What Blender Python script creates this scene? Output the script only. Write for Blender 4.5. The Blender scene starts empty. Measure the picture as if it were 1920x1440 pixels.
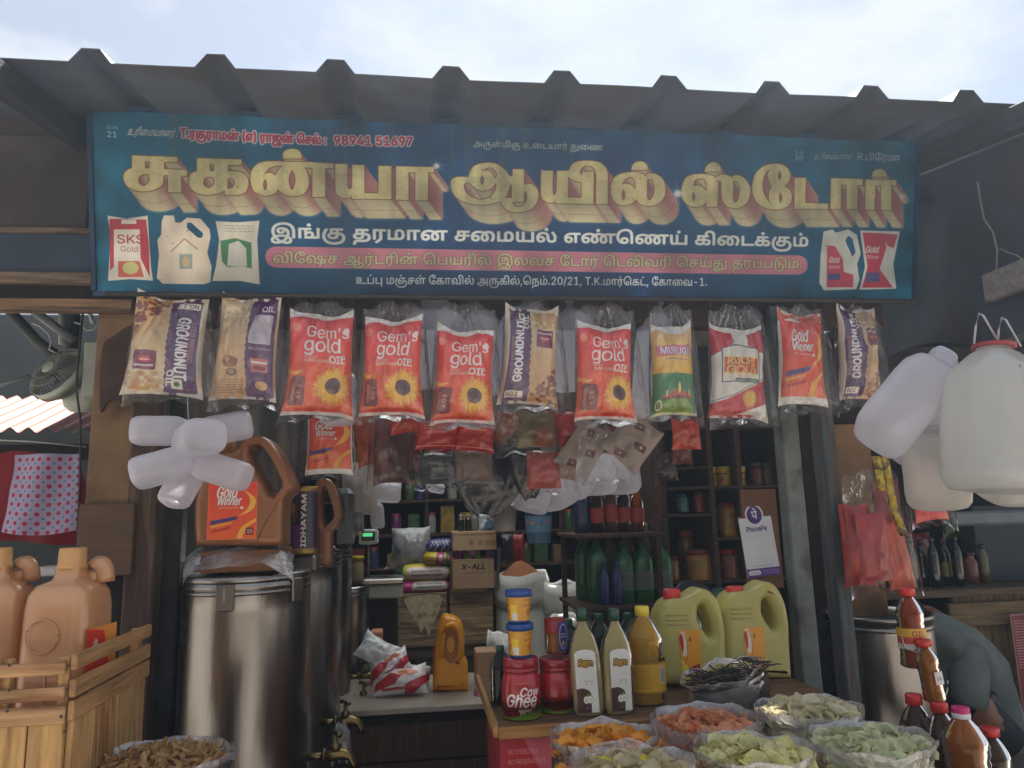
import bpy, bmesh, math, random
import numpy as np
from mathutils import Vector, Matrix, Euler, noise
R = math.radians
sc = bpy.context.scene
COL = sc.collection
# ------------------------------------------------------------------ camera
CAM_H = 1.6; FPX = 1390.
YAW, PITCH, ROLL = R(7.4), R(9.8), R(-1.6)
_fw = Vector((math.sin(YAW)*math.cos(PITCH), math.cos(YAW)*math.cos(PITCH), math.sin(PITCH)))
_r = Vector((math.cos(YAW), -math.sin(YAW), 0)); _u = _r.cross(_fw)
_R = _r*math.cos(ROLL)+_u*math.sin(ROLL); _U = _u*math.cos(ROLL)-_r*math.sin(ROLL)
cam = bpy.data.cameras.new('camera'); co = bpy.data.objects.new('camera', cam); COL.objects.link(co); sc.camera = co
co.matrix_world = Matrix(((_R.x, _U.x, -_fw.x, 0), (_R.y, _U.y, -_fw.y, 0), (_R.z, _U.z, -_fw.z, CAM_H), (0, 0, 0, 1)))
cam.sensor_width = 36; cam.lens = FPX/1920*36; cam.clip_start = .05; cam.clip_end = 3000
def at(px, py, y):
    """World point on the vertical plane y that stands where the photograph shows (px, py)."""
    d = _fw*FPX+_R*(px-960)-_U*(py-720); t = y/d.y
    return Vector((0, 0, CAM_H))+d*t
def atx(px, py, x):
    d = _fw*FPX+_R*(px-960)-_U*(py-720); return Vector((0, 0, CAM_H))+d*(x/d.x)
def size(n, y): return n*y/math.cos(YAW)/FPX
# ------------------------------------------------------------------ sky and sun
SUN_EL, SUN_AZ = R(58), R(20)          # behind the stall, a little to the right
w = bpy.data.worlds.new('World'); sc.world = w; w.use_nodes = True
nt = w.node_tree; nt.nodes.clear(); N = nt.nodes.new; L = nt.links.new
out = N('ShaderNodeOutputWorld'); bg = N('ShaderNodeBackground'); sky = N('ShaderNodeTexSky')
sky.sky_type = 'NISHITA'; sky.sun_disc = False; sky.sun_elevation = SUN_EL; sky.sun_rotation = SUN_AZ; sky.dust_density = .8; sky.air_density = 1.0
tc = N('ShaderNodeTexCoord'); mp = N('ShaderNodeMapping'); mp.inputs['Scale'].default_value = (1.1, 1.1, 2.4); mp.inputs['Location'].default_value = (.7, .2, .4)
nz = N('ShaderNodeTexNoise'); nz.inputs['Scale'].default_value = 3.4; nz.inputs['Detail'].default_value = 8; nz.inputs['Roughness'].default_value = .56
rp = N('ShaderNodeValToRGB'); rp.color_ramp.elements[0].position = .42; rp.color_ramp.elements[0].color = (.52, .52, .52, 1); rp.color_ramp.elements[1].position = .58; rp.color_ramp.elements[1].color = (1, 1, 1, 1)
mx = N('ShaderNodeMix'); mx.data_type = 'RGBA'; mx.inputs[7].default_value = (6.1, 6.4, 6.9, 1)
L(tc.outputs['Generated'], mp.inputs[0]); L(mp.outputs[0], nz.inputs['Vector']); L(nz.outputs['Fac'], rp.inputs[0]); L(rp.outputs[0], mx.inputs[0]); L(sky.outputs[0], mx.inputs[6])
L(mx.outputs[2], bg.inputs[0]); bg.inputs[1].default_value = .05; L(bg.outputs[0], out.inputs[0])
sl = bpy.data.lights.new('sun', 'SUN'); sl.energy = 5.0; sl.angle = R(.8); sl.color = (1, .95, .89); so = bpy.data.objects.new('sun', sl); COL.objects.link(so)
so.rotation_euler = Vector((-math.sin(SUN_AZ)*math.cos(SUN_EL), -math.cos(SUN_AZ)*math.cos(SUN_EL), -math.sin(SUN_EL))).to_track_quat('-Z', 'Y').to_euler()
sc.view_settings.view_transform = 'Standard'; sc.view_settings.look = 'None'; sc.view_settings.gamma = 1; sc.view_settings.exposure = 1.4
sc.view_settings.use_curve_mapping = False
sc.cycles.use_denoising = True; sc.cycles.max_bounces = 12; sc.cycles.transparent_max_bounces = 32; sc.cycles.transmission_bounces = 10; sc.cycles.diffuse_bounces = 5
sc.cycles.caustics_refractive = False; sc.cycles.caustics_reflective = False; sc.cycles.sample_clamp_indirect = 6; sc.cycles.volume_bounces = 0
# ------------------------------------------------------------------ colours and materials
def lin(c):
    c = c/255.; return c/12.92 if c <= .04045 else ((c+.055)/1.055)**2.4
def C3(c): return (lin(c[0]), lin(c[1]), lin(c[2]), 1)
_M = {}
def node_mat(name):
    m = bpy.data.materials.new(name); m.use_nodes = True; t = m.node_tree; t.nodes.clear()
    return m, t, t.nodes.new, t.links.new
def noise_node(N_, L_, scale, vec=None, detail=5, stretch=None, coord='Object'):
    tc = N_('ShaderNodeTexCoord'); n = N_('ShaderNodeTexNoise'); n.inputs['Scale'].default_value = scale; n.inputs['Detail'].default_value = detail
    if stretch:
        mp = N_('ShaderNodeMapping'); mp.inputs['Scale'].default_value = stretch; L_(tc.outputs[coord], mp.inputs[0]); L_(mp.outputs[0], n.inputs['Vector'])
    else: L_(tc.outputs[coord], n.inputs['Vector'])
    return n
def mat(col, rough=.5, metal=0., var=.22, scale=9., bump=.15, bscale=60., stretch=None, img=None, col2=None, thr=.5, coat=0., sheen=0., aniso=0., transl=0., spec=.5, rvar=.12, bstretch=None):
    key = ('m', col, rough, metal, var, scale, bump, bscale, stretch, img and img.name, col2, thr, coat, aniso, transl, spec, bstretch)
    if key in _M: return _M[key]
    m, t, N_, L_ = node_mat('surface_%02d' % len(_M)); o = N_('ShaderNodeOutputMaterial'); p = N_('ShaderNodeBsdfPrincipled')
    n1 = noise_node(N_, L_, scale, stretch=stretch); c = C3(col)
    mr = N_('ShaderNodeMapRange'); mr.inputs[1].default_value = .3; mr.inputs[2].default_value = .7; mr.inputs[3].default_value = 1-var; mr.inputs[4].default_value = 1+var*.7
    L_(n1.outputs['Fac'], mr.inputs[0])
    mul = N_('ShaderNodeMix'); mul.data_type = 'RGBA'; mul.blend_type = 'MULTIPLY'; mul.inputs[0].default_value = 1
    if img:
        tx = N_('ShaderNodeTexImage'); tx.image = img; tx.extension = 'EXTEND'; L_(tx.outputs[0], mul.inputs[6])
    elif col2:
        n2 = noise_node(N_, L_, scale*.6, detail=8, stretch=stretch); rr = N_('ShaderNodeValToRGB'); rr.color_ramp.elements[0].position = thr-.05; rr.color_ramp.elements[1].position = thr+.07
        rr.color_ramp.elements[0].color = c; rr.color_ramp.elements[1].color = C3(col2); L_(n2.outputs['Fac'], rr.inputs[0]); L_(rr.outputs[0], mul.inputs[6])
    else: mul.inputs[6].default_value = c
    cb = N_('ShaderNodeCombineColor'); [L_(mr.outputs[0], cb.inputs[i]) for i in range(3)]; L_(cb.outputs[0], mul.inputs[7])
    L_(mul.outputs[2], p.inputs['Base Color'])
    r2 = N_('ShaderNodeMapRange'); r2.inputs[3].default_value = max(.03, rough-rvar); r2.inputs[4].default_value = min(1, rough+rvar); L_(n1.outputs['Fac'], r2.inputs[0]); L_(r2.outputs[0], p.inputs['Roughness'])
    p.inputs['Metallic'].default_value = metal; p.inputs['Coat Weight'].default_value = coat; p.inputs['Coat Roughness'].default_value = .12; p.inputs['Specular IOR Level'].default_value = spec
    if aniso: p.inputs['Anisotropic'].default_value = aniso
    if bump:
        nb = noise_node(N_, L_, bscale, detail=6, stretch=bstretch or stretch); b = N_('ShaderNodeBump'); b.inputs['Strength'].default_value = bump; b.inputs['Distance'].default_value = .01
        L_(nb.outputs['Fac'], b.inputs['Height']); L_(b.outputs[0], p.inputs['Normal'])
    sh = p.outputs[0]
    if transl:
        tr = N_('ShaderNodeBsdfTranslucent'); L_(mul.outputs[2], tr.inputs[0]); ms = N_('ShaderNodeMixShader'); ms.inputs[0].default_value = transl; L_(sh, ms.inputs[1]); L_(tr.outputs[0], ms.inputs[2]); sh = ms.outputs[0]
    L_(sh, o.inputs[0]); _M[key] = m; return m
def wood(col, dark=None, scale=5., axis=0, rough=.75, var=.4, worn=None, thr=.6):
    st = [1, 1, 1]; 
    for i in range(3): st[i] = 1.2 if i == axis else 14.
    return mat(col, rough, var=var, scale=scale, stretch=tuple(st), bump=.35, bscale=scale*3, col2=worn, thr=thr, spec=.25)
def film(haze=.07, tint=(1, 1, 1), rough=.12, gloss=.07, wr=60., strength=.6):
    key = ('f', haze, tint, rough, gloss, wr, strength)
    if key in _M: return _M[key]
    m, t, N_, L_ = node_mat('clear_film_%02d' % len(_M)); o = N_('ShaderNodeOutputMaterial')
    tr = N_('ShaderNodeBsdfTransparent'); tr.inputs[0].default_value = (*tint, 1); df = N_('ShaderNodeBsdfDiffuse'); df.inputs[0].default_value = (.75, .75, .78, 1)
    tl = N_('ShaderNodeBsdfTranslucent'); tl.inputs[0].default_value = (.7, .7, .73, 1); gl = N_('ShaderNodeBsdfGlossy'); gl.inputs['Roughness'].default_value = rough
    md = N_('ShaderNodeMixShader'); md.inputs[0].default_value = .5; L_(df.outputs[0], md.inputs[1]); L_(tl.outputs[0], md.inputs[2])
    m1 = N_('ShaderNodeMixShader'); nz_ = noise_node(N_, L_, 14, detail=6); mr = N_('ShaderNodeMapRange'); mr.inputs[1].default_value = .35; mr.inputs[2].default_value = .75; mr.inputs[3].default_value = haze*.4; mr.inputs[4].default_value = min(1, haze*2.2)
    L_(nz_.outputs['Fac'], mr.inputs[0]); L_(mr.outputs[0], m1.inputs[0]); L_(tr.outputs[0], m1.inputs[1]); L_(md.outputs[0], m1.inputs[2])
    nb = noise_node(N_, L_, wr, detail=7, stretch=(1, 1, .35)); nb.inputs['Distortion'].default_value = .8; b = N_('ShaderNodeBump'); b.inputs['Strength'].default_value = strength; b.inputs['Distance'].default_value = .012; L_(nb.outputs['Fac'], b.inputs['Height'])
    L_(b.outputs[0], gl.inputs['Normal']); lw = N_('ShaderNodeLayerWeight'); lw.inputs[0].default_value = .13; L_(b.outputs[0], lw.inputs['Normal'])
    m2 = N_('ShaderNodeMixShader'); r3 = N_('ShaderNodeMapRange'); r3.inputs[3].default_value = gloss; r3.inputs[4].default_value = .9; L_(lw.outputs['Fresnel'], r3.inputs[0]); L_(r3.outputs[0], m2.inputs[0])
    L_(m1.outputs[0], m2.inputs[1]); L_(gl.outputs[0], m2.inputs[2]); L_(m2.outputs[0], o.inputs[0]); _M[key] = m; return m
def cloudy(col, t=.16, rough=.22):
    key = ('c', col, t, rough)
    if key in _M: return _M[key]
    m = mat(col, rough, var=.1, scale=5, bump=.14, bscale=24, transl=.5+t/100, coat=.6, col2=tuple(int(c*.93) for c in col), thr=.58); nt_ = m.node_tree; o = [n for n in nt_.nodes if n.type == 'OUTPUT_MATERIAL'][0]; src = o.inputs[0].links[0].from_socket
    tr = nt_.nodes.new('ShaderNodeBsdfTransparent'); mx_ = nt_.nodes.new('ShaderNodeMixShader'); lw = nt_.nodes.new('ShaderNodeLayerWeight'); lw.inputs[0].default_value = .35; mr = nt_.nodes.new('ShaderNodeMapRange'); mr.inputs[3].default_value = 1-t*1.6; mr.inputs[4].default_value = 1.
    nt_.links.new(lw.outputs['Facing'], mr.inputs[0]); nt_.links.new(mr.outputs[0], mx_.inputs[0]); nt_.links.new(tr.outputs[0], mx_.inputs[1]); nt_.links.new(src, mx_.inputs[2]); nt_.links.new(mx_.outputs[0], o.inputs[0]); _M[key] = m; return m
def milky(col=(226, 226, 236), t=.45, rough=.35, dirt=None):
    return mat(col, rough, var=.06, scale=4, bump=.06, bscale=18, transl=t, col2=dirt, thr=.66)
def liquid(col, body=.35, rough=.04, ior=1.33, clear=None):
    key = ('l', col, body, rough, ior)
    if key in _M: return _M[key]
    m, t, N_, L_ = node_mat('liquid_%02d' % len(_M)); o = N_('ShaderNodeOutputMaterial'); g = N_('ShaderNodeBsdfGlass'); g.inputs[0].default_value = C3(col); g.inputs['Roughness'].default_value = rough; g.inputs['IOR'].default_value = ior
    d = N_('ShaderNodeBsdfDiffuse'); d.inputs[0].default_value = C3(col); tr = N_('ShaderNodeBsdfTranslucent'); tr.inputs[0].default_value = C3(col); a = N_('ShaderNodeMixShader'); a.inputs[0].default_value = .55; L_(d.outputs[0], a.inputs[1]); L_(tr.outputs[0], a.inputs[2])
    b = N_('ShaderNodeMixShader'); b.inputs[0].default_value = body; L_(g.outputs[0], b.inputs[1]); L_(a.outputs[0], b.inputs[2])
    gl = N_('ShaderNodeBsdfGlossy'); gl.inputs['Roughness'].default_value = .08; c = N_('ShaderNodeMixShader'); lw = N_('ShaderNodeLayerWeight'); lw.inputs[0].default_value = .25; L_(lw.outputs['Fresnel'], c.inputs[0]); L_(b.outputs[0], c.inputs[1]); L_(gl.outputs[0], c.inputs[2])
    nb = noise_node(N_, L_, 22, detail=3); bp = N_('ShaderNodeBump'); bp.inputs['Strength'].default_value = .25; bp.inputs['Distance'].default_value = .01; L_(nb.outputs['Fac'], bp.inputs['Height']); L_(bp.outputs[0], gl.inputs['Normal']); L_(bp.outputs[0], g.inputs['Normal'])
    L_(c.outputs[0], o.inputs[0]); _M[key] = m; return m
_I = {}
def print_img(name):
    if name not in _I:
        A = globals()['art_'+name](); px = np.ones((A.h, A.w, 4), 'f'); px[..., :3] = A.a[::-1]
        im = bpy.data.images.new('print_'+name, A.w, A.h); im.pixels.foreach_set(px.ravel()); im.update(); im.pack(); _I[name] = im
    return _I[name]
def pmat(name, rough=.4, var=.1, bump=.05, transl=0., coat=0., spec=.5): return mat((200, 200, 200), rough, var=var, bump=bump, img=print_img(name), transl=transl, coat=coat, spec=spec)
# ------------------------------------------------------------------ mesh helpers
class MB:
    def __init__(s): s.v = []; s.f = []; s.m = []; s.u = []; s.sm = []
    def add(s, V, F, m=0, U=None, sm=True):
        k = len(s.v); s.v += [tuple(p) for p in V]
        for i, f in enumerate(F):
            s.f.append([k+q for q in f]); s.m.append(m); s.sm.append(sm)
            s.u += (U[i] if U else [(0, 0)]*len(f))
        return s
    def xf(s, M, k=0):
        s.v[k:] = [tuple(M @ Vector(p)) for p in s.v[k:]]; return s
    def box(s, x0, x1, y0, y1, z0, z1, b=.004, m=0, M=None):
        b = min(b, abs(x1-x0)*.45, abs(y1-y0)*.45, abs(z1-z0)*.45); V = []; idx = {}
        X = ((x0, 1), (x1, -1)); Y = ((y0, 1), (y1, -1)); Z = ((z0, 1), (z1, -1))
        for i in (0, 1):
            for j in (0, 1):
                for k in (0, 1):
                    x, sx = X[i]; y, sy = Y[j]; z, sz = Z[k]
                    for a in range(3):
                        idx[i, j, k, a] = len(V); V.append((x+(0 if a == 0 else b*sx), y+(0 if a == 1 else b*sy), z+(0 if a == 2 else b*sz)))
        F = []
        def q(*t): F.append([idx[x] for x in t])
        for i in (0, 1):
            a = [(i, 0, 0, 0), (i, 0, 1, 0), (i, 1, 1, 0), (i, 1, 0, 0)]; q(*(a if i == 0 else a[::-1]))
            a = [(0, i, 0, 1), (1, i, 0, 1), (1, i, 1, 1), (0, i, 1, 1)]; q(*(a if i == 0 else a[::-1]))
            a = [(0, 0, i, 2), (0, 1, i, 2), (1, 1, i, 2), (1, 0, i, 2)]; q(*(a if i == 0 else a[::-1]))
        for i in (0, 1):
            for j in (0, 1):
                q((0, i, j, 1), (1, i, j, 1), (1, i, j, 2), (0, i, j, 2)); q((i, 0, j, 0), (i, 1, j, 0), (i, 1, j, 2), (i, 0, j, 2)); q((i, j, 0, 0), (i, j, 1, 0), (i, j, 1, 1), (i, j, 0, 1))
                for k in (0, 1): q((i, j, k, 0), (i, j, k, 1), (i, j, k, 2))
        if M: V = [M @ Vector(p) for p in V]
        return s.add(V, F, m, sm=False)
    def grid(s, fn, nu, nv, m=0, closed=False, flip=False, uvf=None):
        V = []; F = []; U = []
        for j in range(nv+1):
            for i in range(nu+(0 if closed else 1)): V.append(fn(i/nu, j/nv))
        n = nu if closed else nu+1
        for j in range(nv):
            for i in range(nu):
                a = j*n+i; b = j*n+(i+1) % n; f = [a, b, b+n, a+n]; t = [(i/nu, 1-j/nv), ((i+1)/nu, 1-j/nv), ((i+1)/nu, 1-(j+1)/nv), (i/nu, 1-(j+1)/nv)]
                if flip: f = f[::-1]; t = t[::-1]
                if uvf: t = [uvf(*x) for x in t]
                F.append(f); U.append(t)
        return s.add(V, F, m, U)
    def lathe(s, prof, n=28, sx=1., sy=1., p=2., m=0, wob=None, cx=0, cy=0, cap=True):
        def fn(u, v):
            k = v*(len(prof)-1); i = min(int(round(k)), len(prof)-1); r, z = prof[i]; t = -2*math.pi*u; c, q = math.cos(t), math.sin(t)
            e = (abs(c)**p+abs(q)**p)**(-1/p); r2 = r*(wob(t, z) if wob else 1)
            return (cx+r2*e*c*sx, cy+r2*e*q*sy, z)
        s.grid(fn, n, len(prof)-1, m, closed=True, uvf=lambda u, v: (1-u, 1-v))
        return s
    def tube(s, pts, r, n=8, m=0, taper=None):
        P_ = [Vector(p) for p in pts]; k0 = len(s.v); V = []; F = []
        for i, p in enumerate(P_):
            d = (P_[min(i+1, len(P_)-1)]-P_[max(i-1, 0)]).normalized(); a = d.cross(Vector((0, 0, 1)) if abs(d.z) < .9 else Vector((1, 0, 0))).normalized(); b = d.cross(a)
            rr = r*(taper[i] if taper else 1)
            for j in range(n): t = 2*math.pi*j/n; V.append(p+a*math.cos(t)*rr+b*math.sin(t)*rr)
        for i in range(len(P_)-1):
            for j in range(n): F.append([i*n+j, i*n+(j+1) % n, (i+1)*n+(j+1) % n, (i+1)*n+j])
        F.append(list(range(n))[::-1]); F.append([(len(P_)-1)*n+j for j in range(n)])
        return s.add(V, F, m)
def obj(name, mb, mats, parent=None, loc=None, rot=None, label=None, cat=None, group=None, kind=None):
    me = mb if isinstance(mb, bpy.types.Mesh) else None
    if me is None:
        me = bpy.data.meshes.new(name); me.from_pydata(mb.v, [], mb.f)
        me.polygons.foreach_set('material_index', mb.m); me.polygons.foreach_set('use_smooth', mb.sm)
        uv = me.uv_layers.new(name='UVMap'); uv.data.foreach_set('uv', [c for t in mb.u for c in t]); me.update()
    if mats is not None and not me.materials:
        for m in (mats if isinstance(mats, (list, tuple)) else [mats]): me.materials.append(m)
    o = bpy.data.objects.new(name, me); COL.objects.link(o)
    if parent: o.parent = parent
    if loc is not None: o.location = loc
    if rot is not None: o.rotation_euler = rot
    tag(o, label, cat, group, kind); return o
def tag(o, label=None, cat=None, group=None, kind=None):
    for k, v in (('label', label), ('category', cat), ('group', group), ('kind', kind)):
        if v: o[k] = v
def thing(name, label, cat, loc=(0, 0, 0), rot=(0, 0, 0), group=None):
    o = bpy.data.objects.new(name, None); COL.objects.link(o); o.location = loc; o.rotation_euler = rot; o.empty_display_size = .05; tag(o, label, cat, group); return o
def dup(root, loc=None, rot=None, label=None, group=None, scale=None, mats=None):
    def cp(o, par):
        c = o.copy(); COL.objects.link(c); c.parent = par
        for ch in kids.get(o, ()): cp(ch, c)
        return c
    kids = {}
    def walk(o):
        kids[o] = list(o.children)
        for c in o.children: walk(c)
    walk(root); c = cp(root, None)
    if loc is not None: c.location = loc
    if rot is not None: c.rotation_euler = rot
    if scale is not None: c.scale = scale
    tag(c, label, None, group); return c
def slab(outer, holes, thick, bev, res=3, cyc=True, shape=None):
    """Rounded slab from an outline in x,z, as one mesh; y is its thickness."""
    cu = bpy.data.curves.new('outline', 'CURVE'); cu.dimensions = '2D'; cu.fill_mode = 'BOTH'; cu.extrude = max(.0005, thick/2-bev); cu.bevel_depth = bev; cu.bevel_resolution = res; cu.offset = -bev
    for pts in [outer]+list(holes):
        s = cu.splines.new('POLY'); s.points.add(len(pts)-1); s.use_cyclic_u = True
        for q, (x, z) in zip(s.points, pts): q.co = (x, z, 0, 1)
    t = bpy.data.objects.new('t', cu); COL.objects.link(t); dg = bpy.context.evaluated_depsgraph_get(); me = bpy.data.meshes.new_from_object(t.evaluated_get(dg)); bpy.data.objects.remove(t)
    for v in me.vertices:
        x, z, y = v.co; v.co = (x, -y, z)
        if shape: v.co = shape(Vector(v.co))
    for p in me.polygons: p.use_smooth = True
    return me
def nz3(x, y, z, s=1.): return noise.noise(Vector((x*s, y*s, z*s)))
ORD = ['first', 'second', 'third', 'fourth', 'fifth', 'sixth', 'seventh', 'eighth', 'ninth', 'tenth', 'eleventh', 'twelfth', 'thirteenth', 'fourteenth', 'fifteenth', 'sixteenth', 'seventeenth', 'eighteenth', 'nineteenth', 'twentieth']
def pbox(name, x0, y0, x1, y1, y, depth, m, b=.004, **k):
    """Box whose front face, on the plane y, covers that patch of the photograph."""
    a = at((x0+x1)/2, y1, y); t = at((x0+x1)/2, y0, y); l = at(x0, (y0+y1)/2, y); r = at(x1, (y0+y1)/2, y)
    return obj(name, MB().box(l.x, r.x, y, y+depth, a.z, t.z, b), m, **k)
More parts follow.
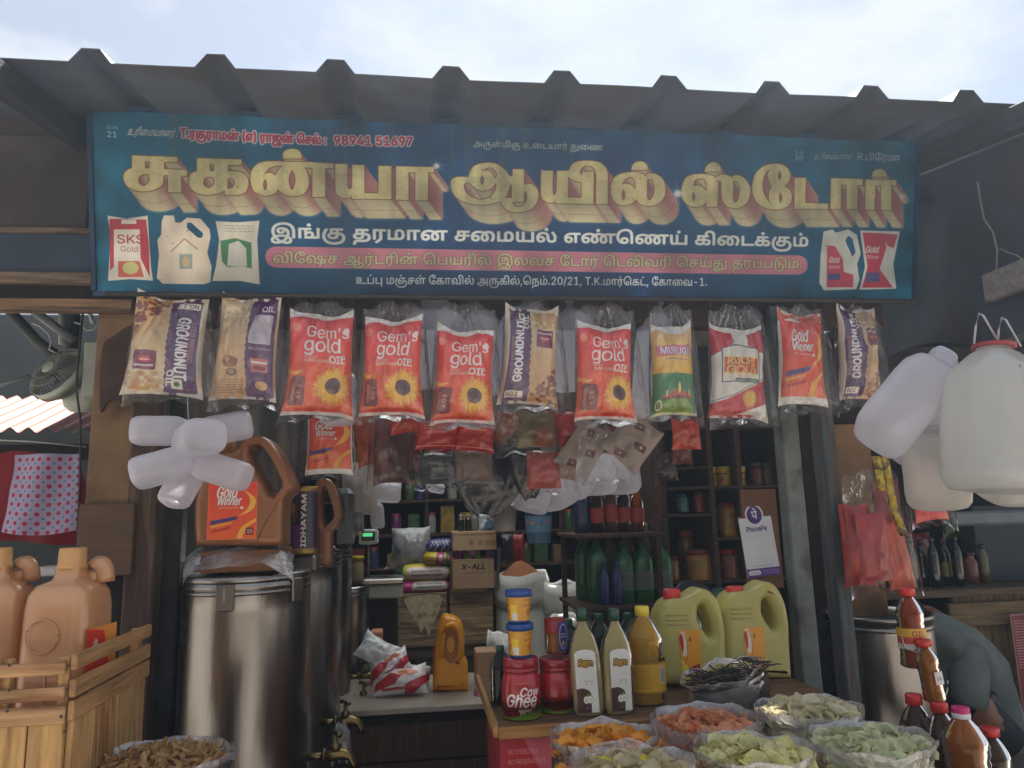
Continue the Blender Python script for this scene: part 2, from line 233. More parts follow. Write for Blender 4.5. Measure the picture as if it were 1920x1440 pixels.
FNUM = [
33,288,2,4,101,117,-5,247,101,0,-5,-247,12,145,-3,-28,0,-38,19,1,14,0,13,38,19,29,0,28,0,38,-19,1,-13,0,-14,-38,-19,38,644,1,65,285,-5,-72,0,-106,27,-56,45,1,28,0,24,40,35,68,29,45,16,109,40,14,5,30,14,22,19,1,13,0,17,-46,22,-39,0,-26,0,-42,-11,-24,-20,1,-13,0,-14,26,-24,42,-27,29,-17,335,-203,-105,0,-275,166,-38,23,-62,38,-36,36,1,22,0,24,44,37,80,21,55,0,54,0,80,-21,42,-35,1,-22,0,-17,-24,-28,-44,-24,-27,-11,-145,-53,-44,-17,-36,-29,1,-16,0,-18,34,-27,60,-16,41,0,44,0,80,18,64,33,36,47,1,30,87,0,0,-36,-34,-47,-42,-27,-13,-7,-17,-11,-36,-19,-106,-19,39,300,1,4,115,225,-11,139,97,0,-11,-139,40,391,1,17,125,148,0,40,34,87,56,81,37,30,87,0,-38,-38,-54,-83,-30,-81,1,-36,0,-32,26,-67,54,-74,43,-43,-85,0,-62,53,-64,110,41,391,1,17,55,-68,44,45,54,74,24,66,1,31,0,36,-28,81,-56,83,-37,38,87,0,36,-30,58,-81,32,-87,1,-40,0,-54,-64,-110,-61,-52,42,648,1,18,289,159,7,78,-129,-42,-35,31,139,35,-137,36,37,31,131,-42,-5,78,71,0,-5,-78,131,42,37,-31,-137,-36,139,-35,-35,-31,-129,42,7,-78,43,648,2,4,283,24,1,236,83,0,1,-236,4,89,123,1,39,473,0,1,-39,44,269,1,4,53,-88,45,139,101,0,-75,-139,45,648,1,4,483,176,1,-41,-317,0,1,41,46,269,1,12,137,-3,-28,0,-38,19,1,14,0,13,38,20,29,0,28,0,38,-20,1,-13,0,-14,-38,-19,47,360,1,4,339,381,-233,-436,-81,0,235,436,48,648,2,16,325,-5,-80,0,-116,44,-58,84,1,59,0,59,60,83,114,45,81,0,80,0,116,-45,60,-83,1,-59,0,-59,-60,-84,-114,-44,16,325,36,54,0,74,34,38,65,1,47,0,46,-38,66,-74,34,-53,0,-54,0,-74,-34,-38,-66,1,-46,0,-47,38,-65,74,-34,49,648,2,4,111,0,1,39,451,0,1,-39,8,397,364,1,-364,-91,0,1,321,-3,0,-175,-65,1,49,159,59,50,648,1,32,93,0,1,33,243,132,40,22,54,33,28,30,1,17,0,19,-36,27,-62,15,-39,0,-40,0,-62,-16,-32,-31,1,-21,-89,0,0,33,60,49,102,27,67,0,64,0,100,-27,58,-46,1,-29,0,-20,-28,-37,-72,-47,-63,-35,-159,-84,1,-3,337,0,1,-41,51,648,1,35,311,-5,-66,0,-110,23,-68,43,-3,31,95,0,4,-18,42,-25,68,-13,43,0,44,0,70,15,42,30,1,22,0,19,-36,34,-80,20,-65,0,-59,0,1,37,185,107,1,3,-311,0,1,41,435,0,1,-34,-229,-132,1,7,80,4,116,-26,62,-50,1,-30,0,-32,-64,-48,-112,-28,52,648,2,8,61,74,1,38,289,252,93,0,-281,-246,1,-3,431,0,1,-41,6,403,0,1,85,1,18,1,124,89,0,1,-227,53,648,1,39,317,-5,-64,0,-102,25,-60,44,-3,28,91,0,4,-16,38,-26,60,-14,39,0,44,0,68,20,40,37,1,22,0,24,-42,37,-70,21,-45,0,-34,0,-70,-10,-19,-9,-87,6,45,180,383,0,1,-41,-303,0,-25,-106,5,0,22,9,70,12,37,0,50,0,84,-18,64,-33,34,-44,1,-27,0,-35,-62,-54,-110,-32,54,648,2,23,325,-5,-68,0,-104,31,-60,54,1,35,0,26,46,58,59,43,165,122,101,0,-241,-178,-9,0,10,11,38,16,50,10,31,0,66,0,98,-27,56,-50,1,-34,0,-34,-60,-53,-104,-30,16,325,35,42,0,64,20,36,35,1,22,0,23,-36,34,-64,20,-41,0,-42,0,-64,-20,-38,-34,1,-22,0,-23,38,-35,64,-20,55,648,1,8,139,0,325,320,1,3,-373,0,1,41,473,0,1,-43,-323,-321,56,648,3,32,325,-5,-74,0,-112,26,-64,46,1,30,0,23,38,39,64,26,41,4,1,2,-52,7,-64,45,1,29,0,28,58,44,100,25,67,0,64,0,100,-25,58,-44,1,-28,0,-29,-62,-45,-51,-7,1,-2,40,-4,64,-26,38,-39,1,-23,0,-30,-64,-46,-114,-26,16,325,35,48,0,70,16,38,29,1,19,0,20,-40,31,-72,18,-43,0,-46,0,-72,-18,-40,-31,1,-20,0,-19,38,-29,70,-16,16,325,207,38,0,60,15,34,28,1,19,0,18,-32,27,-60,15,-39,0,-40,0,-60,-15,-34,-27,1,-18,0,-19,34,-28,60,-15,57,648,2,23,325,369,68,0,104,-31,60,-55,1,-35,0,-26,-46,-57,-57,-44,-163,-121,-99,0,243,177,9,0,-8,-10,-38,-17,-50,-10,-29,0,-66,0,-98,28,-56,50,1,34,0,34,60,52,106,31,16,325,329,-42,0,-64,-20,-36,-35,1,-22,0,-23,36,-34,64,-20,43,0,42,0,64,19,38,35,1,22,0,23,-38,35,-64,20,58,269,2,12,137,-3,-28,0,-38,19,1,14,0,13,38,20,29,0,28,0,38,-20,1,-13,0,-14,-38,-19,12,137,194,-28,0,-38,20,1,13,0,14,38,19,29,0,28,0,38,-19,1,-14,0,-13,-38,-20,63,511,2,34,189,110,1,2,0,34,24,36,50,21,35,10,32,10,44,30,1,21,0,18,-32,24,-54,14,-33,0,-28,0,-54,-12,-34,-26,-3,-20,-91,0,2,31,58,43,96,23,57,0,64,0,94,-25,52,-43,1,-28,0,-30,-52,-42,-47,-14,-30,-10,-40,-18,-16,-25,1,-22,1,-2,12,233,-3,-26,0,-40,19,1,14,0,13,40,19,27,0,28,0,38,-19,1,-13,0,-14,-38,-19,65,690,2,14,27,0,265,364,107,0,269,-364,-97,0,-153,216,-14,20,-38,60,-25,46,19,0,-26,-47,-40,-61,-11,-18,-149,-216,4,159,102,1,40,
375,0,1,-40,66,654,3,20,89,0,1,364,259,0,76,0,98,-26,50,-44,1,-27,0,-23,-34,-31,-54,-18,-31,-4,1,-3,34,-1,68,-22,46,-40,1,-28,0,-27,-50,-44,-108,-26,-85,0,10,181,41,173,0,84,0,72,33,1,23,0,19,-36,30,-68,19,-47,0,-175,0,10,181,204,161,0,40,0,64,15,36,29,1,18,0,24,-66,33,-69,0,-163,0,67,730,1,38,383,-5,-92,0,-146,45,-84,84,1,58,0,58,84,83,146,46,93,0,56,0,98,-16,78,-31,52,-45,11,-28,-91,0,-8,19,-38,28,-54,20,-66,10,-35,0,-66,0,-104,-34,-62,-64,1,-46,0,-47,62,-64,106,-33,65,0,36,0,66,10,54,19,38,29,9,19,93,0,-10,-28,-52,-44,-78,-32,-98,-16,68,722,2,22,315,0,-173,0,1,41,171,0,88,0,116,34,58,63,1,45,0,43,-56,63,-114,34,-83,0,-181,0,1,41,189,0,106,0,152,-44,80,-81,1,-56,0,-57,-80,-82,-156,-44,4,181,364,1,-364,-91,0,1,364,69,601,1,12,89,0,1,364,445,0,1,-41,-351,0,1,-119,329,0,1,-41,-327,0,1,-122,357,0,1,-41,70,590,1,10,89,0,1,364,441,0,1,-41,-347,0,1,-125,315,0,1,-41,-313,0,1,-157,71,746,1,40,387,-5,-98,0,-146,46,-82,83,1,58,0,58,82,83,144,46,95,0,58,0,100,-17,78,-32,52,-44,11,-26,-95,0,-10,17,-38,28,-52,20,-64,11,-37,0,-64,0,-104,-33,-62,-64,1,-47,0,-47,62,-64,106,-33,69,0,60,0,94,26,52,48,1,33,29,-3,-215,0,1,41,281,0,1,-40,0,-45,-78,-67,-134,-36,72,743,1,12,89,0,1,364,93,0,1,-157,383,0,1,157,95,0,1,-364,-93,0,1,166,-381,0,1,-166,73,441,1,12,45,0,1,41,131,0,1,282,-129,0,1,41,353,0,1,-41,-127,0,1,-282,129,0,1,-41,74,571,1,18,267,-5,-96,0,-122,57,1,52,1,20,95,0,1,-20,0,-33,68,-35,57,0,56,0,68,35,1,33,1,260,93,0,1,-260,0,-52,-120,-57,75,672,3,10,153,104,1,50,24,17,50,31,52,30,27,14,219,118,123,0,-309,-167,-5,1,7,89,0,1,364,93,0,1,-125,1,-78,1,-23,1,-138,4,535,0,-263,185,59,36,317,-221,76,565,1,6,89,0,1,364,93,0,1,-323,339,0,1,-41,77,903,1,46,89,0,1,364,133,0,179,-230,8,-8,16,-24,18,-28,16,-28,7,-12,-19,0,6,11,18,28,18,28,16,25,7,8,179,230,133,0,1,-364,-91,0,1,208,0,11,0,29,2,32,2,32,1,16,9,0,-10,-17,-24,-35,-22,-33,-18,-26,-7,-9,-161,-208,-79,0,-165,208,-6,8,-20,26,-22,32,-22,36,-11,18,9,0,0,-14,2,-32,2,-32,0,-30,1,-12,1,-208,78,753,1,28,89,0,1,364,111,0,297,-233,10,-9,34,-28,38,-36,21,-20,-13,0,-4,21,-4,38,-2,32,1,12,1,223,95,0,1,-364,-109,0,-263,207,-18,14,-38,31,-46,42,-33,30,17,0,2,-27,4,-46,4,-34,1,-9,1,-208,79,765,2,16,383,-5,-92,0,-146,45,-84,84,1,58,0,58,84,83,146,46,93,0,94,0,146,-46,84,-83,1,-58,0,-58,-84,-84,-146,-45,16,383,38,66,0,104,33,62,64,1,47,0,47,-62,64,-104,33,-65,0,-64,0,-106,-34,-62,-64,1,-46,0,-47,62,-64,106,-33,80,639,1,24,89,0,1,364,249,0,86,0,110,-31,52,-52,1,-33,0,-32,-52,-53,-110,-31,-83,0,-175,0,1,40,173,0,56,0,70,20,32,35,1,21,0,22,-32,33,-70,20,-57,0,-151,0,1,-323,81,765,3,8,353,114,99,0,81,-53,21,-15,123,-80,-95,0,-79,53,-19,14,16,383,-5,-92,0,-146,45,-84,84,1,58,0,58,84,83,146,46,93,0,94,0,146,-46,84,-83,1,-58,0,-58,-84,-84,-146,-45,16,383,38,66,0,104,33,62,64,1,47,0,47,-62,64,-104,33,-65,0,-64,0,-106,-34,-62,-64,1,-46,0,-47,62,-64,106,-33,82,644,2,24,89,0,1,364,249,0,86,0,110,-29,52,-51,1,-33,0,-32,-52,-50,-110,-28,-83,0,-197,0,1,41,195,0,56,0,70,17,32,31,1,21,0,22,-32,32,-70,18,-57,0,-151,0,1,-323,4,507,0,-175,164,105,0,181,-164,83,642,1,51,321,-6,-78,0,-116,25,-64,46,-5,30,97,0,4,-20,48,-27,74,-13,43,0,50,0,78,16,46,30,1,19,0,17,-38,22,-66,15,-39,5,-87,12,-88,13,-96,46,1,36,0,31,66,46,112,26,73,0,70,0,112,-26,64,-43,3,-28,-91,0,-6,27,-88,29,-65,0,-46,0,-72,-16,-38,-26,1,-17,0,-19,46,-24,66,-13,27,-3,73,-10,30,-4,72,-14,64,-23,40,-34,1,-26,0,-30,-62,-48,-118,-27,84,646,1,8,49,323,1,41,551,0,1,-41,-227,0,1,-323,-93,0,1,323,85,744,1,22,373,-6,-86,0,-128,34,-70,58,1,38,1,240,93,0,1,-237,0,-26,48,-40,84,-24,61,0,60,0,86,24,46,40,1,26,1,237,93,0,1,-240,0,-38,-70,-58,-128,-34,86,690,1,14,293,0,-265,364,99,0,153,-216,14,-19,40,-62,27,-45,-17,0,26,47,40,60,13,19,151,216,99,0,-263,-364,87,985,1,38,225,0,-197,364,95,0,117,-223,8,-18,18,-37,14,-38,9,-20,-11,0,8,20,16,38,16,37,11,18,119,223,107,0,117,-223,10,-18,16,-37,18,-38,7,-20,-11,0,8,20,16,38,16,37,11,18,115,223,97,0,-199,-364,-107,0,-123,230,-12,23,-22,53,-11,35,21,0,-10,-33,-22,-52,-13,-26,-123,-230,88,682,1,32,29,0,285,203,1,-34,-267,195,109,0,105,-77,
24,-17,30,-24,24,-22,17,-16,-15,0,16,15,24,23,32,24,23,17,109,77,105,0,-267,-193,1,34,283,-205,-105,0,-127,92,-20,15,-28,22,-26,22,-13,15,21,0,-16,-14,-24,-22,-28,-22,-21,-16,-127,-92,89,679,1,16,293,0,1,149,-265,215,107,0,145,-118,26,-19,36,-36,21,-28,-35,0,20,28,38,37,23,18,145,118,109,0,-267,-215,1,-149,90,629,1,24,65,0,1,33,325,242,22,16,50,33,27,16,11,-15,-46,-2,-90,0,-45,0,-253,0,1,41,507,0,1,-33,-319,-238,-24,-18,-52,-34,-25,-17,-9,15,44,1,90,1,45,0,259,0,1,-41,95,456,1,4,457,0,1,-41,-455,0,1,41,97,562,2,40,231,-6,-52,0,-84,19,-50,38,1,27,0,23,38,29,62,17,74,9,39,2,50,3,60,4,30,8,1,10,1,1,0,17,-24,24,-52,13,-37,0,-38,0,-56,-12,-36,-19,-7,-9,-83,14,20,25,72,28,86,11,43,0,28,0,68,-6,66,-20,42,-38,1,-32,1,-180,-85,0,1,37,-5,0,-10,-9,-40,-21,-66,-13,18,247,32,48,0,68,20,34,30,1,17,1,37,-4,-3,-38,-5,-46,-4,-42,-2,-13,-1,-32,-2,-54,-10,-34,-18,1,-16,0,-14,30,-19,50,-10,98,612,2,23,331,-6,-52,0,-62,18,-34,23,-9,7,-9,0,1,-42,-83,0,1,364,89,0,1,-135,7,0,10,8,32,22,62,17,55,0,68,0,104,-34,60,-63,1,-43,0,-44,-60,-63,-104,-35,16,319,33,50,0,70,28,34,47,1,28,0,29,-34,45,-68,27,-51,0,-50,0,-70,-25,-34,-45,1,-31,0,-30,36,-46,68,-27,99,571,1,38,301,-6,-74,0,-112,35,-64,64,1,42,0,42,64,64,112,35,75,0,38,0,72,-10,58,-19,42,-28,11,-18,-83,-12,-6,10,-24,18,-34,13,-46,7,-25,0,-56,0,-70,-29,-34,-46,1,-27,0,-27,34,-46,70,-29,57,0,26,0,46,8,36,13,24,19,7,11,85,-12,-10,-19,-42,-28,-60,-20,-70,-11,100,612,2,23,283,-6,-68,0,-104,35,-60,63,1,44,0,43,60,63,104,34,69,0,54,0,62,-17,34,-22,9,-8,9,0,1,135,89,0,1,-364,-85,0,1,42,-9,0,-8,-7,-36,-23,-62,-18,16,295,33,50,0,70,27,34,46,1,30,0,31,-34,45,-68,25,-51,0,-50,0,-70,-27,-34,-45,1,-29,0,-28,34,-47,70,-28,101,583,1,40,307,-6,-78,0,-116,35,-62,63,1,42,0,42,62,64,110,36,75,0,44,0,84,-14,70,-32,40,-52,1,-38,1,-18,-423,0,1,37,377,0,-39,-14,0,27,-34,42,-66,23,-49,0,-48,0,-72,-24,-36,-39,1,-22,1,-25,0,-30,42,-42,76,-22,51,0,32,0,52,9,38,19,11,14,87,-12,-14,-20,-60,-31,-90,-18,102,370,2,4,333,273,1,-38,-321,0,1,38,17,119,0,1,309,0,24,44,32,70,16,41,0,32,0,40,-5,11,-2,-23,-38,-6,1,-22,3,-19,0,-40,0,-36,-21,1,-19,1,-300,103,613,2,38,299,-108,-60,0,-88,15,-60,26,-15,15,73,23,10,-8,36,-19,58,-14,49,0,66,0,84,32,1,33,1,55,-7,0,-10,-8,-34,-21,-62,-17,-51,0,-66,0,-104,31,-62,60,1,43,0,42,60,62,106,34,69,0,52,0,62,-17,36,-22,9,-8,9,0,1,44,87,0,1,-280,0,-35,-64,-45,-108,-21,16,297,43,50,0,68,23,36,43,1,30,0,29,-36,44,-68,25,-49,0,-52,0,-70,-27,-34,-44,1,-27,0,-28,36,-43,68,-25,104,591,1,23,167,164,1,-164,-87,0,1,364,89,0,1,-157,-15,0,24,38,94,31,63,0,54,0,84,-22,46,-46,1,-35,1,-173,-87,0,1,170,0,31,-66,36,-57,0,-38,0,-62,-17,-36,-33,105,242,2,4,79,0,1,273,89,0,1,-273,12,123,318,-26,0,-36,17,1,12,0,12,36,17,27,0,24,0,38,-17,1,-12,0,-12,-38,-17,106,242,2,13,77,273,91,0,1,-293,0,-25,-36,-38,-72,-19,-53,0,-15,0,1,40,17,0,38,0,34,22,1,20,12,123,318,-26,0,-36,17,1,12,0,12,36,17,27,0,24,0,36,-17,1,-12,0,-12,-36,-17,107,549,3,7,161,98,1,55,17,0,235,120,109,0,-251,-130,-9,0,4,79,0,1,364,89,0,1,-364,4,423,0,-207,134,63,31,261,-165,108,275,1,16,201,-2,-62,0,-60,33,1,30,1,303,89,0,1,-292,0,-19,18,-16,27,0,14,0,16,1,7,1,19,-37,-12,-2,-34,-2,109,876,1,42,79,0,1,273,85,0,3,-61,-7,0,12,22,48,29,64,15,37,0,60,0,74,-37,11,-30,-11,0,10,21,52,30,74,16,43,0,48,0,78,-21,46,-41,1,-32,1,-184,-87,0,1,183,0,29,-66,26,-43,0,-36,0,-54,-16,-28,-26,1,-18,1,-178,-87,0,1,187,0,23,-60,28,-45,0,-32,0,-56,-15,-34,-29,1,-22,1,-172,110,591,1,23,167,164,1,-164,-87,0,1,273,85,0,1,-66,-11,0,24,38,94,31,63,0,54,0,84,-22,46,-46,1,-35,1,-173,-87,0,1,170,0,31,-66,36,-57,0,-38,0,-62,-17,-36,-33,111,600,2,16,301,-6,-74,0,-112,35,-64,64,1,42,0,42,64,64,112,35,75,0,74,0,112,-35,62,-64,1,-42,0,-42,-62,-64,-112,-35,16,301,33,54,0,72,29,34,46,1,27,0,27,-34,46,-72,29,-53,0,-56,0,-70,-29,-34,-46,1,-27,0,-27,34,-46,70,-29,112,612,2,23,79,-102,1,375,85,0,1,-44,11,0,10,8,32,22,62,17,55,0,68,0,104,-34,60,-63,1,-43,0,-44,-60,-63,-104,-35,-67,0,-52,0,-62,18,-34,23,-9,7,-5,0,1,-144,16,319,33,50,0,70,28,34,47,1,28,0,29,-34,45,-68,27,-51,0,-50,0,-70,-25,-34,-45,1,-31,0,-30,36,
-46,68,-27,113,612,2,23,537,-102,-87,0,1,144,-7,0,-8,-7,-36,-23,-62,-18,-51,0,-68,0,-104,35,-60,63,1,44,0,43,60,63,104,34,69,0,54,0,62,-17,34,-22,9,-8,11,0,1,44,87,0,16,295,33,50,0,70,27,34,46,1,30,0,31,-34,45,-68,25,-51,0,-50,0,-70,-27,-34,-45,1,-29,0,-28,34,-47,70,-28,114,376,1,20,79,0,1,273,85,0,1,-42,7,0,16,21,76,25,51,0,10,0,26,-1,9,0,1,-44,-4,0,-32,2,-15,0,-40,0,-62,-16,-34,-29,1,-18,1,-171,115,528,1,44,263,-6,-56,0,-86,16,-58,33,-9,23,85,10,12,-22,64,-21,51,0,56,0,68,24,1,17,0,14,-38,19,-41,5,-89,10,-74,9,-72,37,1,29,0,23,52,36,92,20,59,0,56,0,78,-16,50,-30,13,-19,-79,-11,-12,15,-52,24,-51,0,-48,0,-66,-22,1,-18,0,-15,44,-18,49,-6,83,-9,74,-9,72,-37,1,-28,0,-24,-54,-37,-98,-22,116,327,2,4,293,273,1,-38,-281,0,1,38,16,93,338,89,0,1,-267,0,-19,30,-16,35,0,8,0,26,2,13,1,19,-38,-14,-2,-36,-2,-15,0,-72,0,-78,37,1,33,117,591,1,23,263,-3,-54,0,-84,22,-46,46,1,35,1,173,89,0,1,-170,0,-31,66,-36,57,0,40,0,62,17,36,33,1,23,1,164,89,0,1,-273,-83,0,1,66,11,0,-24,-38,-94,-31,118,562,1,14,235,0,-207,273,97,0,117,-162,20,-25,26,-50,15,-24,-31,0,14,24,26,50,19,25,117,162,97,0,-207,-273,119,818,1,36,201,0,-165,273,95,0,67,-119,14,-25,30,-61,17,-39,-15,0,16,37,30,62,15,26,67,119,95,0,65,-119,14,-25,28,-62,17,-38,-15,0,16,37,30,62,15,26,67,119,95,0,-165,-273,-85,0,-71,124,-10,18,-20,39,-20,41,-9,22,19,0,-8,-21,-20,-42,-22,-39,-9,-18,-69,-124,120,546,1,28,33,0,217,157,-1,-34,-203,150,105,0,69,-53,26,-21,38,-35,21,-17,-45,0,22,17,34,35,29,21,69,53,103,0,-205,-152,1,33,215,-154,-101,0,-79,61,-26,20,-38,35,-19,16,47,0,-20,-16,-34,-35,-25,-20,-79,-61,121,562,1,27,69,-99,23,38,11,-1,26,-3,44,3,36,18,15,20,15,23,-207,274,97,0,117,-162,20,-25,24,-50,15,-24,-31,0,14,24,26,50,19,25,119,162,97,0,-239,-314,-16,-21,-48,-29,-60,-13,-39,0,-22,0,-34,3,122,552,1,12,63,0,1,33,307,196,1,3,-295,0,1,41,409,0,1,-35,-295,-195,1,-2,307,0,1,-41,32,280,0,1010,1067,1,68,299,283,106,0,136,-29,62,-50,1,-30,0,-28,-42,-39,-78,-23,-108,-13,-65,-3,-79,-4,-54,-3,-28,-7,1,-6,0,-6,18,-6,19,0,869,0,1,-36,-857,0,-48,0,-56,12,-26,22,1,13,0,15,32,21,72,13,61,3,79,3,90,5,90,21,32,30,1,16,0,22,-44,32,-82,19,-59,1,-27,0,-10,0,-24,0,-3,0,-56,0,-72,-24,1,-24,0,-19,42,-25,45,0,38,0,44,24,1,21,0,15,-20,27,-25,12,61,9,18,-8,28,-20,20,-25,1,-15,0,-32,-84,-42,-79,0,-48,0,-72,19,-44,35,1,23,0,29,64,37,108,18,1031,640,1,12,233,-106,-57,26,195,92,1,229,-193,0,1,-241,-85,0,1,277,537,0,1,-36,-171,0,1,-241,1042,262,1,33,-79,422,56,0,88,-18,35,-18,22,-11,36,-35,18,-54,1,-42,1,-244,-85,0,1,236,0,36,-12,46,-24,31,-17,10,-22,13,-58,12,-33,0,-44,0,-60,-16,-32,-30,1,-20,0,-14,16,-32,19,-14,-89,0,-14,14,-14,30,1,16,0,27,36,39,60,25,80,13,1048,1160,1,100,249,-6,-52,0,-88,26,-52,56,1,46,0,49,88,73,158,39,107,0,48,0,86,-7,80,-16,39,-12,37,-15,62,-25,66,-72,1,-42,0,-33,-38,-45,-74,-22,-47,0,-60,0,-72,26,-36,44,1,29,0,29,26,49,46,41,29,16,45,21,40,17,94,17,55,0,94,0,118,-39,56,-66,1,-38,0,-34,-28,-54,-40,-42,-23,-16,-71,22,32,22,44,58,1,42,0,33,-44,49,-84,26,-59,0,-44,0,-68,-12,-35,-14,-32,-17,-40,-39,-20,-44,1,-26,0,-34,44,-32,37,0,32,0,34,19,14,29,1,15,0,40,-60,63,-59,22,-46,17,-112,13,-63,0,-74,0,-110,-27,-66,-47,-7,-30,-2,-8,-2,-14,1,-4,0,-32,32,-39,52,-17,35,0,26,0,40,12,20,22,1,16,0,24,-52,27,-39,0,-40,0,-72,-21,-27,-16,-15,32,32,18,88,22,49,0,72,0,90,-44,1,-38,0,-27,-42,-40,-76,-21,1029,858,2,23,581,283,76,0,96,-39,44,-68,1,-45,0,-35,-28,-50,-33,-16,-22,-12,-60,-12,-82,-6,-57,0,-423,0,1,277,87,0,1,-241,227,0,1,142,0,30,24,37,21,13,24,12,64,13,16,579,247,-18,0,-32,-5,-9,-6,-16,-10,-16,-26,1,-31,1,-133,47,0,68,0,76,19,32,43,1,36,0,32,-26,50,-58,31,1030,963,2,8,355,0,1,277,87,0,1,-241,349,0,1,241,89,0,1,-277,23,241,-6,-36,0,-56,13,-19,11,-10,8,-18,18,-12,32,1,25,1,176,87,0,1,-165,0,-24,8,-37,21,-10,10,-5,28,-6,19,0,30,0,50,16,23,16,-1,-42,-18,-10,-60,-16,1041,640,1,10,89,0,1,277,537,0,1,-36,-171,0,1,-241,-83,0,1,241,-193,0,1,-241,1034,1070,2,46,249,-6,-52,0,-88,26,-52,56,1,46,0,40,50,61,86,40,108,20,59,0,44,0,70,-9,58,-15,27,-11,-13,-48,-34,22,-90,24,-61,0,-68,0,-98,-34,-54,-57,1,-37,0,-33,32,-39,52,
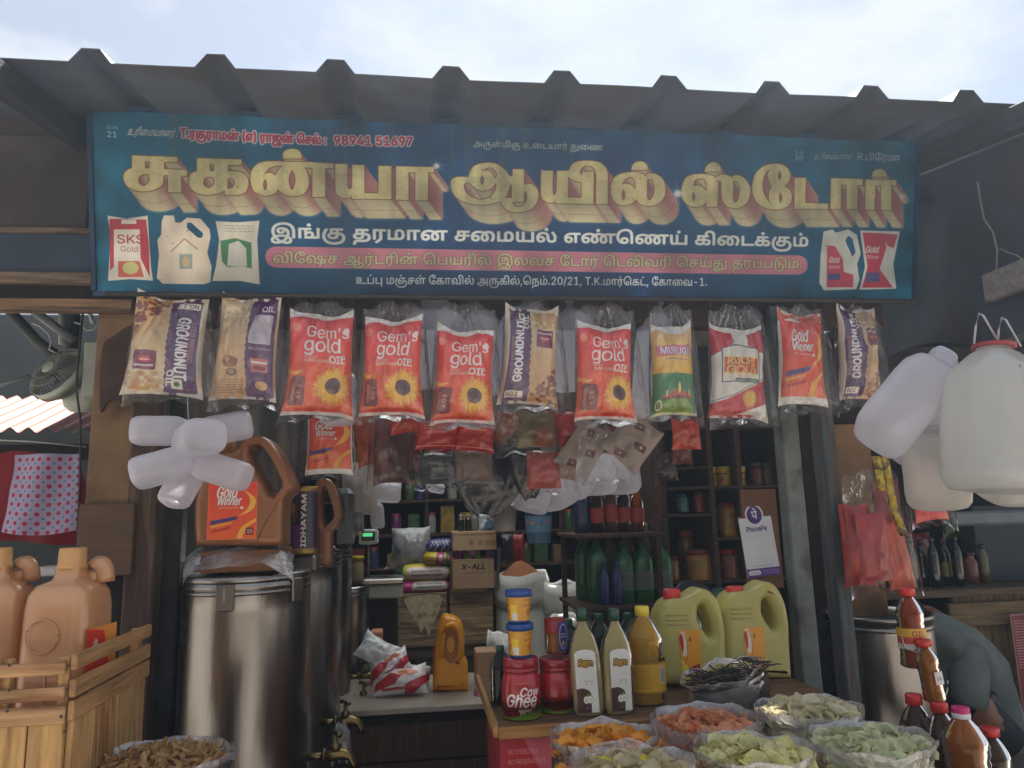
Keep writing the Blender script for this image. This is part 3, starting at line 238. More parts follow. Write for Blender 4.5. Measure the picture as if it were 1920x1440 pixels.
-18,33,0,28,0,40,12,20,22,1,16,0,24,-52,27,-39,0,-40,0,-72,-21,-27,-16,-15,32,32,18,88,22,49,0,72,0,90,-44,1,-38,0,-27,-42,-40,-76,-21,12,537,0,1,208,13,39,1,30,505,0,1,-36,-167,0,1,-241,-87,0,1,241,-171,0,1,-241,1090,640,2,12,233,-106,-57,26,195,92,1,229,-193,0,1,-241,-85,0,1,277,537,0,1,-36,-171,0,1,-241,12,321,339,-28,0,-40,19,1,14,0,15,40,19,29,0,28,0,40,-19,1,-15,0,-14,-40,-19,1102,1062,1,82,501,-6,-62,0,-96,19,-56,37,1,26,0,27,58,39,124,22,101,0,127,0,86,0,124,-24,76,-41,34,-51,1,-28,0,-40,-50,-60,-84,-42,-116,-26,-130,-12,-67,0,-29,0,-104,0,-160,26,-108,46,-66,58,-30,64,1,31,1,11,0,40,40,72,64,63,37,26,73,-22,-40,-28,-56,-59,-30,-62,1,-31,1,-9,0,-38,46,-68,92,-52,152,-30,105,0,13,0,84,0,136,18,96,36,50,53,1,35,0,38,-62,48,-108,23,-69,0,-123,0,-50,0,-72,-6,-23,-7,-24,-6,-20,-19,1,-15,0,-22,76,-24,59,0,44,0,62,14,36,33,1,29,1,135,-171,0,1,-90,-79,-8,1,134,525,0,1,-36,-187,0,1,-128,0,-33,-22,-38,-21,-14,-30,-18,-98,-16,1086,1234,2,94,249,-6,-52,0,-88,26,-52,56,1,46,0,49,88,73,158,39,107,0,48,0,88,-7,80,-16,39,-12,47,-22,52,-23,64,-67,1,-42,0,-33,-38,-45,-74,-22,-47,0,-60,0,-72,26,-36,44,1,29,0,27,24,46,46,42,35,19,51,21,30,8,68,14,96,7,75,0,299,0,1,-36,-167,0,1,-241,-87,0,1,241,-63,0,-34,0,-58,-3,-52,-5,-48,-10,-23,-8,-32,-11,-44,-38,-24,-48,1,-24,0,-34,44,-32,37,0,32,0,34,19,14,29,1,15,0,39,-60,64,-59,22,-46,17,-112,13,-63,0,-74,0,-110,-27,-66,-47,-7,-30,-2,-8,-2,-14,1,-4,0,-32,32,-39,52,-17,33,0,28,0,40,12,20,22,1,16,0,24,-52,27,-39,0,-40,0,-72,-21,-27,-16,-15,32,32,18,88,22,49,0,72,0,90,-44,1,-38,0,-27,-42,-40,-76,-21,12,619,339,-30,0,-36,19,1,14,0,15,36,19,31,0,30,0,36,-19,1,-15,0,-14,-36,-19,1012,801,2,46,249,-6,-52,0,-88,26,-52,56,1,44,0,38,52,57,43,19,32,14,82,20,112,9,77,0,57,0,1,-36,-67,0,-64,0,-88,-7,-54,-14,-19,-8,-38,-18,-40,-48,1,-30,0,-32,32,-39,52,-17,33,0,28,0,40,12,20,22,1,16,0,24,-52,27,-39,0,-40,0,-72,-21,-27,-16,-15,32,32,18,88,22,49,0,72,0,90,-44,1,-38,0,-27,-42,-40,-76,-21,8,529,0,1,241,-35,0,3,36,291,0,1,-36,-169,0,1,-241,1021,1022,1,155,333,283,72,0,92,-19,50,-29,15,-15,-19,-5,16,21,52,31,72,16,49,0,76,0,102,-29,54,-52,1,-34,0,-34,-40,-47,-35,-15,-40,-17,-106,-17,-126,-6,-69,0,-93,0,-66,0,-102,-4,-70,-12,-21,-12,-20,-10,-16,-24,1,-16,0,-30,44,-34,64,-14,33,0,44,0,64,12,52,24,27,14,42,24,76,30,92,16,65,0,36,0,68,-9,56,-21,34,-31,1,-22,0,-22,-42,-33,-72,-18,-43,0,-44,0,-60,12,-40,20,-20,25,1,13,0,23,48,32,33,15,69,-8,-34,-12,-30,-28,1,-16,0,-17,36,-25,45,0,20,0,34,8,22,16,1,16,0,14,-24,19,-40,11,-44,4,-23,0,-14,0,-30,-2,-11,-2,-24,-3,-44,-15,-40,-20,-19,-12,-32,-20,-72,-32,-88,-16,-59,0,-80,0,-104,31,-48,52,1,29,0,28,36,40,33,12,34,15,94,15,112,6,61,0,89,0,76,0,116,4,84,14,29,12,24,12,24,34,1,23,0,27,-40,34,-64,18,-41,0,-30,0,-44,-8,-15,-10,-20,-11,-16,-31,1,-26,1,-58,-87,0,1,44,0,24,-18,38,-42,26,-68,14,-47,0,-30,0,-34,-2,-19,-4,-35,-7,-26,-7,-34,-20,-14,-22,1,-12,0,-22,42,-26,51,0,38,0,50,22,1,20,0,17,-38,25,-64,14,-41,0,65,23,46,-2,72,-19,44,-33,1,-22,0,-36,-92,-43,-75,0,-56,0,-78,22,-38,36,1,22,0,36,72,49,124,26,1046,901,1,69,401,-6,-76,0,-124,29,-92,53,-52,75,1,45,0,56,74,84,122,57,148,29,77,0,80,0,112,-20,41,-18,36,-16,48,-46,20,-66,1,-48,1,-208,-83,0,1,182,0,46,-16,66,-32,45,-31,15,-28,15,-86,15,-57,0,-52,0,-116,-20,-100,-45,-64,-73,1,-54,0,-30,24,-51,46,-39,62,-27,37,-7,17,-2,20,-4,42,-3,23,0,50,0,62,29,1,28,0,23,-50,29,-43,0,-42,0,-52,-28,1,-24,0,-18,24,-34,25,-12,-57,-8,-26,12,-44,40,1,30,0,21,40,35,76,22,61,0,48,0,76,-20,46,-40,1,-28,0,-32,-54,-41,-92,-19,1020,723,1,39,261,-6,-60,0,-96,19,-56,37,1,26,0,27,58,39,124,22,103,0,353,0,1,-35,-359,0,-50,0,-70,-6,-25,-7,-22,-6,-20,-19,1,-15,0,-22,76,-24,57,0,44,0,64,14,36,33,1,29,1,135,-171,0,1,-90,-79,-8,1,134,525,0,1,-36,-187,0,1,-128,0,-33,-24,-38,-19,-14,-32,-18,-96,-16,1092,1013,2,81,249,-6,-52,0,-88,26,-52,56,1,45,0,41,48,60,84,41,110,20,63,0,48,0,100,-13,37,-19,28,-13,32,-36,12,-46,1,-30,0,-18,8,-28,18,-24,17,-8,14,-8,44,-9,29,0,32,0,56,16,32,38,1,33,0,34,-32,56,-58,46,-35,20,79,26,62,-40,72,-86,1,-52,0,-42,-50,-58,-92,-28,-71,0,-42,0,-70,
12,-27,13,-32,15,-32,53,-1,38,0,18,-8,38,-24,35,-25,12,-20,8,-56,10,-39,0,-70,0,-98,-34,-52,-58,1,-38,0,-32,32,-39,52,-17,33,0,28,0,40,12,20,22,1,16,0,24,-52,27,-39,0,-40,0,-72,-21,-27,-16,-15,32,32,18,88,22,49,0,72,0,90,-44,1,-38,0,-27,-42,-40,-76,-21,12,509,339,-30,0,-38,19,1,14,0,15,38,19,31,0,28,0,38,-19,1,-15,0,-14,-38,-19,1006,1121,2,84,321,-62,-96,0,-130,24,-66,41,1,27,0,12,24,24,23,8,14,5,28,6,50,3,41,0,747,0,5,-36,-739,0,-30,0,-34,-1,-16,-3,-7,-3,-14,-6,1,-11,0,-24,106,-30,109,0,17,0,100,0,146,24,94,41,25,26,5,9,10,13,8,25,1,14,0,28,-40,52,-82,36,-65,5,-14,1,-22,0,-13,0,-30,0,-52,-10,-30,-22,1,-18,0,-18,44,-26,41,0,40,0,44,24,1,22,0,16,-20,27,-27,12,59,9,18,-8,32,-20,18,-24,1,-14,0,-18,-22,-28,-40,-20,-62,-12,-37,0,-46,0,-74,18,-44,34,1,24,0,32,58,38,94,17,53,0,76,0,116,-26,80,-45,40,-56,1,-30,0,-14,-6,-25,-5,-12,-5,-11,-28,-41,-130,-56,-186,-29,-111,0,4,949,-77,1,354,85,0,1,-354,1140,1051,2,47,821,160,54,0,82,-29,46,-54,1,-38,0,-53,-74,-76,-124,-48,-162,-22,-87,0,-19,0,-102,0,-156,25,-110,45,-66,56,-32,65,1,33,1,9,0,41,38,72,62,63,39,28,75,-22,-58,-43,-68,-88,1,-52,1,-9,0,-37,42,-66,94,-52,146,-30,105,0,13,0,108,0,164,35,90,71,1,54,0,29,-26,37,-48,20,-35,0,-28,0,-48,-12,-19,-6,1,36,20,7,56,11,10,361,0,1,277,525,0,1,-36,-175,0,1,-241,-85,0,1,241,-173,0,1,-241,1093,1070,3,46,249,-6,-52,0,-88,26,-52,56,1,46,0,40,50,61,86,40,108,20,59,0,44,0,70,-9,58,-15,27,-11,-13,-48,-34,22,-90,24,-61,0,-68,0,-98,-34,-54,-57,1,-37,0,-33,32,-39,52,-18,33,0,28,0,40,12,20,22,1,16,0,24,-52,27,-39,0,-40,0,-72,-21,-27,-16,-15,32,32,18,88,22,49,0,72,0,90,-44,1,-38,0,-27,-42,-40,-76,-21,12,537,0,1,208,13,39,1,30,505,0,1,-36,-167,0,1,-241,-87,0,1,241,-171,0,1,-241,12,537,339,-30,0,-38,19,1,14,0,15,38,19,31,0,28,0,38,-19,1,-15,0,-14,-38,-19,1023,693,1,6,89,0,1,277,87,0,1,-241,503,0,1,-36,1122,1091,2,87,261,-6,-60,0,-96,19,-56,37,1,26,0,27,58,39,124,22,103,0,155,0,66,0,108,-18,76,-34,40,-50,1,-33,0,-21,-18,-38,-15,-15,-25,-31,-36,-27,-116,-38,-156,-19,-95,0,-11,0,-70,0,-120,15,-72,34,1,27,0,12,16,16,15,4,16,6,36,4,45,0,773,0,1,-36,-249,0,-65,0,-463,0,-12,0,-24,-4,1,-8,0,-14,88,-20,89,0,15,0,74,0,112,11,88,21,33,16,37,31,12,11,16,22,8,26,1,14,0,34,-52,46,-98,21,-65,0,-147,0,-50,0,-70,-6,-25,-7,-22,-6,-20,-19,1,-15,0,-22,76,-24,57,0,44,0,64,14,36,33,1,29,1,135,-171,0,1,-90,-79,-8,1,134,525,0,1,-36,-187,0,1,-128,0,-33,-24,-38,-19,-14,-32,-18,-96,-16,4,917,-78,1,355,89,0,1,-355,1024,1648,1,140,249,-6,-52,0,-88,26,-52,56,1,46,0,49,88,73,158,39,107,0,48,0,88,-7,80,-16,39,-12,43,-18,56,-26,64,-68,1,-42,0,-33,-38,-45,-74,-22,-47,0,-60,0,-72,26,-36,44,1,29,0,27,24,48,44,42,33,17,49,21,48,17,108,18,67,0,46,0,74,-7,66,-16,33,-12,47,-20,34,-16,48,-42,28,-48,1,-28,0,-33,-40,-45,-72,-22,-51,0,-56,0,-72,26,-36,44,1,29,0,25,20,46,48,44,41,21,45,19,32,8,68,14,96,7,73,0,301,0,1,-36,-171,0,1,-241,-83,0,1,241,-65,0,-34,0,-56,-2,-52,-5,-48,-10,-23,-9,-32,-11,-44,-37,-24,-47,1,-26,0,-34,42,-32,37,0,32,0,34,19,16,29,1,15,0,29,-32,48,-48,38,-27,10,-44,17,-90,13,-45,0,-56,0,-96,-14,-43,-18,-32,-14,-40,-39,-20,-45,1,-22,0,-34,44,-32,37,0,32,0,34,19,14,29,1,15,0,40,-60,63,-59,22,-46,17,-112,13,-63,0,-74,0,-110,-27,-66,-47,-7,-30,-2,-8,-2,-14,1,-4,0,-32,32,-39,52,-17,33,0,28,0,40,12,20,22,1,16,0,24,-52,27,-39,0,-40,0,-72,-21,-27,-16,-15,32,32,18,88,22,49,0,72,0,90,-44,1,-38,0,-27,-42,-40,-76,-21,1028,778,1,8,89,0,1,277,87,0,1,-241,431,0,1,241,87,0,1,-277,1047,720,1,84,453,-6,-82,0,-142,28,-110,54,-62,80,1,52,0,52,64,80,116,54,152,28,89,0,60,0,98,-18,58,-39,1,-31,0,-26,-44,-37,-76,-19,-47,0,-52,0,-72,20,-36,34,1,22,0,22,36,35,29,11,57,-9,-22,-13,-18,-26,1,-16,0,-22,44,-23,39,0,42,0,44,27,1,20,0,18,-36,22,-58,12,-37,0,-10,0,-30,0,-15,-1,-56,-5,-102,-25,-78,-44,-46,-61,1,-41,0,-39,40,-62,70,-44,94,-27,55,-5,16,-2,36,-1,13,0,40,0,60,13,34,25,1,19,0,22,-42,30,-45,0,-38,0,-52,-26,1,-26,0,-18,24,-34,25,-12,-61,-8,-26,12,-40,39,1,27,0,24,40,36,76,21,55,0,50,0,76,-20,44,-39,1,-28,0,-32,-60,-41,-104,-19,1008,1126,1,148,257,-160,-64,0,-94,22,-50,42,1,29,0,35,74,54,63,18,58,18,154,18,
85,0,80,0,130,-14,51,-12,56,-14,76,-37,38,-43,1,-23,0,-43,-110,-50,-101,0,-70,0,-132,19,-63,19,-52,13,-96,43,-84,54,-27,27,-48,41,-48,85,1,49,0,43,60,83,120,66,184,40,129,0,122,0,178,-34,57,-34,40,-23,48,-55,26,-70,1,-45,1,-161,-85,0,1,136,0,48,-22,75,-48,57,-37,20,-48,24,-134,24,-93,0,-84,0,-148,-26,-112,-50,-62,-72,1,-48,0,-32,18,-51,36,-47,25,-24,24,-25,78,-51,104,-45,61,-16,42,-12,90,-9,51,0,76,0,60,33,1,27,0,25,-62,42,-49,13,-48,12,-120,12,-63,0,-88,0,-130,-18,-41,-14,-44,-14,-42,-38,1,-20,0,-28,62,-32,73,0,44,0,80,6,41,11,60,14,104,48,76,58,17,29,14,20,14,42,1,21,0,36,-40,49,-62,30,-33,5,-49,3,-6,0,-20,0,-7,0,-36,0,-58,-10,-34,-22,1,-16,0,-19,44,-25,43,0,38,0,44,24,1,21,0,16,-24,27,-23,14,81,-3,12,-7,22,-18,14,-22,1,-12,0,-22,-40,-33,-72,-19,-51,0,-44,0,-76,19,-44,35,1,23,0,29,60,37,102,18,63,0,96,0,128,-39,66,-70,1,-47,0,-22,-18,-59,-23,-28,-24,-31,-70,-53,-92,-43,-53,-15,-64,-18,-132,-18,1078,1044,3,35,89,0,1,277,517,0,1,-36,-173,0,1,-79,20,6,64,13,45,0,50,0,72,-19,38,-36,1,-26,0,-18,-20,-32,-15,-14,123,0,1,-36,-459,0,1,36,253,0,16,12,20,31,1,17,0,26,-50,22,-37,0,-32,0,-60,-12,-21,-9,1,-51,-85,0,1,169,-169,0,1,-241,6,733,0,1,36,139,0,1,241,87,0,1,-277,12,523,339,-30,0,-36,19,1,14,0,15,36,19,31,0,30,0,36,-19,1,-15,0,-14,-36,-19,1025,825,1,83,261,-6,-60,0,-96,19,-56,37,1,26,0,27,58,39,124,22,103,0,145,0,88,0,136,-22,76,-50,1,-43,0,-33,-48,-46,-47,-17,-32,-11,-84,-14,-108,-6,-71,0,-111,0,-42,0,-46,-6,-15,-6,-16,-5,-20,-20,1,-17,0,-7,4,-13,1,-6,-81,-2,-2,8,-4,22,1,8,0,22,32,31,25,9,18,7,38,7,52,4,33,0,111,0,90,0,112,8,72,15,23,13,20,10,22,30,1,18,0,25,-40,30,-64,16,-80,6,-39,0,-143,0,-50,0,-70,-6,-25,-7,-22,-6,-20,-19,1,-15,0,-22,76,-24,57,0,44,0,64,14,36,33,1,29,1,135,-171,0,1,-90,-79,-8,1,134,525,0,1,-36,-187,0,1,-128,0,-33,-24,-38,-19,-14,-32,-18,-96,-16,1027,1234,1,94,249,-6,-52,0,-88,26,-52,56,1,46,0,49,88,73,158,39,107,0,48,0,88,-7,80,-16,39,-12,47,-22,52,-23,64,-67,1,-42,0,-33,-38,-45,-74,-22,-47,0,-60,0,-72,26,-36,44,1,29,0,27,24,46,46,42,35,19,51,21,30,8,68,14,96,7,75,0,299,0,1,-36,-167,0,1,-241,-87,0,1,241,-63,0,-34,0,-58,-3,-52,-5,-48,-10,-23,-8,-32,-11,-44,-38,-24,-48,1,-24,0,-34,44,-32,37,0,32,0,34,19,14,29,1,15,0,39,-60,64,-59,22,-46,17,-112,13,-63,0,-74,0,-110,-27,-66,-47,-7,-30,-2,-8,-2,-14,1,-4,0,-32,32,-39,52,-17,33,0,28,0,40,12,20,22,1,16,0,24,-52,27,-39,0,-40,0,-72,-21,-27,-16,-15,32,32,18,88,22,49,0,72,0,90,-44,1,-38,0,-27,-42,-40,-76,-21,1083,1649,2,140,249,-6,-52,0,-88,26,-52,56,1,46,0,49,88,73,158,39,107,0,48,0,88,-7,80,-16,39,-12,43,-18,56,-26,64,-68,1,-42,0,-33,-38,-45,-74,-22,-47,0,-60,0,-72,26,-36,44,1,29,0,27,24,48,44,42,33,17,49,21,48,17,108,18,67,0,46,0,74,-7,66,-16,33,-12,47,-20,34,-16,48,-42,28,-48,1,-28,0,-33,-40,-45,-72,-22,-51,0,-56,0,-72,26,-36,44,1,29,0,25,20,46,48,44,41,21,45,19,32,8,68,14,96,7,73,0,301,0,1,-36,-171,0,1,-241,-83,0,1,241,-65,0,-34,0,-56,-2,-52,-5,-48,-10,-23,-9,-32,-11,-44,-37,-24,-47,1,-26,0,-34,42,-32,37,0,32,0,34,19,16,29,1,15,0,29,-32,48,-48,38,-27,10,-44,17,-90,13,-45,0,-56,0,-96,-14,-43,-18,-32,-14,-40,-39,-20,-45,1,-22,0,-34,44,-32,37,0,32,0,34,19,14,29,1,15,0,40,-60,63,-59,22,-46,17,-112,13,-63,0,-74,0,-110,-27,-66,-47,-7,-30,-2,-8,-2,-14,1,-4,0,-32,32,-39,52,-17,33,0,28,0,40,12,20,22,1,16,0,24,-52,27,-39,0,-40,0,-72,-21,-27,-16,-15,32,32,18,88,22,49,0,72,0,90,-44,1,-38,0,-27,-42,-40,-76,-21,12,825,339,-28,0,-38,19,1,14,0,15,38,19,29,0,30,0,38,-19,1,-15,0,-14,-38,-19,1089,963,3,8,355,0,1,277,87,0,1,-241,349,0,1,241,89,0,1,-277,23,241,-6,-36,0,-56,13,-19,11,-10,8,-18,18,-12,32,1,25,1,176,87,0,1,-165,0,-24,8,-37,21,-10,10,-5,28,-6,19,0,30,0,50,16,23,16,-1,-42,-18,-10,-60,-16,12,481,339,-28,0,-38,19,1,14,0,15,38,19,29,0,30,0,38,-19,1,-15,0,-14,-38,-19,1018,825,1,63,261,-6,-60,0,-96,19,-56,37,1,26,0,27,58,39,124,22,103,0,181,0,52,0,76,-5,56,-11,25,-8,26,-10,30,-33,1,-21,0,-38,-92,-42,-81,0,-22,0,-56,3,-21,3,19,34,16,-2,40,-3,19,0,46,0,50,23,1,24,0,17,-30,21,-48,10,-62,3,-29,0,-195,0,-50,0,-70,-6,-25,-7,-22,-6,-20,-19,1,-15,0,-22,76,-24,57,0,44,0,64,14,36,32,1,30,1,
135,-171,0,1,-90,-79,-8,1,134,525,0,1,-36,-187,0,1,-128,0,-33,-24,-38,-19,-14,-32,-18,-96,-16,1077,825,2,63,261,-6,-60,0,-96,19,-56,37,1,26,0,27,58,39,124,22,103,0,181,0,52,0,76,-5,56,-11,25,-8,26,-10,30,-33,1,-21,0,-38,-92,-42,-81,0,-22,0,-56,3,-21,3,19,34,16,-2,40,-3,19,0,46,0,50,23,1,24,0,17,-30,21,-48,10,-62,3,-29,0,-195,0,-50,0,-70,-6,-25,-7,-22,-6,-20,-19,1,-15,0,-22,76,-24,57,0,44,0,64,14,36,32,1,30,1,135,-171,0,1,-90,-79,-8,1,134,525,0,1,-36,-187,0,1,-128,0,-33,-24,-38,-19,-14,-32,-18,-96,-16,12,433,339,-28,0,-40,19,1,14,0,15,40,19,29,0,28,0,40,-19,1,-15,0,-14,-40,-19,1088,858,3,23,581,283,76,0,96,-39,44,-68,1,-45,0,-35,-28,-50,-33,-16,-22,-12,-60,-12,-82,-6,-57,0,-423,0,1,277,87,0,1,-241,227,0,1,142,0,30,24,37,21,13,24,12,64,13,16,579,247,-18,0,-32,-5,-9,-6,-16,-10,-16,-26,1,-31,1,-133,47,0,68,0,76,19,32,43,1,36,0,32,-26,50,-58,31,12,431,339,-30,0,-36,19,1,14,0,15,36,19,31,0,30,0,36,-19,1,-15,0,-14,-36,-19,1036,1044,1,58,249,-6,-52,0,-88,26,-52,56,1,46,0,53,86,72,140,36,83,0,76,0,108,-23,70,-39,34,-51,1,-30,0,-32,-28,-50,-19,-22,267,0,1,241,87,0,1,-277,-439,0,-3,32,22,17,30,51,1,34,0,36,-52,50,-90,26,-61,0,-70,0,-100,-34,-54,-57,1,-37,0,-33,32,-39,52,-18,33,0,28,0,38,12,22,22,1,16,0,24,-52,27,-39,0,-40,0,-72,-21,-27,-16,-15,32,32,18,88,22,49,0,72,0,90,-44,1,-38,0,-27,-42,-40,-76,-21,1038,1345,2,53,909,283,44,0,60,-13,40,-22,16,-29,1,-16,0,-19,-12,-41,-11,-23,-11,-24,-119,-238,-79,11,69,135,17,28,41,83,14,27,12,41,1,19,0,22,-38,23,-35,0,-40,0,-50,-28,1,-28,0,-23,42,-28,76,-14,49,0,17,0,72,0,88,26,29,12,81,0,1,-164,-487,0,19,36,391,0,1,40,0,12,2,25,3,11,-28,-13,-100,-20,-63,0,-15,0,-54,0,-90,12,-68,25,-36,38,1,26,0,26,40,40,78,25,56,249,-6,-52,0,-88,26,-52,56,1,46,0,53,86,72,140,36,83,0,76,0,108,-23,70,-39,34,-51,1,-30,0,-32,-28,-50,-19,-22,265,0,1,-36,-351,0,-3,32,22,17,30,51,1,34,0,36,-52,50,-90,26,-61,0,-70,0,-100,-34,-54,-57,1,-37,0,-33,32,-39,52,-18,33,0,28,0,38,12,22,22,1,16,0,24,-52,27,-39,0,-40,0,-72,-21,-27,-16,-15,32,32,18,88,22,49,0,72,0,90,-42,1,-40,0,-27,-42,-40,-76,-21,1007,1313,3,84,321,-62,-96,0,-130,24,-66,41,1,27,0,12,24,24,23,8,14,5,28,6,50,3,41,0,747,0,5,-36,-739,0,-30,0,-34,-1,-16,-3,-7,-3,-14,-6,1,-11,0,-24,106,-30,109,0,17,0,100,0,146,24,94,41,25,26,5,9,10,13,8,25,1,14,0,28,-40,52,-82,36,-65,5,-14,1,-22,0,-13,0,-30,0,-52,-10,-30,-22,1,-18,0,-18,44,-26,41,0,40,0,44,24,1,22,0,16,-20,27,-27,12,59,9,18,-8,32,-20,18,-24,1,-14,0,-18,-22,-28,-40,-20,-62,-12,-37,0,-46,0,-74,18,-44,34,1,24,0,32,58,38,94,17,53,0,76,0,116,-26,80,-45,40,-56,1,-30,0,-14,-6,-25,-5,-12,-5,-11,-28,-41,-130,-56,-186,-29,-111,0,45,923,-160,-130,0,-144,43,1,40,0,15,28,25,62,17,47,0,26,0,56,-6,27,-5,-15,-33,-20,4,-46,5,-19,0,-30,0,-36,-12,1,-11,0,-12,38,-22,88,-12,77,0,7,0,88,0,130,21,74,42,1,29,0,22,-48,26,-43,0,-32,0,-50,-9,-17,-7,1,35,20,6,56,9,37,0,42,0,74,-18,48,-36,1,-28,0,-38,-92,-58,-170,-32,-117,0,4,949,-62,1,339,85,0,1,-339,1033,1013,1,81,249,-6,-52,0,-88,26,-52,56,1,45,0,41,48,60,84,41,110,20,63,0,48,0,100,-13,37,-19,28,-13,32,-36,12,-46,1,-30,0,-18,8,-28,18,-24,17,-8,14,-8,44,-9,29,0,32,0,56,16,32,38,1,33,0,34,-32,56,-58,46,-35,20,79,26,62,-40,72,-86,1,-52,0,-42,-50,-58,-92,-28,-71,0,-42,0,-70,12,-27,13,-32,15,-32,53,-1,38,0,18,-8,38,-24,35,-25,12,-20,8,-56,10,-39,0,-70,0,-98,-34,-52,-58,1,-38,0,-32,32,-39,52,-17,33,0,28,0,40,12,20,22,1,16,0,24,-52,27,-39,0,-40,0,-72,-21,-27,-16,-15,32,32,18,88,22,49,0,72,0,90,-44,1,-38,0,-27,-42,-40,-76,-21,1145,1271,2,35,879,422,62,0,104,-18,43,-17,28,-11,42,-35,26,-55,1,-42,1,-244,-85,0,1,230,0,40,-16,50,-34,29,-21,10,-28,13,-76,12,-39,0,-54,0,-78,-18,-40,-33,1,-23,0,-18,20,-27,36,-20,48,-13,33,-2,3,-35,-62,3,-102,28,-58,50,1,34,0,38,68,48,116,26,82,249,-6,-52,0,-88,26,-52,56,1,45,0,41,48,60,84,41,110,20,63,0,48,0,100,-13,37,-19,28,-13,32,-36,12,-46,1,-30,0,-18,8,-28,18,-24,17,-8,14,-8,44,-9,29,0,32,0,56,16,32,38,1,33,0,32,-20,51,-40,43,-25,22,79,18,30,-26,42,-51,22,-55,1,-30,0,-42,-50,-58,-92,-28,-71,0,-42,0,-70,12,-27,13,-32,15,-32,53,-1,38,0,18,-8,38,-24,35,-25,12,-20,8,-56,10,-39,
0,-70,0,-98,-34,-52,-58,1,-38,0,-32,32,-39,52,-17,33,0,28,0,40,12,20,22,1,16,0,24,-52,27,-39,0,-40,0,-72,-21,-27,-16,-15,32,32,18,88,22,49,0,72,0,90,-44,1,-38,0,-27,-42,-40,-76,-21,1087,778,2,8,89,0,1,277,87,0,1,-241,431,0,1,241,87,0,1,-277,12,389,339,-28,0,-38,19,1,14,0,15,38,19,29,0,30,0,38,-19,1,-15,0,-14,-38,-19,1116,1015,2,66,425,-148,-82,0,-130,34,-92,65,-48,95,1,61,1,14,0,61,48,96,88,72,120,48,148,24,81,0,84,0,120,-22,45,-18,36,-15,48,-37,28,-48,12,-58,1,-36,1,-188,-85,0,1,167,0,42,-16,73,-48,58,-47,18,-30,12,-88,14,-57,0,-60,0,-116,-19,-100,-39,-78,-64,-44,-89,1,-59,0,-58,36,-86,70,-54,98,-27,61,0,60,0,86,18,54,35,28,51,1,33,0,37,-26,43,-50,18,-33,0,-30,0,-52,-13,-19,-7,1,36,20,8,58,12,39,0,56,0,82,-28,46,-56,1,-45,0,-51,-48,-68,-84,-42,-112,-18,4,357,0,1,277,87,0,1,-277,1131,778,1,10,605,-142,1,142,-515,0,1,277,87,0,1,-241,431,0,1,241,87,0,1,-419,1081,1210,4,50,981,160,54,0,82,-28,46,-52,1,-38,0,-45,-56,-67,-100,-48,-132,-29,-154,-13,-79,0,-27,0,-124,0,-182,26,-126,46,-76,60,-36,68,1,34,1,11,0,35,36,69,60,63,37,25,73,-22,-36,-29,-54,-58,-28,-58,1,-28,1,-7,0,-42,54,-71,112,-54,178,-30,125,0,15,0,96,0,160,20,116,40,66,62,1,42,0,27,-26,36,-48,19,-35,0,-30,0,-50,-13,-21,-7,3,36,18,8,58,12,46,505,-6,-54,0,-86,26,-52,56,1,44,0,38,48,57,45,19,32,14,82,20,112,9,75,0,59,0,1,-36,-69,0,-64,0,-84,-7,-56,-14,-19,-8,-38,-18,-40,-48,1,-30,0,-31,30,-39,54,-18,35,0,26,0,38,12,22,22,1,16,0,24,-54,27,-39,0,-40,0,-68,-21,-29,-16,-13,32,28,18,88,22,51,0,74,0,88,-44,1,-38,0,-27,-42,-40,-78,-21,8,783,0,1,241,-35,0,3,36,291,0,1,-36,-169,0,1,-241,12,607,339,-30,0,-36,19,1,14,0,15,36,19,31,0,30,0,36,-19,1,-15,0,-14,-36,-19,1026,789,2,51,557,181,52,0,84,-26,48,-51,1,-37,0,-45,-52,-52,-45,-17,-32,-11,-82,-14,-108,-6,-71,0,-75,0,-42,0,-46,-6,-15,-6,-16,-5,-20,-20,1,-17,0,-7,4,-13,1,-6,-81,-2,-2,8,-4,22,1,8,0,22,32,31,25,9,18,7,38,7,52,4,33,0,95,0,82,0,104,7,64,15,23,13,20,11,26,36,1,26,0,26,-28,34,-52,18,-39,0,-28,0,-56,-12,-21,-8,-1,37,24,8,64,12,10,89,0,1,277,521,0,1,-36,-173,0,1,-241,-85,0,1,241,-173,0,1,-241,1082,693,2,6,89,0,1,277,87,0,1,-241,503,0,1,-36,12,349,339,-30,0,-38,19,1,14,0,15,38,19,31,0,28,0,38,-19,1,-15,0,-14,-38,-19,5000,568,2,18,481,276,1,-276,-81,0,1,96,-30,-10,-68,-13,-45,0,-40,0,-66,13,-19,11,-24,13,-24,37,1,32,1,97,-79,0,1,35,585,0,1,-35,12,399,276,-237,0,1,-92,0,-20,6,-24,14,-14,11,-6,22,-12,53,0,40,0,68,20,27,12,5001,0,1,15,-167,308,-22,39,-42,45,-48,20,-35,0,-20,0,-36,-5,-11,-3,-23,37,38,7,53,0,54,0,80,-26,62,-61,29,-53,]
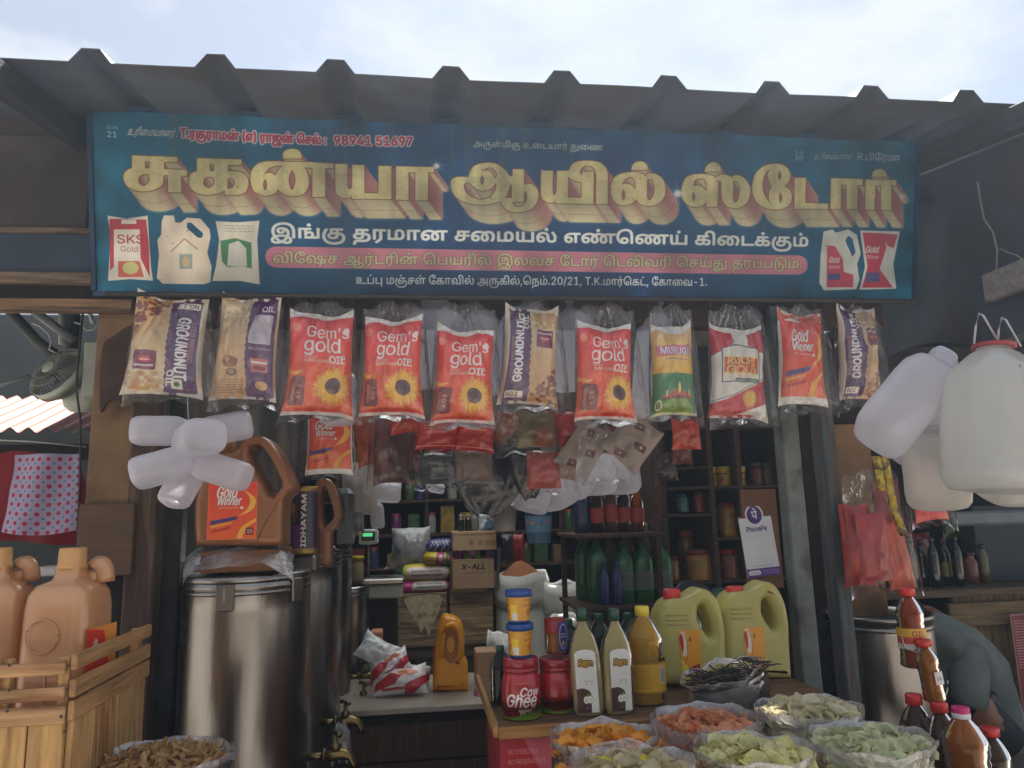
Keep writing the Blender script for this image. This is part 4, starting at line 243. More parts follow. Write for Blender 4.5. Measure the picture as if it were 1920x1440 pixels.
FSEQ = [[1010,1031,1042,1048,1029,1030,1041,1034,1090,32,58],[84,46,1031,1102,1031,1041,1029,1086,32,40,1012,41,32,1031,1041,1021,1086,32,1046,1020,1092,32,58,32],[1006,1140,1093,1029,1042,1102,32,1010,1048,1023,1030,1041,1090,32,1122,1048,1024],[82,46,1028,1042,1047,1031,1029,1041],[1008,1078,1102,32,1025,1031,1029,1041,1027,32,1020,1048,1029,1030,1092,32,1012,1083,1046,1024,1089,32,1018,1042,1048,1023,1077,1102,1088],[1036,1042,1047,1038,1020,32,1007,1090,1023,1031,1042,1086,32,1046,1028,1030,1031,1042,1092,32,1008,1033,1036,1020,32,1047,1023,1041,1090,32,1046,1023,1145,1036,1031,1042,32,1046,1020,1089,1122,32,1025,1031,1087,1028,1116,1088,46],[1010,1087,1131,32,1029,1081,1020,1093,32,1047,1018,1041,1036,1042,1092,32,1006,1140,1018,1042,1092,44,1046,1026,1088,46,50,48,47,50,49,44,32,84,46,75,46,1029,1041,1090,1046,1018,1082,44,32,1047,1018,1041,1048,1036,45,49,46]]
# ------------------------------------------------------------------ print rasteriser
def _font():
    F = {}; i = 0
    while i < len(FNUM):
        key, adv, nc = FNUM[i:i+3]; i += 3; cs = []
        for _ in range(nc):
            n = FNUM[i]; i += 1; c = []; x = y = 0
            for _ in range(n):
                a, b = FNUM[i:i+2]; i += 2
                x += a >> 1; y += b; c.append((x*2, y*2, a & 1))
            cs.append(c)
        F[key] = (adv, [_flat(c) for c in cs])
    return F
FSTR = dict(zip(('own', 'row1', 'arul', 'rp', 'l2', 'l3', 'l4'), FSEQ))
def _flat(c):
    n = len(c)
    if n < 3: return []
    pts = []
    for i in range(n):
        a = c[i]; b = c[(i+1) % n]; pts.append(a)
        if not a[2] and not b[2]: pts.append(((a[0]+b[0])/2, (a[1]+b[1])/2, 1))
    k = next(i for i, q in enumerate(pts) if q[2]); pts = pts[k:]+pts[:k]
    out = []; i = 0; n = len(pts)
    while i < n:
        a = pts[i]
        b = pts[(i+1) % n]
        out.append(a[:2])
        if b[2]: i += 1
        else:
            d = pts[(i+2) % n]
            for t in (.25, .5, .75):
                out.append(((1-t)**2*a[0]+2*t*(1-t)*b[0]+t*t*d[0], (1-t)**2*a[1]+2*t*(1-t)*b[1]+t*t*d[1]))
            i += 2
    return out
FONT = _font()
def raster(w, h, contours):
    A = np.zeros(h*(w+3)); W = w+3
    for c in contours:
        n = len(c)
        for i in range(n):
            x0, y0 = c[i]; x1, y1 = c[(i+1) % n]
            if y0 == y1: continue
            s = 1.
            if y0 > y1: x0, y0, x1, y1, s = x1, y1, x0, y0, -1.
            if y1 <= 0 or y0 >= h: continue
            k = (x1-x0)/(y1-y0); x = x0
            if y0 < 0: x -= y0*k; y0 = 0
            y1 = min(y1, h)
            for y in range(int(y0), int(math.ceil(y1))):
                dy = min(y+1, y1)-max(y, y0); xn = x+k*dy; d = dy*s
                a, b = (x, xn) if x < xn else (xn, x)
                a = min(max(a, 0), w); b = min(max(b, 0), w); x = xn; o = y*W
                ai = int(a); bi = int(math.ceil(b))
                if bi <= ai+1:
                    m = .5*(a+b)-ai; A[o+ai] += d*(1-m); A[o+ai+1] += d*m
                else:
                    r = 1/(b-a); af = a-ai; a0 = .5*r*(1-af)**2; bf = b-bi+1; am = .5*r*bf*bf
                    A[o+ai] += d*a0
                    if bi == ai+2: A[o+ai+1] += d*(1-a0-am)
                    else:
                        a1 = r*(1.5-af); A[o+ai+1] += d*(a1-a0)
                        for q in range(ai+2, bi-1): A[o+q] += d*r
                        a2 = a1+(bi-ai-3)*r
                        A[o+bi-1] += d*(1-a2-am)
                    A[o+bi] += d*am
    return np.clip(np.abs(np.cumsum(A.reshape(h, W), 1)), 0, 1)[:, :w]
def dil(m, r):
    if r <= 0: return m
    o = m.copy(); R = int(math.ceil(r)); P_ = np.pad(m, R); h, w = m.shape
    for dy in range(-R, R+1):
        for dx in range(-R, R+1):
            d = math.hypot(dx, dy)
            if 0 < d < r+.5:
                np.maximum(o, P_[R+dy:R+dy+h, R+dx:R+dx+w]*min(1, r+.5-d), out=o)
    return o
def blur(m, r):
    for ax in (0, 1):
        for _ in range(2):
            k = int(r); P_ = np.pad(m, [(k, k) if a == ax else (0, 0) for a in (0, 1)], mode='edge')
            m = sum((P_[i:i+m.shape[0]] if ax == 0 else P_[:, i:i+m.shape[1]]) for i in range(2*k+1))/(2*k+1)
    return m
def smooth(pts, n=5):
    """Closed outline; a point with a third value is a corner, the others are rounded."""
    N = len(pts); out = []
    for i in range(N):
        p0, p1, p2, p3 = pts[i-1], pts[i], pts[(i+1) % N], pts[(i+2) % N]
        if len(p1) > 2 and len(p2) > 2: out.append(p1[:2]); continue
        a = p1 if len(p1) > 2 else p0; b = p2 if len(p2) > 2 else p3
        for j in range(n):
            t = j/n
            out.append(tuple(.5*((2*p1[q])+(-a[q]+p2[q])*t+(2*a[q]-5*p1[q]+4*p2[q]-b[q])*t*t+(-a[q]+3*p1[q]-3*p2[q]+b[q])*t**3) for q in (0, 1)))
    return out
def ell(cx, cy, rx, ry, n=28):
    return [(cx+rx*math.cos(2*math.pi*i/n), cy+ry*math.sin(2*math.pi*i/n)) for i in range(n)]
def parse(s):
    r = []
    for t in s.split():
        c = t.endswith('*'); x, y = t.rstrip('*').split(','); r.append((float(x), float(y), 1) if c else (float(x), float(y)))
    return smooth(r)
class Art:
    def __init__(s, w, h, col): s.w, s.h = w, h; s.a = np.ones((h, w, 3))*np.array(col)/255.
    def put(s, m, col, a=1., x=0, y=0):
        h, w = m.shape; X0, Y0 = max(0, x), max(0, y); X1, Y1 = min(s.w, x+w), min(s.h, y+h)
        if X1 <= X0 or Y1 <= Y0: return
        k = m[Y0-y:Y1-y, X0-x:X1-x, None]*a; t = s.a[Y0:Y1, X0:X1]
        s.a[Y0:Y1, X0:X1] = t*(1-k)+k*np.array(col)/255.
    def poly(s, cs, col, a=1., out=0, ocol=None):
        if cs and not isinstance(cs[0][0], (tuple, list)): cs = [cs]
        xs = [p[0] for c in cs for p in c]; ys = [p[1] for c in cs for p in c]; pad = int(out)+2
        x0, y0 = int(min(xs))-pad, int(min(ys))-pad; w = int(max(xs))-x0+pad+2; h = int(max(ys))-y0+pad+2
        m = raster(w, h, [[(x-x0, y-y0) for x, y in c] for c in cs])
        if out: s.put(dil(m, out), ocol, 1, x0, y0)
        s.put(m, col, a, x0, y0)
    def rect(s, x0, y0, x1, y1, col, a=1.): s.poly([(x0, y0), (x1, y0), (x1, y1), (x0, y1)], col, a)
    def rrect(s, x0, y0, x1, y1, r, col, a=1.):
        p = []
        for cx, cy, t in ((x1-r, y0+r, -90), (x1-r, y1-r, 0), (x0+r, y1-r, 90), (x0+r, y0+r, 180)):
            p += [(cx+r*math.cos(math.radians(t+q)), cy+r*math.sin(math.radians(t+q))) for q in range(0, 91, 15)]
        s.poly(p, col, a)
    def ell(s, cx, cy, rx, ry, col, a=1.): s.poly(ell(cx, cy, rx, ry), col, a)
    def line(s, pts, w, col, a=1.):
        for (x0, y0), (x1, y1) in zip(pts, pts[1:]):
            d = math.hypot(x1-x0, y1-y0) or 1; nx, ny = -(y1-y0)/d*w/2, (x1-x0)/d*w/2
            s.poly([(x0+nx, y0+ny), (x1+nx, y1+ny), (x1-nx, y1-ny), (x0-nx, y0-ny)], col, a)
    def text(s, t, x, y, size, col, width=None, bold=0., out=0, ocol=None, slant=0., rot=0, center=False, track=0, a=1.):
        ks = [k if isinstance(k, int) else ord(k) for k in t]
        adv = sum(FONT[k][0]+track for k in ks)*size/1000; sx = size/1000
        if width: sx = sx*width/adv; adv = width
        ca, sa = math.cos(math.radians(rot)), math.sin(math.radians(rot)); cs = []; q = -adv/2 if center else 0
        for k in ks:
            for c in FONT[k][1]:
                r = []
                for px, py in c:
                    u = q+px*sx+py*size/1000*slant; v = -py*size/1000
                    r.append((x+u*ca-v*sa, y+u*sa+v*ca))
                if r: cs.append(r)
            q += (FONT[k][0]+track)*sx
        if not cs: return
        xs = [p[0] for c in cs for p in c]; ys = [p[1] for c in cs for p in c]; pad = int(out+bold)+3
        x0, y0 = int(min(xs))-pad, int(min(ys))-pad; w = int(max(xs))-x0+pad+2; h = int(max(ys))-y0+pad+2
        m = raster(w, h, [[(u-x0, v-y0) for u, v in c] for c in cs])
        if bold: m = dil(m, bold)
        if out: s.put(dil(m, out), ocol, 1, x0, y0)
        s.put(m, col, a, x0, y0)
    def grad(s, x0, y0, x1, y1, c0, c1):
        n = y1-y0; t = np.linspace(0, 1, n)[:, None, None]
        s.a[y0:y1, x0:x1] = (np.array(c0)*(1-t)+np.array(c1)*t)/255.
    def specks(s, n, col, rng, rmax=2.5, a=.5, box=None):
        b = box or (0, 0, s.w, s.h)
        for _ in range(n):
            r = rng.uniform(.5, rmax); s.ell(rng.uniform(b[0], b[2]), rng.uniform(b[1], b[3]), r, r*rng.uniform(.6, 1.4), col, a*rng.random())
    def grey_lines(s, x0, y0, x1, n, dy, col, th=1.5, rng=random.Random(5)):
        for i in range(n):
            x = x0
            while x < x1:
                w = rng.uniform(3, 12); s.rect(x, y0+i*dy, min(x+w, x1), y0+i*dy+th, col, .8); x += w+2.5
SIGN_W, SIGN_H = 2048, 460
def homography():
    src = [(172, 205), (1716, 268), (1712, 568), (182, 548)]; dst = [(0, 0), (SIGN_W, 0), (SIGN_W, SIGN_H), (0, SIGN_H)]
    A = []; b = []
    for (x, y), (u, v) in zip(src, dst):
        A += [[x, y, 1, 0, 0, 0, -u*x, -u*y], [0, 0, 0, x, y, 1, -v*x, -v*y]]; b += [u, v]
    return np.append(np.linalg.solve(np.array(A, float), np.array(b, float)), 1).reshape(3, 3)
HM = homography()
def hq(x, y):
    v = HM @ np.array([x, y, 1.]); return (v[0]/v[2], v[1]/v[2])
HEAD = [  # shop name: outline and counters of each letter (x0, y0, units per unit, outlines, counters)
 (220, 270, 7.3846, ['205,155* 825,180* 825,245* 640,250* 640,345* 925,355* 960,370* 955,440* 875,440* 880,665* 700,670* 700,430* 635,430* 630,540 560,610 400,655 230,635 130,570 90,470 105,400 160,350 205,335*'],
  ['385,240* 445,240* 445,335* 385,335*', '430,415* 440,510 370,580 300,540 295,470 330,430 380,415*']),
 (220, 270, 7.3846, ['1095,195* 1705,215* 1705,290* 1520,290* 1520,375* 1640,375* 1720,400 1785,460 1800,560 1770,650 1720,690 1640,705 1480,705* 1475,640* 1400,680 1250,705 1100,680 1010,610 985,520 1000,430 1060,385 1095,375*'],
  ['1270,275* 1330,275* 1330,375* 1270,375*', '1320,460* 1330,550 1260,610 1190,570 1185,500 1230,460 1260,455*', '1520,475* 1580,480 1615,540 1580,600 1510,620*']),
 (450, 270, 9.6, ['750,260* 750,170 800,110 910,85 1020,110 1075,180 1090,260*',
   '170,640 190,480 280,370 400,320 520,310 700,310 830,320* 1120,320* 1650,355* 1650,440* 1510,440* 1510,960* 1280,960* 1280,430* 1130,420* 1180,500 1215,640 1200,780 1120,900 950,945 780,910 660,810* 620,880 480,935 330,910 220,830'],
  ['740,390* 620,395 500,440 400,550* 500,515 560,530 620,570* 650,490', '432,630 470,735 432,840 394,735', '915,460* 965,560 975,660 955,770 915,830 875,770 855,660 865,560']),
 (620, 280, 8., ['45,220* 225,225* 230,560* 250,600 280,600 300,570* 300,235* 480,240* 485,665* 695,665* 695,255* 885,255* 890,755* 300,750* 290,700* 260,730 190,740 110,710 55,620',
   '955,260* 1520,275* 1520,350* 1435,350* 1435,775* 1245,775* 1245,350* 1140,350* 1145,770* 955,765*'], []),
 (830, 290, 8.348, ['100,480 115,400 200,360 380,360* 400,280 460,190 580,145 730,135 860,180 970,280 1010,345* 1065,345* 1065,235* 1245,240* 1245,490* 1340,470 1430,520 1470,620 1450,750 1370,860 1240,910 1080,915 950,860 880,740* 740,780 580,800 400,780 230,710 130,600'],
  ['590,260* 680,210 760,230 815,300 815,370* 780,370* 750,300 690,260', '590,330 622,410 590,490 558,410', '300,500 330,455 380,445 420,480 500,550 600,575 720,550 800,460* 815,460* 800,560 740,650 640,710 520,710 400,660 330,590',
   '1065,755* 1240,755* 1250,600 1290,600* 1290,720 1240,800 1150,835 1090,810', '1030,480* 1055,480* 1055,690* 960,690*']),
 (1000, 290, 7.111, ['80,220* 235,225* 235,510 260,545 285,510* 290,225* 440,225* 455,210* 500,130 600,95 740,90 870,120 950,200 970,300* 970,675* 280,660* 270,630* 220,655 130,630 80,540'],
  ['440,300* 475,330 540,362 618,375* 620,585* 440,585*', '595,230 650,165 720,160 790,200 815,290* 815,668* 780,668* 780,235* 625,235* 622,290*']),
 (1000, 290, 7.111, ['1280,215* 1300,150 1350,110 1430,105 1490,150 1510,215*', '1010,450 1050,330 1140,265 1280,245 1400,255 1480,300* 1490,265* 1600,270 1700,340 1740,460 1720,590 1640,670 1540,700 1420,680 1345,610* 1300,660 1200,690 1100,670 1030,590'],
  ['1160,410* 1200,340 1290,310 1340,400 1335,480* 1290,420 1220,400', '1180,475 1205,550 1180,625 1155,550', '1495,335* 1560,350 1590,450 1580,560 1530,625 1495,590*']),
 (1260, 290, 8., ['465,270* 490,190 550,140 620,130 690,180 715,270*', '120,600 140,450 200,350 330,310 460,310 560,325 630,355* 690,320 780,320 880,360 890,390* 890,335* 980,330 1080,390 1140,490 1150,620 1100,750 1000,815 900,820 800,790 740,710 720,600* 715,430* 690,405 670,430* 665,805* 495,800* 495,720* 440,780 340,805 230,780 150,700'],
  ['290,490* 320,400 400,370 470,400 495,500 490,570* 440,510 370,480', '303,575 328,650 303,725 278,650', '895,410* 960,430 990,500 985,640 960,720 920,740 895,700*']),
 (1260, 290, 8., ['1185,500 1220,330 1320,210 1460,160 1600,160 1710,220 1755,330 1730,430 1670,490* 1750,550 1785,650 1760,750 1680,820 1550,850 1400,830 1270,750 1200,630'],
  ['1480,225* 1400,270 1350,380 1340,520 1380,650 1480,780* 1440,690 1440,580 1480,500* 1450,440 1420,350 1430,270', '1595,262 1625,330 1595,398 1565,330', '1612,592 1640,670 1612,748 1584,670']),
 (1460, 300, 7.3846, ['205,265* 360,265* 355,615* 670,630* 670,705* 205,700*', '715,270* 1155,285* 1150,365* 1085,365* 1080,710* 935,705* 925,365* 855,360* 850,705* 710,700*',
   '1195,290* 1625,300* 1620,375* 1555,375* 1560,720* 1410,715* 1410,375* 1330,375* 1320,715* 1190,710*', '1280,250* 1310,170 1390,145 1460,170 1495,250*'], []),
]
def shift(m, dx, dy):
    o = np.zeros_like(m); h, w = m.shape; dx, dy = int(round(dx)), int(round(dy))
    o[max(0, dy):min(h, h+dy), max(0, dx):min(w, w+dx)] = m[max(0, -dy):min(h, h-dy), max(0, -dx):min(w, w-dx)]
    return o
def spark(A, x, y, r):
    for k in range(16):
        t = k*math.pi/8+.2; R = r*(1 if k % 2 else .6)
        A.poly([(x+math.cos(t)*R, y+math.sin(t)*R), (x+math.cos(t+1.57)*2, y+math.sin(t+1.57)*2), (x-math.cos(t+1.57)*2, y-math.sin(t+1.57)*2)], (205, 212, 205), .3)
    A.ell(x, y, r*.22, r*.22, (222, 224, 216), .6)
def art_sign():
    A = Art(SIGN_W, SIGN_H, (28, 62, 104)); H, W = SIGN_H, SIGN_W
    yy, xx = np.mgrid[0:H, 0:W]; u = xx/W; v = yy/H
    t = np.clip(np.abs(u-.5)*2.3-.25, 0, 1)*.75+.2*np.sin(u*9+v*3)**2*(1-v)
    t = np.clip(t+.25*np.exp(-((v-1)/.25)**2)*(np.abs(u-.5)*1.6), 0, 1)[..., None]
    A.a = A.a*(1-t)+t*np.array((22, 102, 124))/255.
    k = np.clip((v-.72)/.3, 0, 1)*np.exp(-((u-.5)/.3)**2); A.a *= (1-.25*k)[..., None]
    # shop name
    outs = []; M = np.zeros((H, W))
    for x0, y0, s, o, c in HEAD:
        f = lambda q: [hq(x0+a/s, y0+b/s) for a, b in parse(q)]
        m = np.zeros((H, W))
        for q in o: m = np.maximum(m, raster(W, H, [f(q)]))
        for q in c: m = m*(1-raster(W, H, [f(q)]))
        M = np.maximum(M, m)
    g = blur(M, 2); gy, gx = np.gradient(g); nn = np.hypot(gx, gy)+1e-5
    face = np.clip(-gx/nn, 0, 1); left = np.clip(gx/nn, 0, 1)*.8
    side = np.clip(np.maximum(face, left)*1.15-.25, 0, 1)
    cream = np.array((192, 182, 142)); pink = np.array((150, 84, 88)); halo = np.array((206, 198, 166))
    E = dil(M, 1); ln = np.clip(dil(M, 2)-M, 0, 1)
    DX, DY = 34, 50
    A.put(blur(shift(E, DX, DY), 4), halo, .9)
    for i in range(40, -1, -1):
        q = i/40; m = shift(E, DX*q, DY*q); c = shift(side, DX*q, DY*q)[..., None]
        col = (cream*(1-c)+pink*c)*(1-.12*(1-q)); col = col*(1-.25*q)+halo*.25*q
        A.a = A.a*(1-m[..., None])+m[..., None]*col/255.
        if i == 23: A.put(shift(ln, DX*q, DY*q)*shift(dil(M, 2), DX*q, DY*q), (120, 84, 40), .75)
    A.put(dil(M, 3), (118, 78, 44), .95)
    tex = blur(np.random.RandomState(4).rand(H, W), 3); tex = (tex-tex.mean())/tex.std()
    A.a = A.a*(1-M[..., None])+M[..., None]*(np.array((192, 184, 132))/255.*(1+.018*tex[..., None]))
    rng = random.Random(9)
    for _ in range(420):
        x, y = rng.uniform(60, W-60), rng.uniform(110, 330); r = rng.uniform(.8, 3.2)
        if M[int(y), int(x)] > .5: A.ell(x, y, r, r*rng.uniform(.7, 1.5), (122, 112, 62), rng.uniform(.15, .6))
    for x, y, r in ((815, 312, 34), (1268, 365, 46), (1692, 372, 40)): q = hq(x, y); spark(A, q[0], q[1], r)
    FS = lambda key: FSTR[key]
    def TT(ks, x0, y0, x1, y1, size, col, **k):
        a = hq(x0, y0); b = hq(x1, y1)
        A.text(ks, a[0], a[1], size, col, width=b[0]-a[0], rot=math.degrees(math.atan2(b[1]-a[1], b[0]-a[0])), **k)
    white = (222, 224, 214)
    TT(list('S.N'), 200, 241, 221, 242, 12, (150, 170, 185), bold=.6); TT(list('21'), 200, 256, 220, 257, 20, (165, 180, 192), bold=1)
    TT(FS('own'), 238, 252, 332, 256, 26, (200, 178, 178), slant=.35, bold=1)
    TT(FS('row1'), 337, 257, 614, 271, 32, (150, 44, 66), bold=2, out=3, ocol=(208, 196, 200))
    TT(list('98941 51697'), 622, 271, 772, 274, 32, (150, 44, 66), bold=2, out=3, ocol=(208, 196, 200))
    TT(FS('arul'), 883, 275, 1127, 283, 23, (178, 186, 170), bold=.8)
    TT(list('S.N'), 1487, 290, 1504, 291, 12, (150, 170, 185), bold=.6); TT(list('20'), 1487, 302, 1503, 303, 18, (165, 180, 192), bold=1)
    TT(FS('own'), 1524, 300, 1598, 301, 22, (170, 170, 176), slant=.35, bold=.5); TT(FS('rp'), 1605, 302, 1687, 304, 27, (176, 182, 190), bold=.8)
    a = hq(505, 448); TT(FS('l2'), 505, 446, 1516, 466, 46, white, bold=2.2)
    q = [hq(496, 486), hq(515, 463), hq(1495, 480), hq(1514, 500), hq(1495, 520), hq(515, 508)]
    y0, y1 = q[1][1], q[4][1]; A.rrect(q[0][0], y0, q[3][0], y1, (y1-y0)*.48, (186, 118, 132))
    A.specks(160, (120, 70, 80), rng, 2.2, .7, (q[0][0], y0, q[3][0], y1))
    TT(FS('l3'), 510, 494, 1505, 507, 37, (186, 178, 140), bold=1.4, out=2, ocol=(96, 84, 62))
    TT(FS('l4'), 665, 534, 1326, 540, 30, white, bold=1.0)
    # pictures of packs
    def Z(pts, col, a=1., **k): A.poly([hq(x, y) for x, y in pts], col, a, **k)
    def ZT(t, x, y, size, col, **k): p = hq(x, y); A.text(t, p[0], p[1], size, col, **k)
    Z([(202, 404), (238, 410), (277, 404), (279, 440), (283, 500), (287, 527), (245, 524), (203, 527), (206, 480), (208, 440)], (214, 206, 190))
    Z([(206, 410), (274, 412), (279, 455), (281, 520), (264, 485), (262, 430), (214, 430), (214, 500), (207, 508)], (178, 62, 70))
    Z([(228, 412), (256, 412), (256, 420), (228, 420)], (222, 216, 206)); ZT('SKS', 219, 456, 30, (160, 40, 50), width=62, bold=.8); ZT('Gold', 226, 472, 20, (150, 90, 90), width=40)
    Z([(222, 490), (262, 490), (270, 520), (222, 520)], (192, 96, 84)); Z(ell(245, 503, 15, 12), (190, 186, 120))
    Z([(303, 415), (307, 404), (326, 404), (328, 417), (338, 418), (350, 408), (375, 410), (392, 430), (394, 445), (388, 475), (396, 500), (394, 530), (382, 534), (305, 533), (294, 522), (298, 480), (295, 450), (302, 440)], (222, 208, 184))
    Z([(350, 418), (358, 418), (380, 438), (378, 446), (370, 446), (350, 428)], (22, 74, 106)); A.line([hq(320, 473), hq(345, 448), hq(370, 468)], 3, (170, 130, 110)); Z([(336, 477), (360, 477), (360, 505), (336, 505)], (150, 158, 150)); Z(ell(348, 492, 7, 10), (196, 170, 130))
    Z([(403, 415), (445, 417), (485, 414), (481, 450), (486, 535), (450, 528), (397, 528), (404, 500), (410, 450)], (212, 208, 188)); Z([(412, 452), (440, 447), (470, 456), (471, 505), (455, 500), (425, 502), (415, 490)], (70, 128, 84))
    Z([(428, 458), (446, 452), (460, 466), (462, 500), (425, 500)], (206, 204, 190)); A.grey_lines(*hq(420, 423), hq(475, 423)[0], 3, 7, (120, 96, 90))
    Z([(1543, 438), (1560, 434), (1566, 440), (1590, 434), (1606, 444), (1614, 480), (1607, 500), (1612, 530), (1606, 548), (1545, 550), (1536, 535), (1538, 480)], (212, 216, 206))
    Z([(1590, 446), (1598, 452), (1604, 478), (1598, 486), (1584, 455)], (30, 84, 128)); Z([(1550, 464), (1565, 466), (1580, 490), (1582, 515), (1600, 520), (1600, 544), (1550, 544)], (196, 72, 92))
    ZT('Gold', 1553, 497, 22, white, bold=1.2, slant=.2, width=30); ZT('winner', 1553, 508, 14, white, bold=.8, slant=.2, width=32); Z([(1553, 518), (1575, 518), (1575, 530), (1553, 530)], (80, 82, 130))
    Z([(1612, 436), (1688, 438), (1676, 500), (1682, 547), (1612, 549), (1622, 505)], (216, 216, 208)); Z([(1617, 440), (1660, 442), (1662, 470), (1650, 510), (1676, 545), (1617, 545), (1627, 505)], (196, 66, 84)); Z([(1655, 442), (1684, 444), (1676, 470), (1664, 465)], (190, 80, 90))
    ZT('Gold', 1622, 478, 26, white, bold=1.4, slant=.2, width=38); ZT('Winner', 1624, 490, 16, white, bold=.8, slant=.2, width=36); Z([(1624, 516), (1650, 516), (1650, 534), (1624, 534)], (90, 86, 134))
    # dust, stains, small holes of wear
    A.specks(500, (200, 205, 200), rng, 2., .35); A.specks(260, (20, 40, 60), rng, 3., .35)
    n = blur(np.random.RandomState(7).rand(H//4, W//4), 6); n = (n-n.mean())/n.std(); n = np.kron(n, np.ones((4, 4)))[:H, :W]
    A.a = np.clip(A.a*(1+.08*blur(n, 4)[..., None]), 0, 1)
    dr = blur(np.random.RandomState(3).rand(8, W//2), 3).mean(0); dr = np.clip((dr-dr.mean())/dr.std(), 0, 2); dr = np.repeat(dr, 2)[:W]
    A.put(np.clip(dr[None, :]*.16*np.clip(1.1-v*1.2, 0, 1), 0, .4)+.05, (92, 92, 88), 1.)
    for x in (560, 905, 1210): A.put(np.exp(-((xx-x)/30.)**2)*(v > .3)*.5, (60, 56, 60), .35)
    return A
# ------------------------------------------------------------------ printed labels
WHT = (232, 228, 222)
def sunflower(A, cx, cy, r):
    rng = random.Random(3)
    for ring, (R, col) in enumerate(((1., (226, 150, 30)), (.86, (240, 182, 44)))):
        n = 19
        for i in range(n):
            t = 2*math.pi*(i+.5*ring)/n+rng.uniform(-.06, .06); c, s_ = math.cos(t), math.sin(t); q = r*R*rng.uniform(.86, 1.06)
            A.poly([(cx+c*r*.3-s_*r*.09, cy+s_*r*.3+c*r*.09), (cx+c*q*.7-s_*r*.13, cy+s_*q*.7+c*r*.13), (cx+c*q, cy+s_*q), (cx+c*q*.7+s_*r*.13, cy+s_*q*.7-c*r*.13), (cx+c*r*.3+s_*r*.09, cy+s_*r*.3-c*r*.09)], col)
    A.ell(cx, cy, r*.4, r*.4, (92, 36, 22)); A.ell(cx, cy, r*.24, r*.24, (52, 22, 18))
    for i in range(40):
        t = rng.uniform(0, 6.28); q = r*rng.uniform(.05, .38); A.ell(cx+q*math.cos(t), cy+q*math.sin(t), 1.6, 1.6, (150, 80, 40), .7)
def art_gem():
    A = Art(260, 400, (226, 62, 40)); A.grad(0, 0, 260, 190, (226, 62, 58), (230, 66, 34)); A.grad(0, 190, 260, 400, (232, 76, 28), (226, 92, 24))
    A.poly([(0, 0), (260, 0), (260, 22), (190, 12), (130, 26), (60, 14), (0, 30)], WHT)
    A.ell(26, 62, 16, 16, (236, 150, 120), .8); A.ell(232, 72, 12, 14, WHT, .9)
    for k in range(3): A.line([(30+4*k+math.cos(t)*60, 180-k*4+math.sin(t)*70) for t in np.linspace(3.6, 1.2, 12)], 4, (236, 182, 50))
    A.text("Gem's", 62, 100, 62, WHT, bold=1.2, track=-20); A.text('gold', 58, 158, 78, WHT, bold=1.4, track=-30)
    A.text('REFINED', 62, 186, 13, WHT, bold=.5); A.text('SUNFLOWER', 62, 202, 17, WHT, bold=.9); A.text('OIL', 158, 202, 40, WHT, bold=2)
    A.rrect(212, 172, 226, 186, 2, WHT); A.ell(219, 179, 4, 4, (60, 130, 60))
    A.rrect(12, 258, 78, 366, 12, (120, 26, 22)); A.text('Vitamin', 34, 350, 20, (230, 170, 90), rot=-90, bold=.6); A.text('A D E', 62, 344, 22, (226, 180, 110), rot=-90, bold=.6)
    sunflower(A, 182, 292, 82)
    A.rect(0, 376, 260, 400, (214, 60, 34)); A.rect(0, 388, 260, 400, WHT, .85)
    return A
def art_groundnut():
    A = Art(260, 400, (206, 170, 112)); A.grad(0, 0, 260, 400, (222, 206, 176), (196, 146, 84))
    z = [(18, 0)]+[(118+(6 if i % 2 else 0), i*14) for i in range(29)]+[(18, 400)]
    A.poly(z, (82, 32, 84)); A.rect(0, 0, 18, 400, (214, 196, 170))
    A.text('GROUNDNUT', 84, 318, 48, WHT, rot=-90, bold=2.6, width=262); A.text('OIL', 112, 96, 36, WHT, rot=-90, bold=2); A.text('COLD PRESSED', 44, 300, 19, (200, 150, 110), rot=-90, bold=.6, width=170)
    A.rrect(156, 92, 232, 168, 6, (116, 34, 66)); A.rect(162, 104, 226, 112, WHT, .8); A.ell(194, 132, 22, 13, (190, 60, 60)); A.grey_lines(178, 128, 210, 1, 9, WHT, 6)
    rng = random.Random(2)
    for _ in range(100):
        x = rng.uniform(110, 256); y = rng.uniform(250, 396)
        if y > 400-(x-100)*1.05: A.ell(x, y, 9, 7, (rng.randint(110, 160), rng.randint(54, 80), 50))
    for _ in range(26): A.ell(rng.uniform(130, 250), rng.uniform(20, 80), 15, 10, (rng.randint(180, 214), rng.randint(140, 170), 96))
    A.rrect(24, 352, 100, 378, 3, (232, 220, 200)); A.text('NO.1', 30, 373, 22, (100, 40, 50), bold=1)
    A.rrect(60, 24, 92, 60, 4, (226, 218, 196)); A.ell(76, 42, 9, 9, (50, 110, 60))
    return A
def art_groundnut_back():
    A = Art(260, 400, (206, 176, 128)); A.grad(0, 0, 260, 400, (214, 190, 150), (196, 150, 96))
    A.poly([(150, 0)]+[(142+(6 if i % 2 else 0), i*14) for i in range(29)]+[(150, 400), (252, 400), (252, 0)], (84, 34, 84))
    A.grey_lines(16, 90, 136, 16, 8, (120, 84, 60)); A.ell(80, 262, 36, 22, (150, 96, 60)); A.ell(70, 254, 12, 10, (196, 150, 110)); A.ell(86, 300, 24, 14, (96, 60, 40)); A.ell(86, 300, 17, 9, (150, 130, 80))
    A.grey_lines(16, 330, 136, 6, 9, (110, 60, 44), 3)
    A.rect(166, 74, 240, 190, (196, 184, 190)); A.grey_lines(170, 80, 236, 12, 9, (130, 110, 130)); A.text('GROUNDNUT', 164, 214, 13, WHT, bold=.5, width=80)
    A.text('OIL', 190, 60, 30, WHT, bold=1); A.rrect(172, 246, 234, 300, 6, (196, 120, 110)); A.rect(176, 258, 230, 266, WHT); A.ell(203, 284, 24, 9, (150, 40, 50)); A.ell(210, 350, 24, 16, (206, 160, 90))
    return A
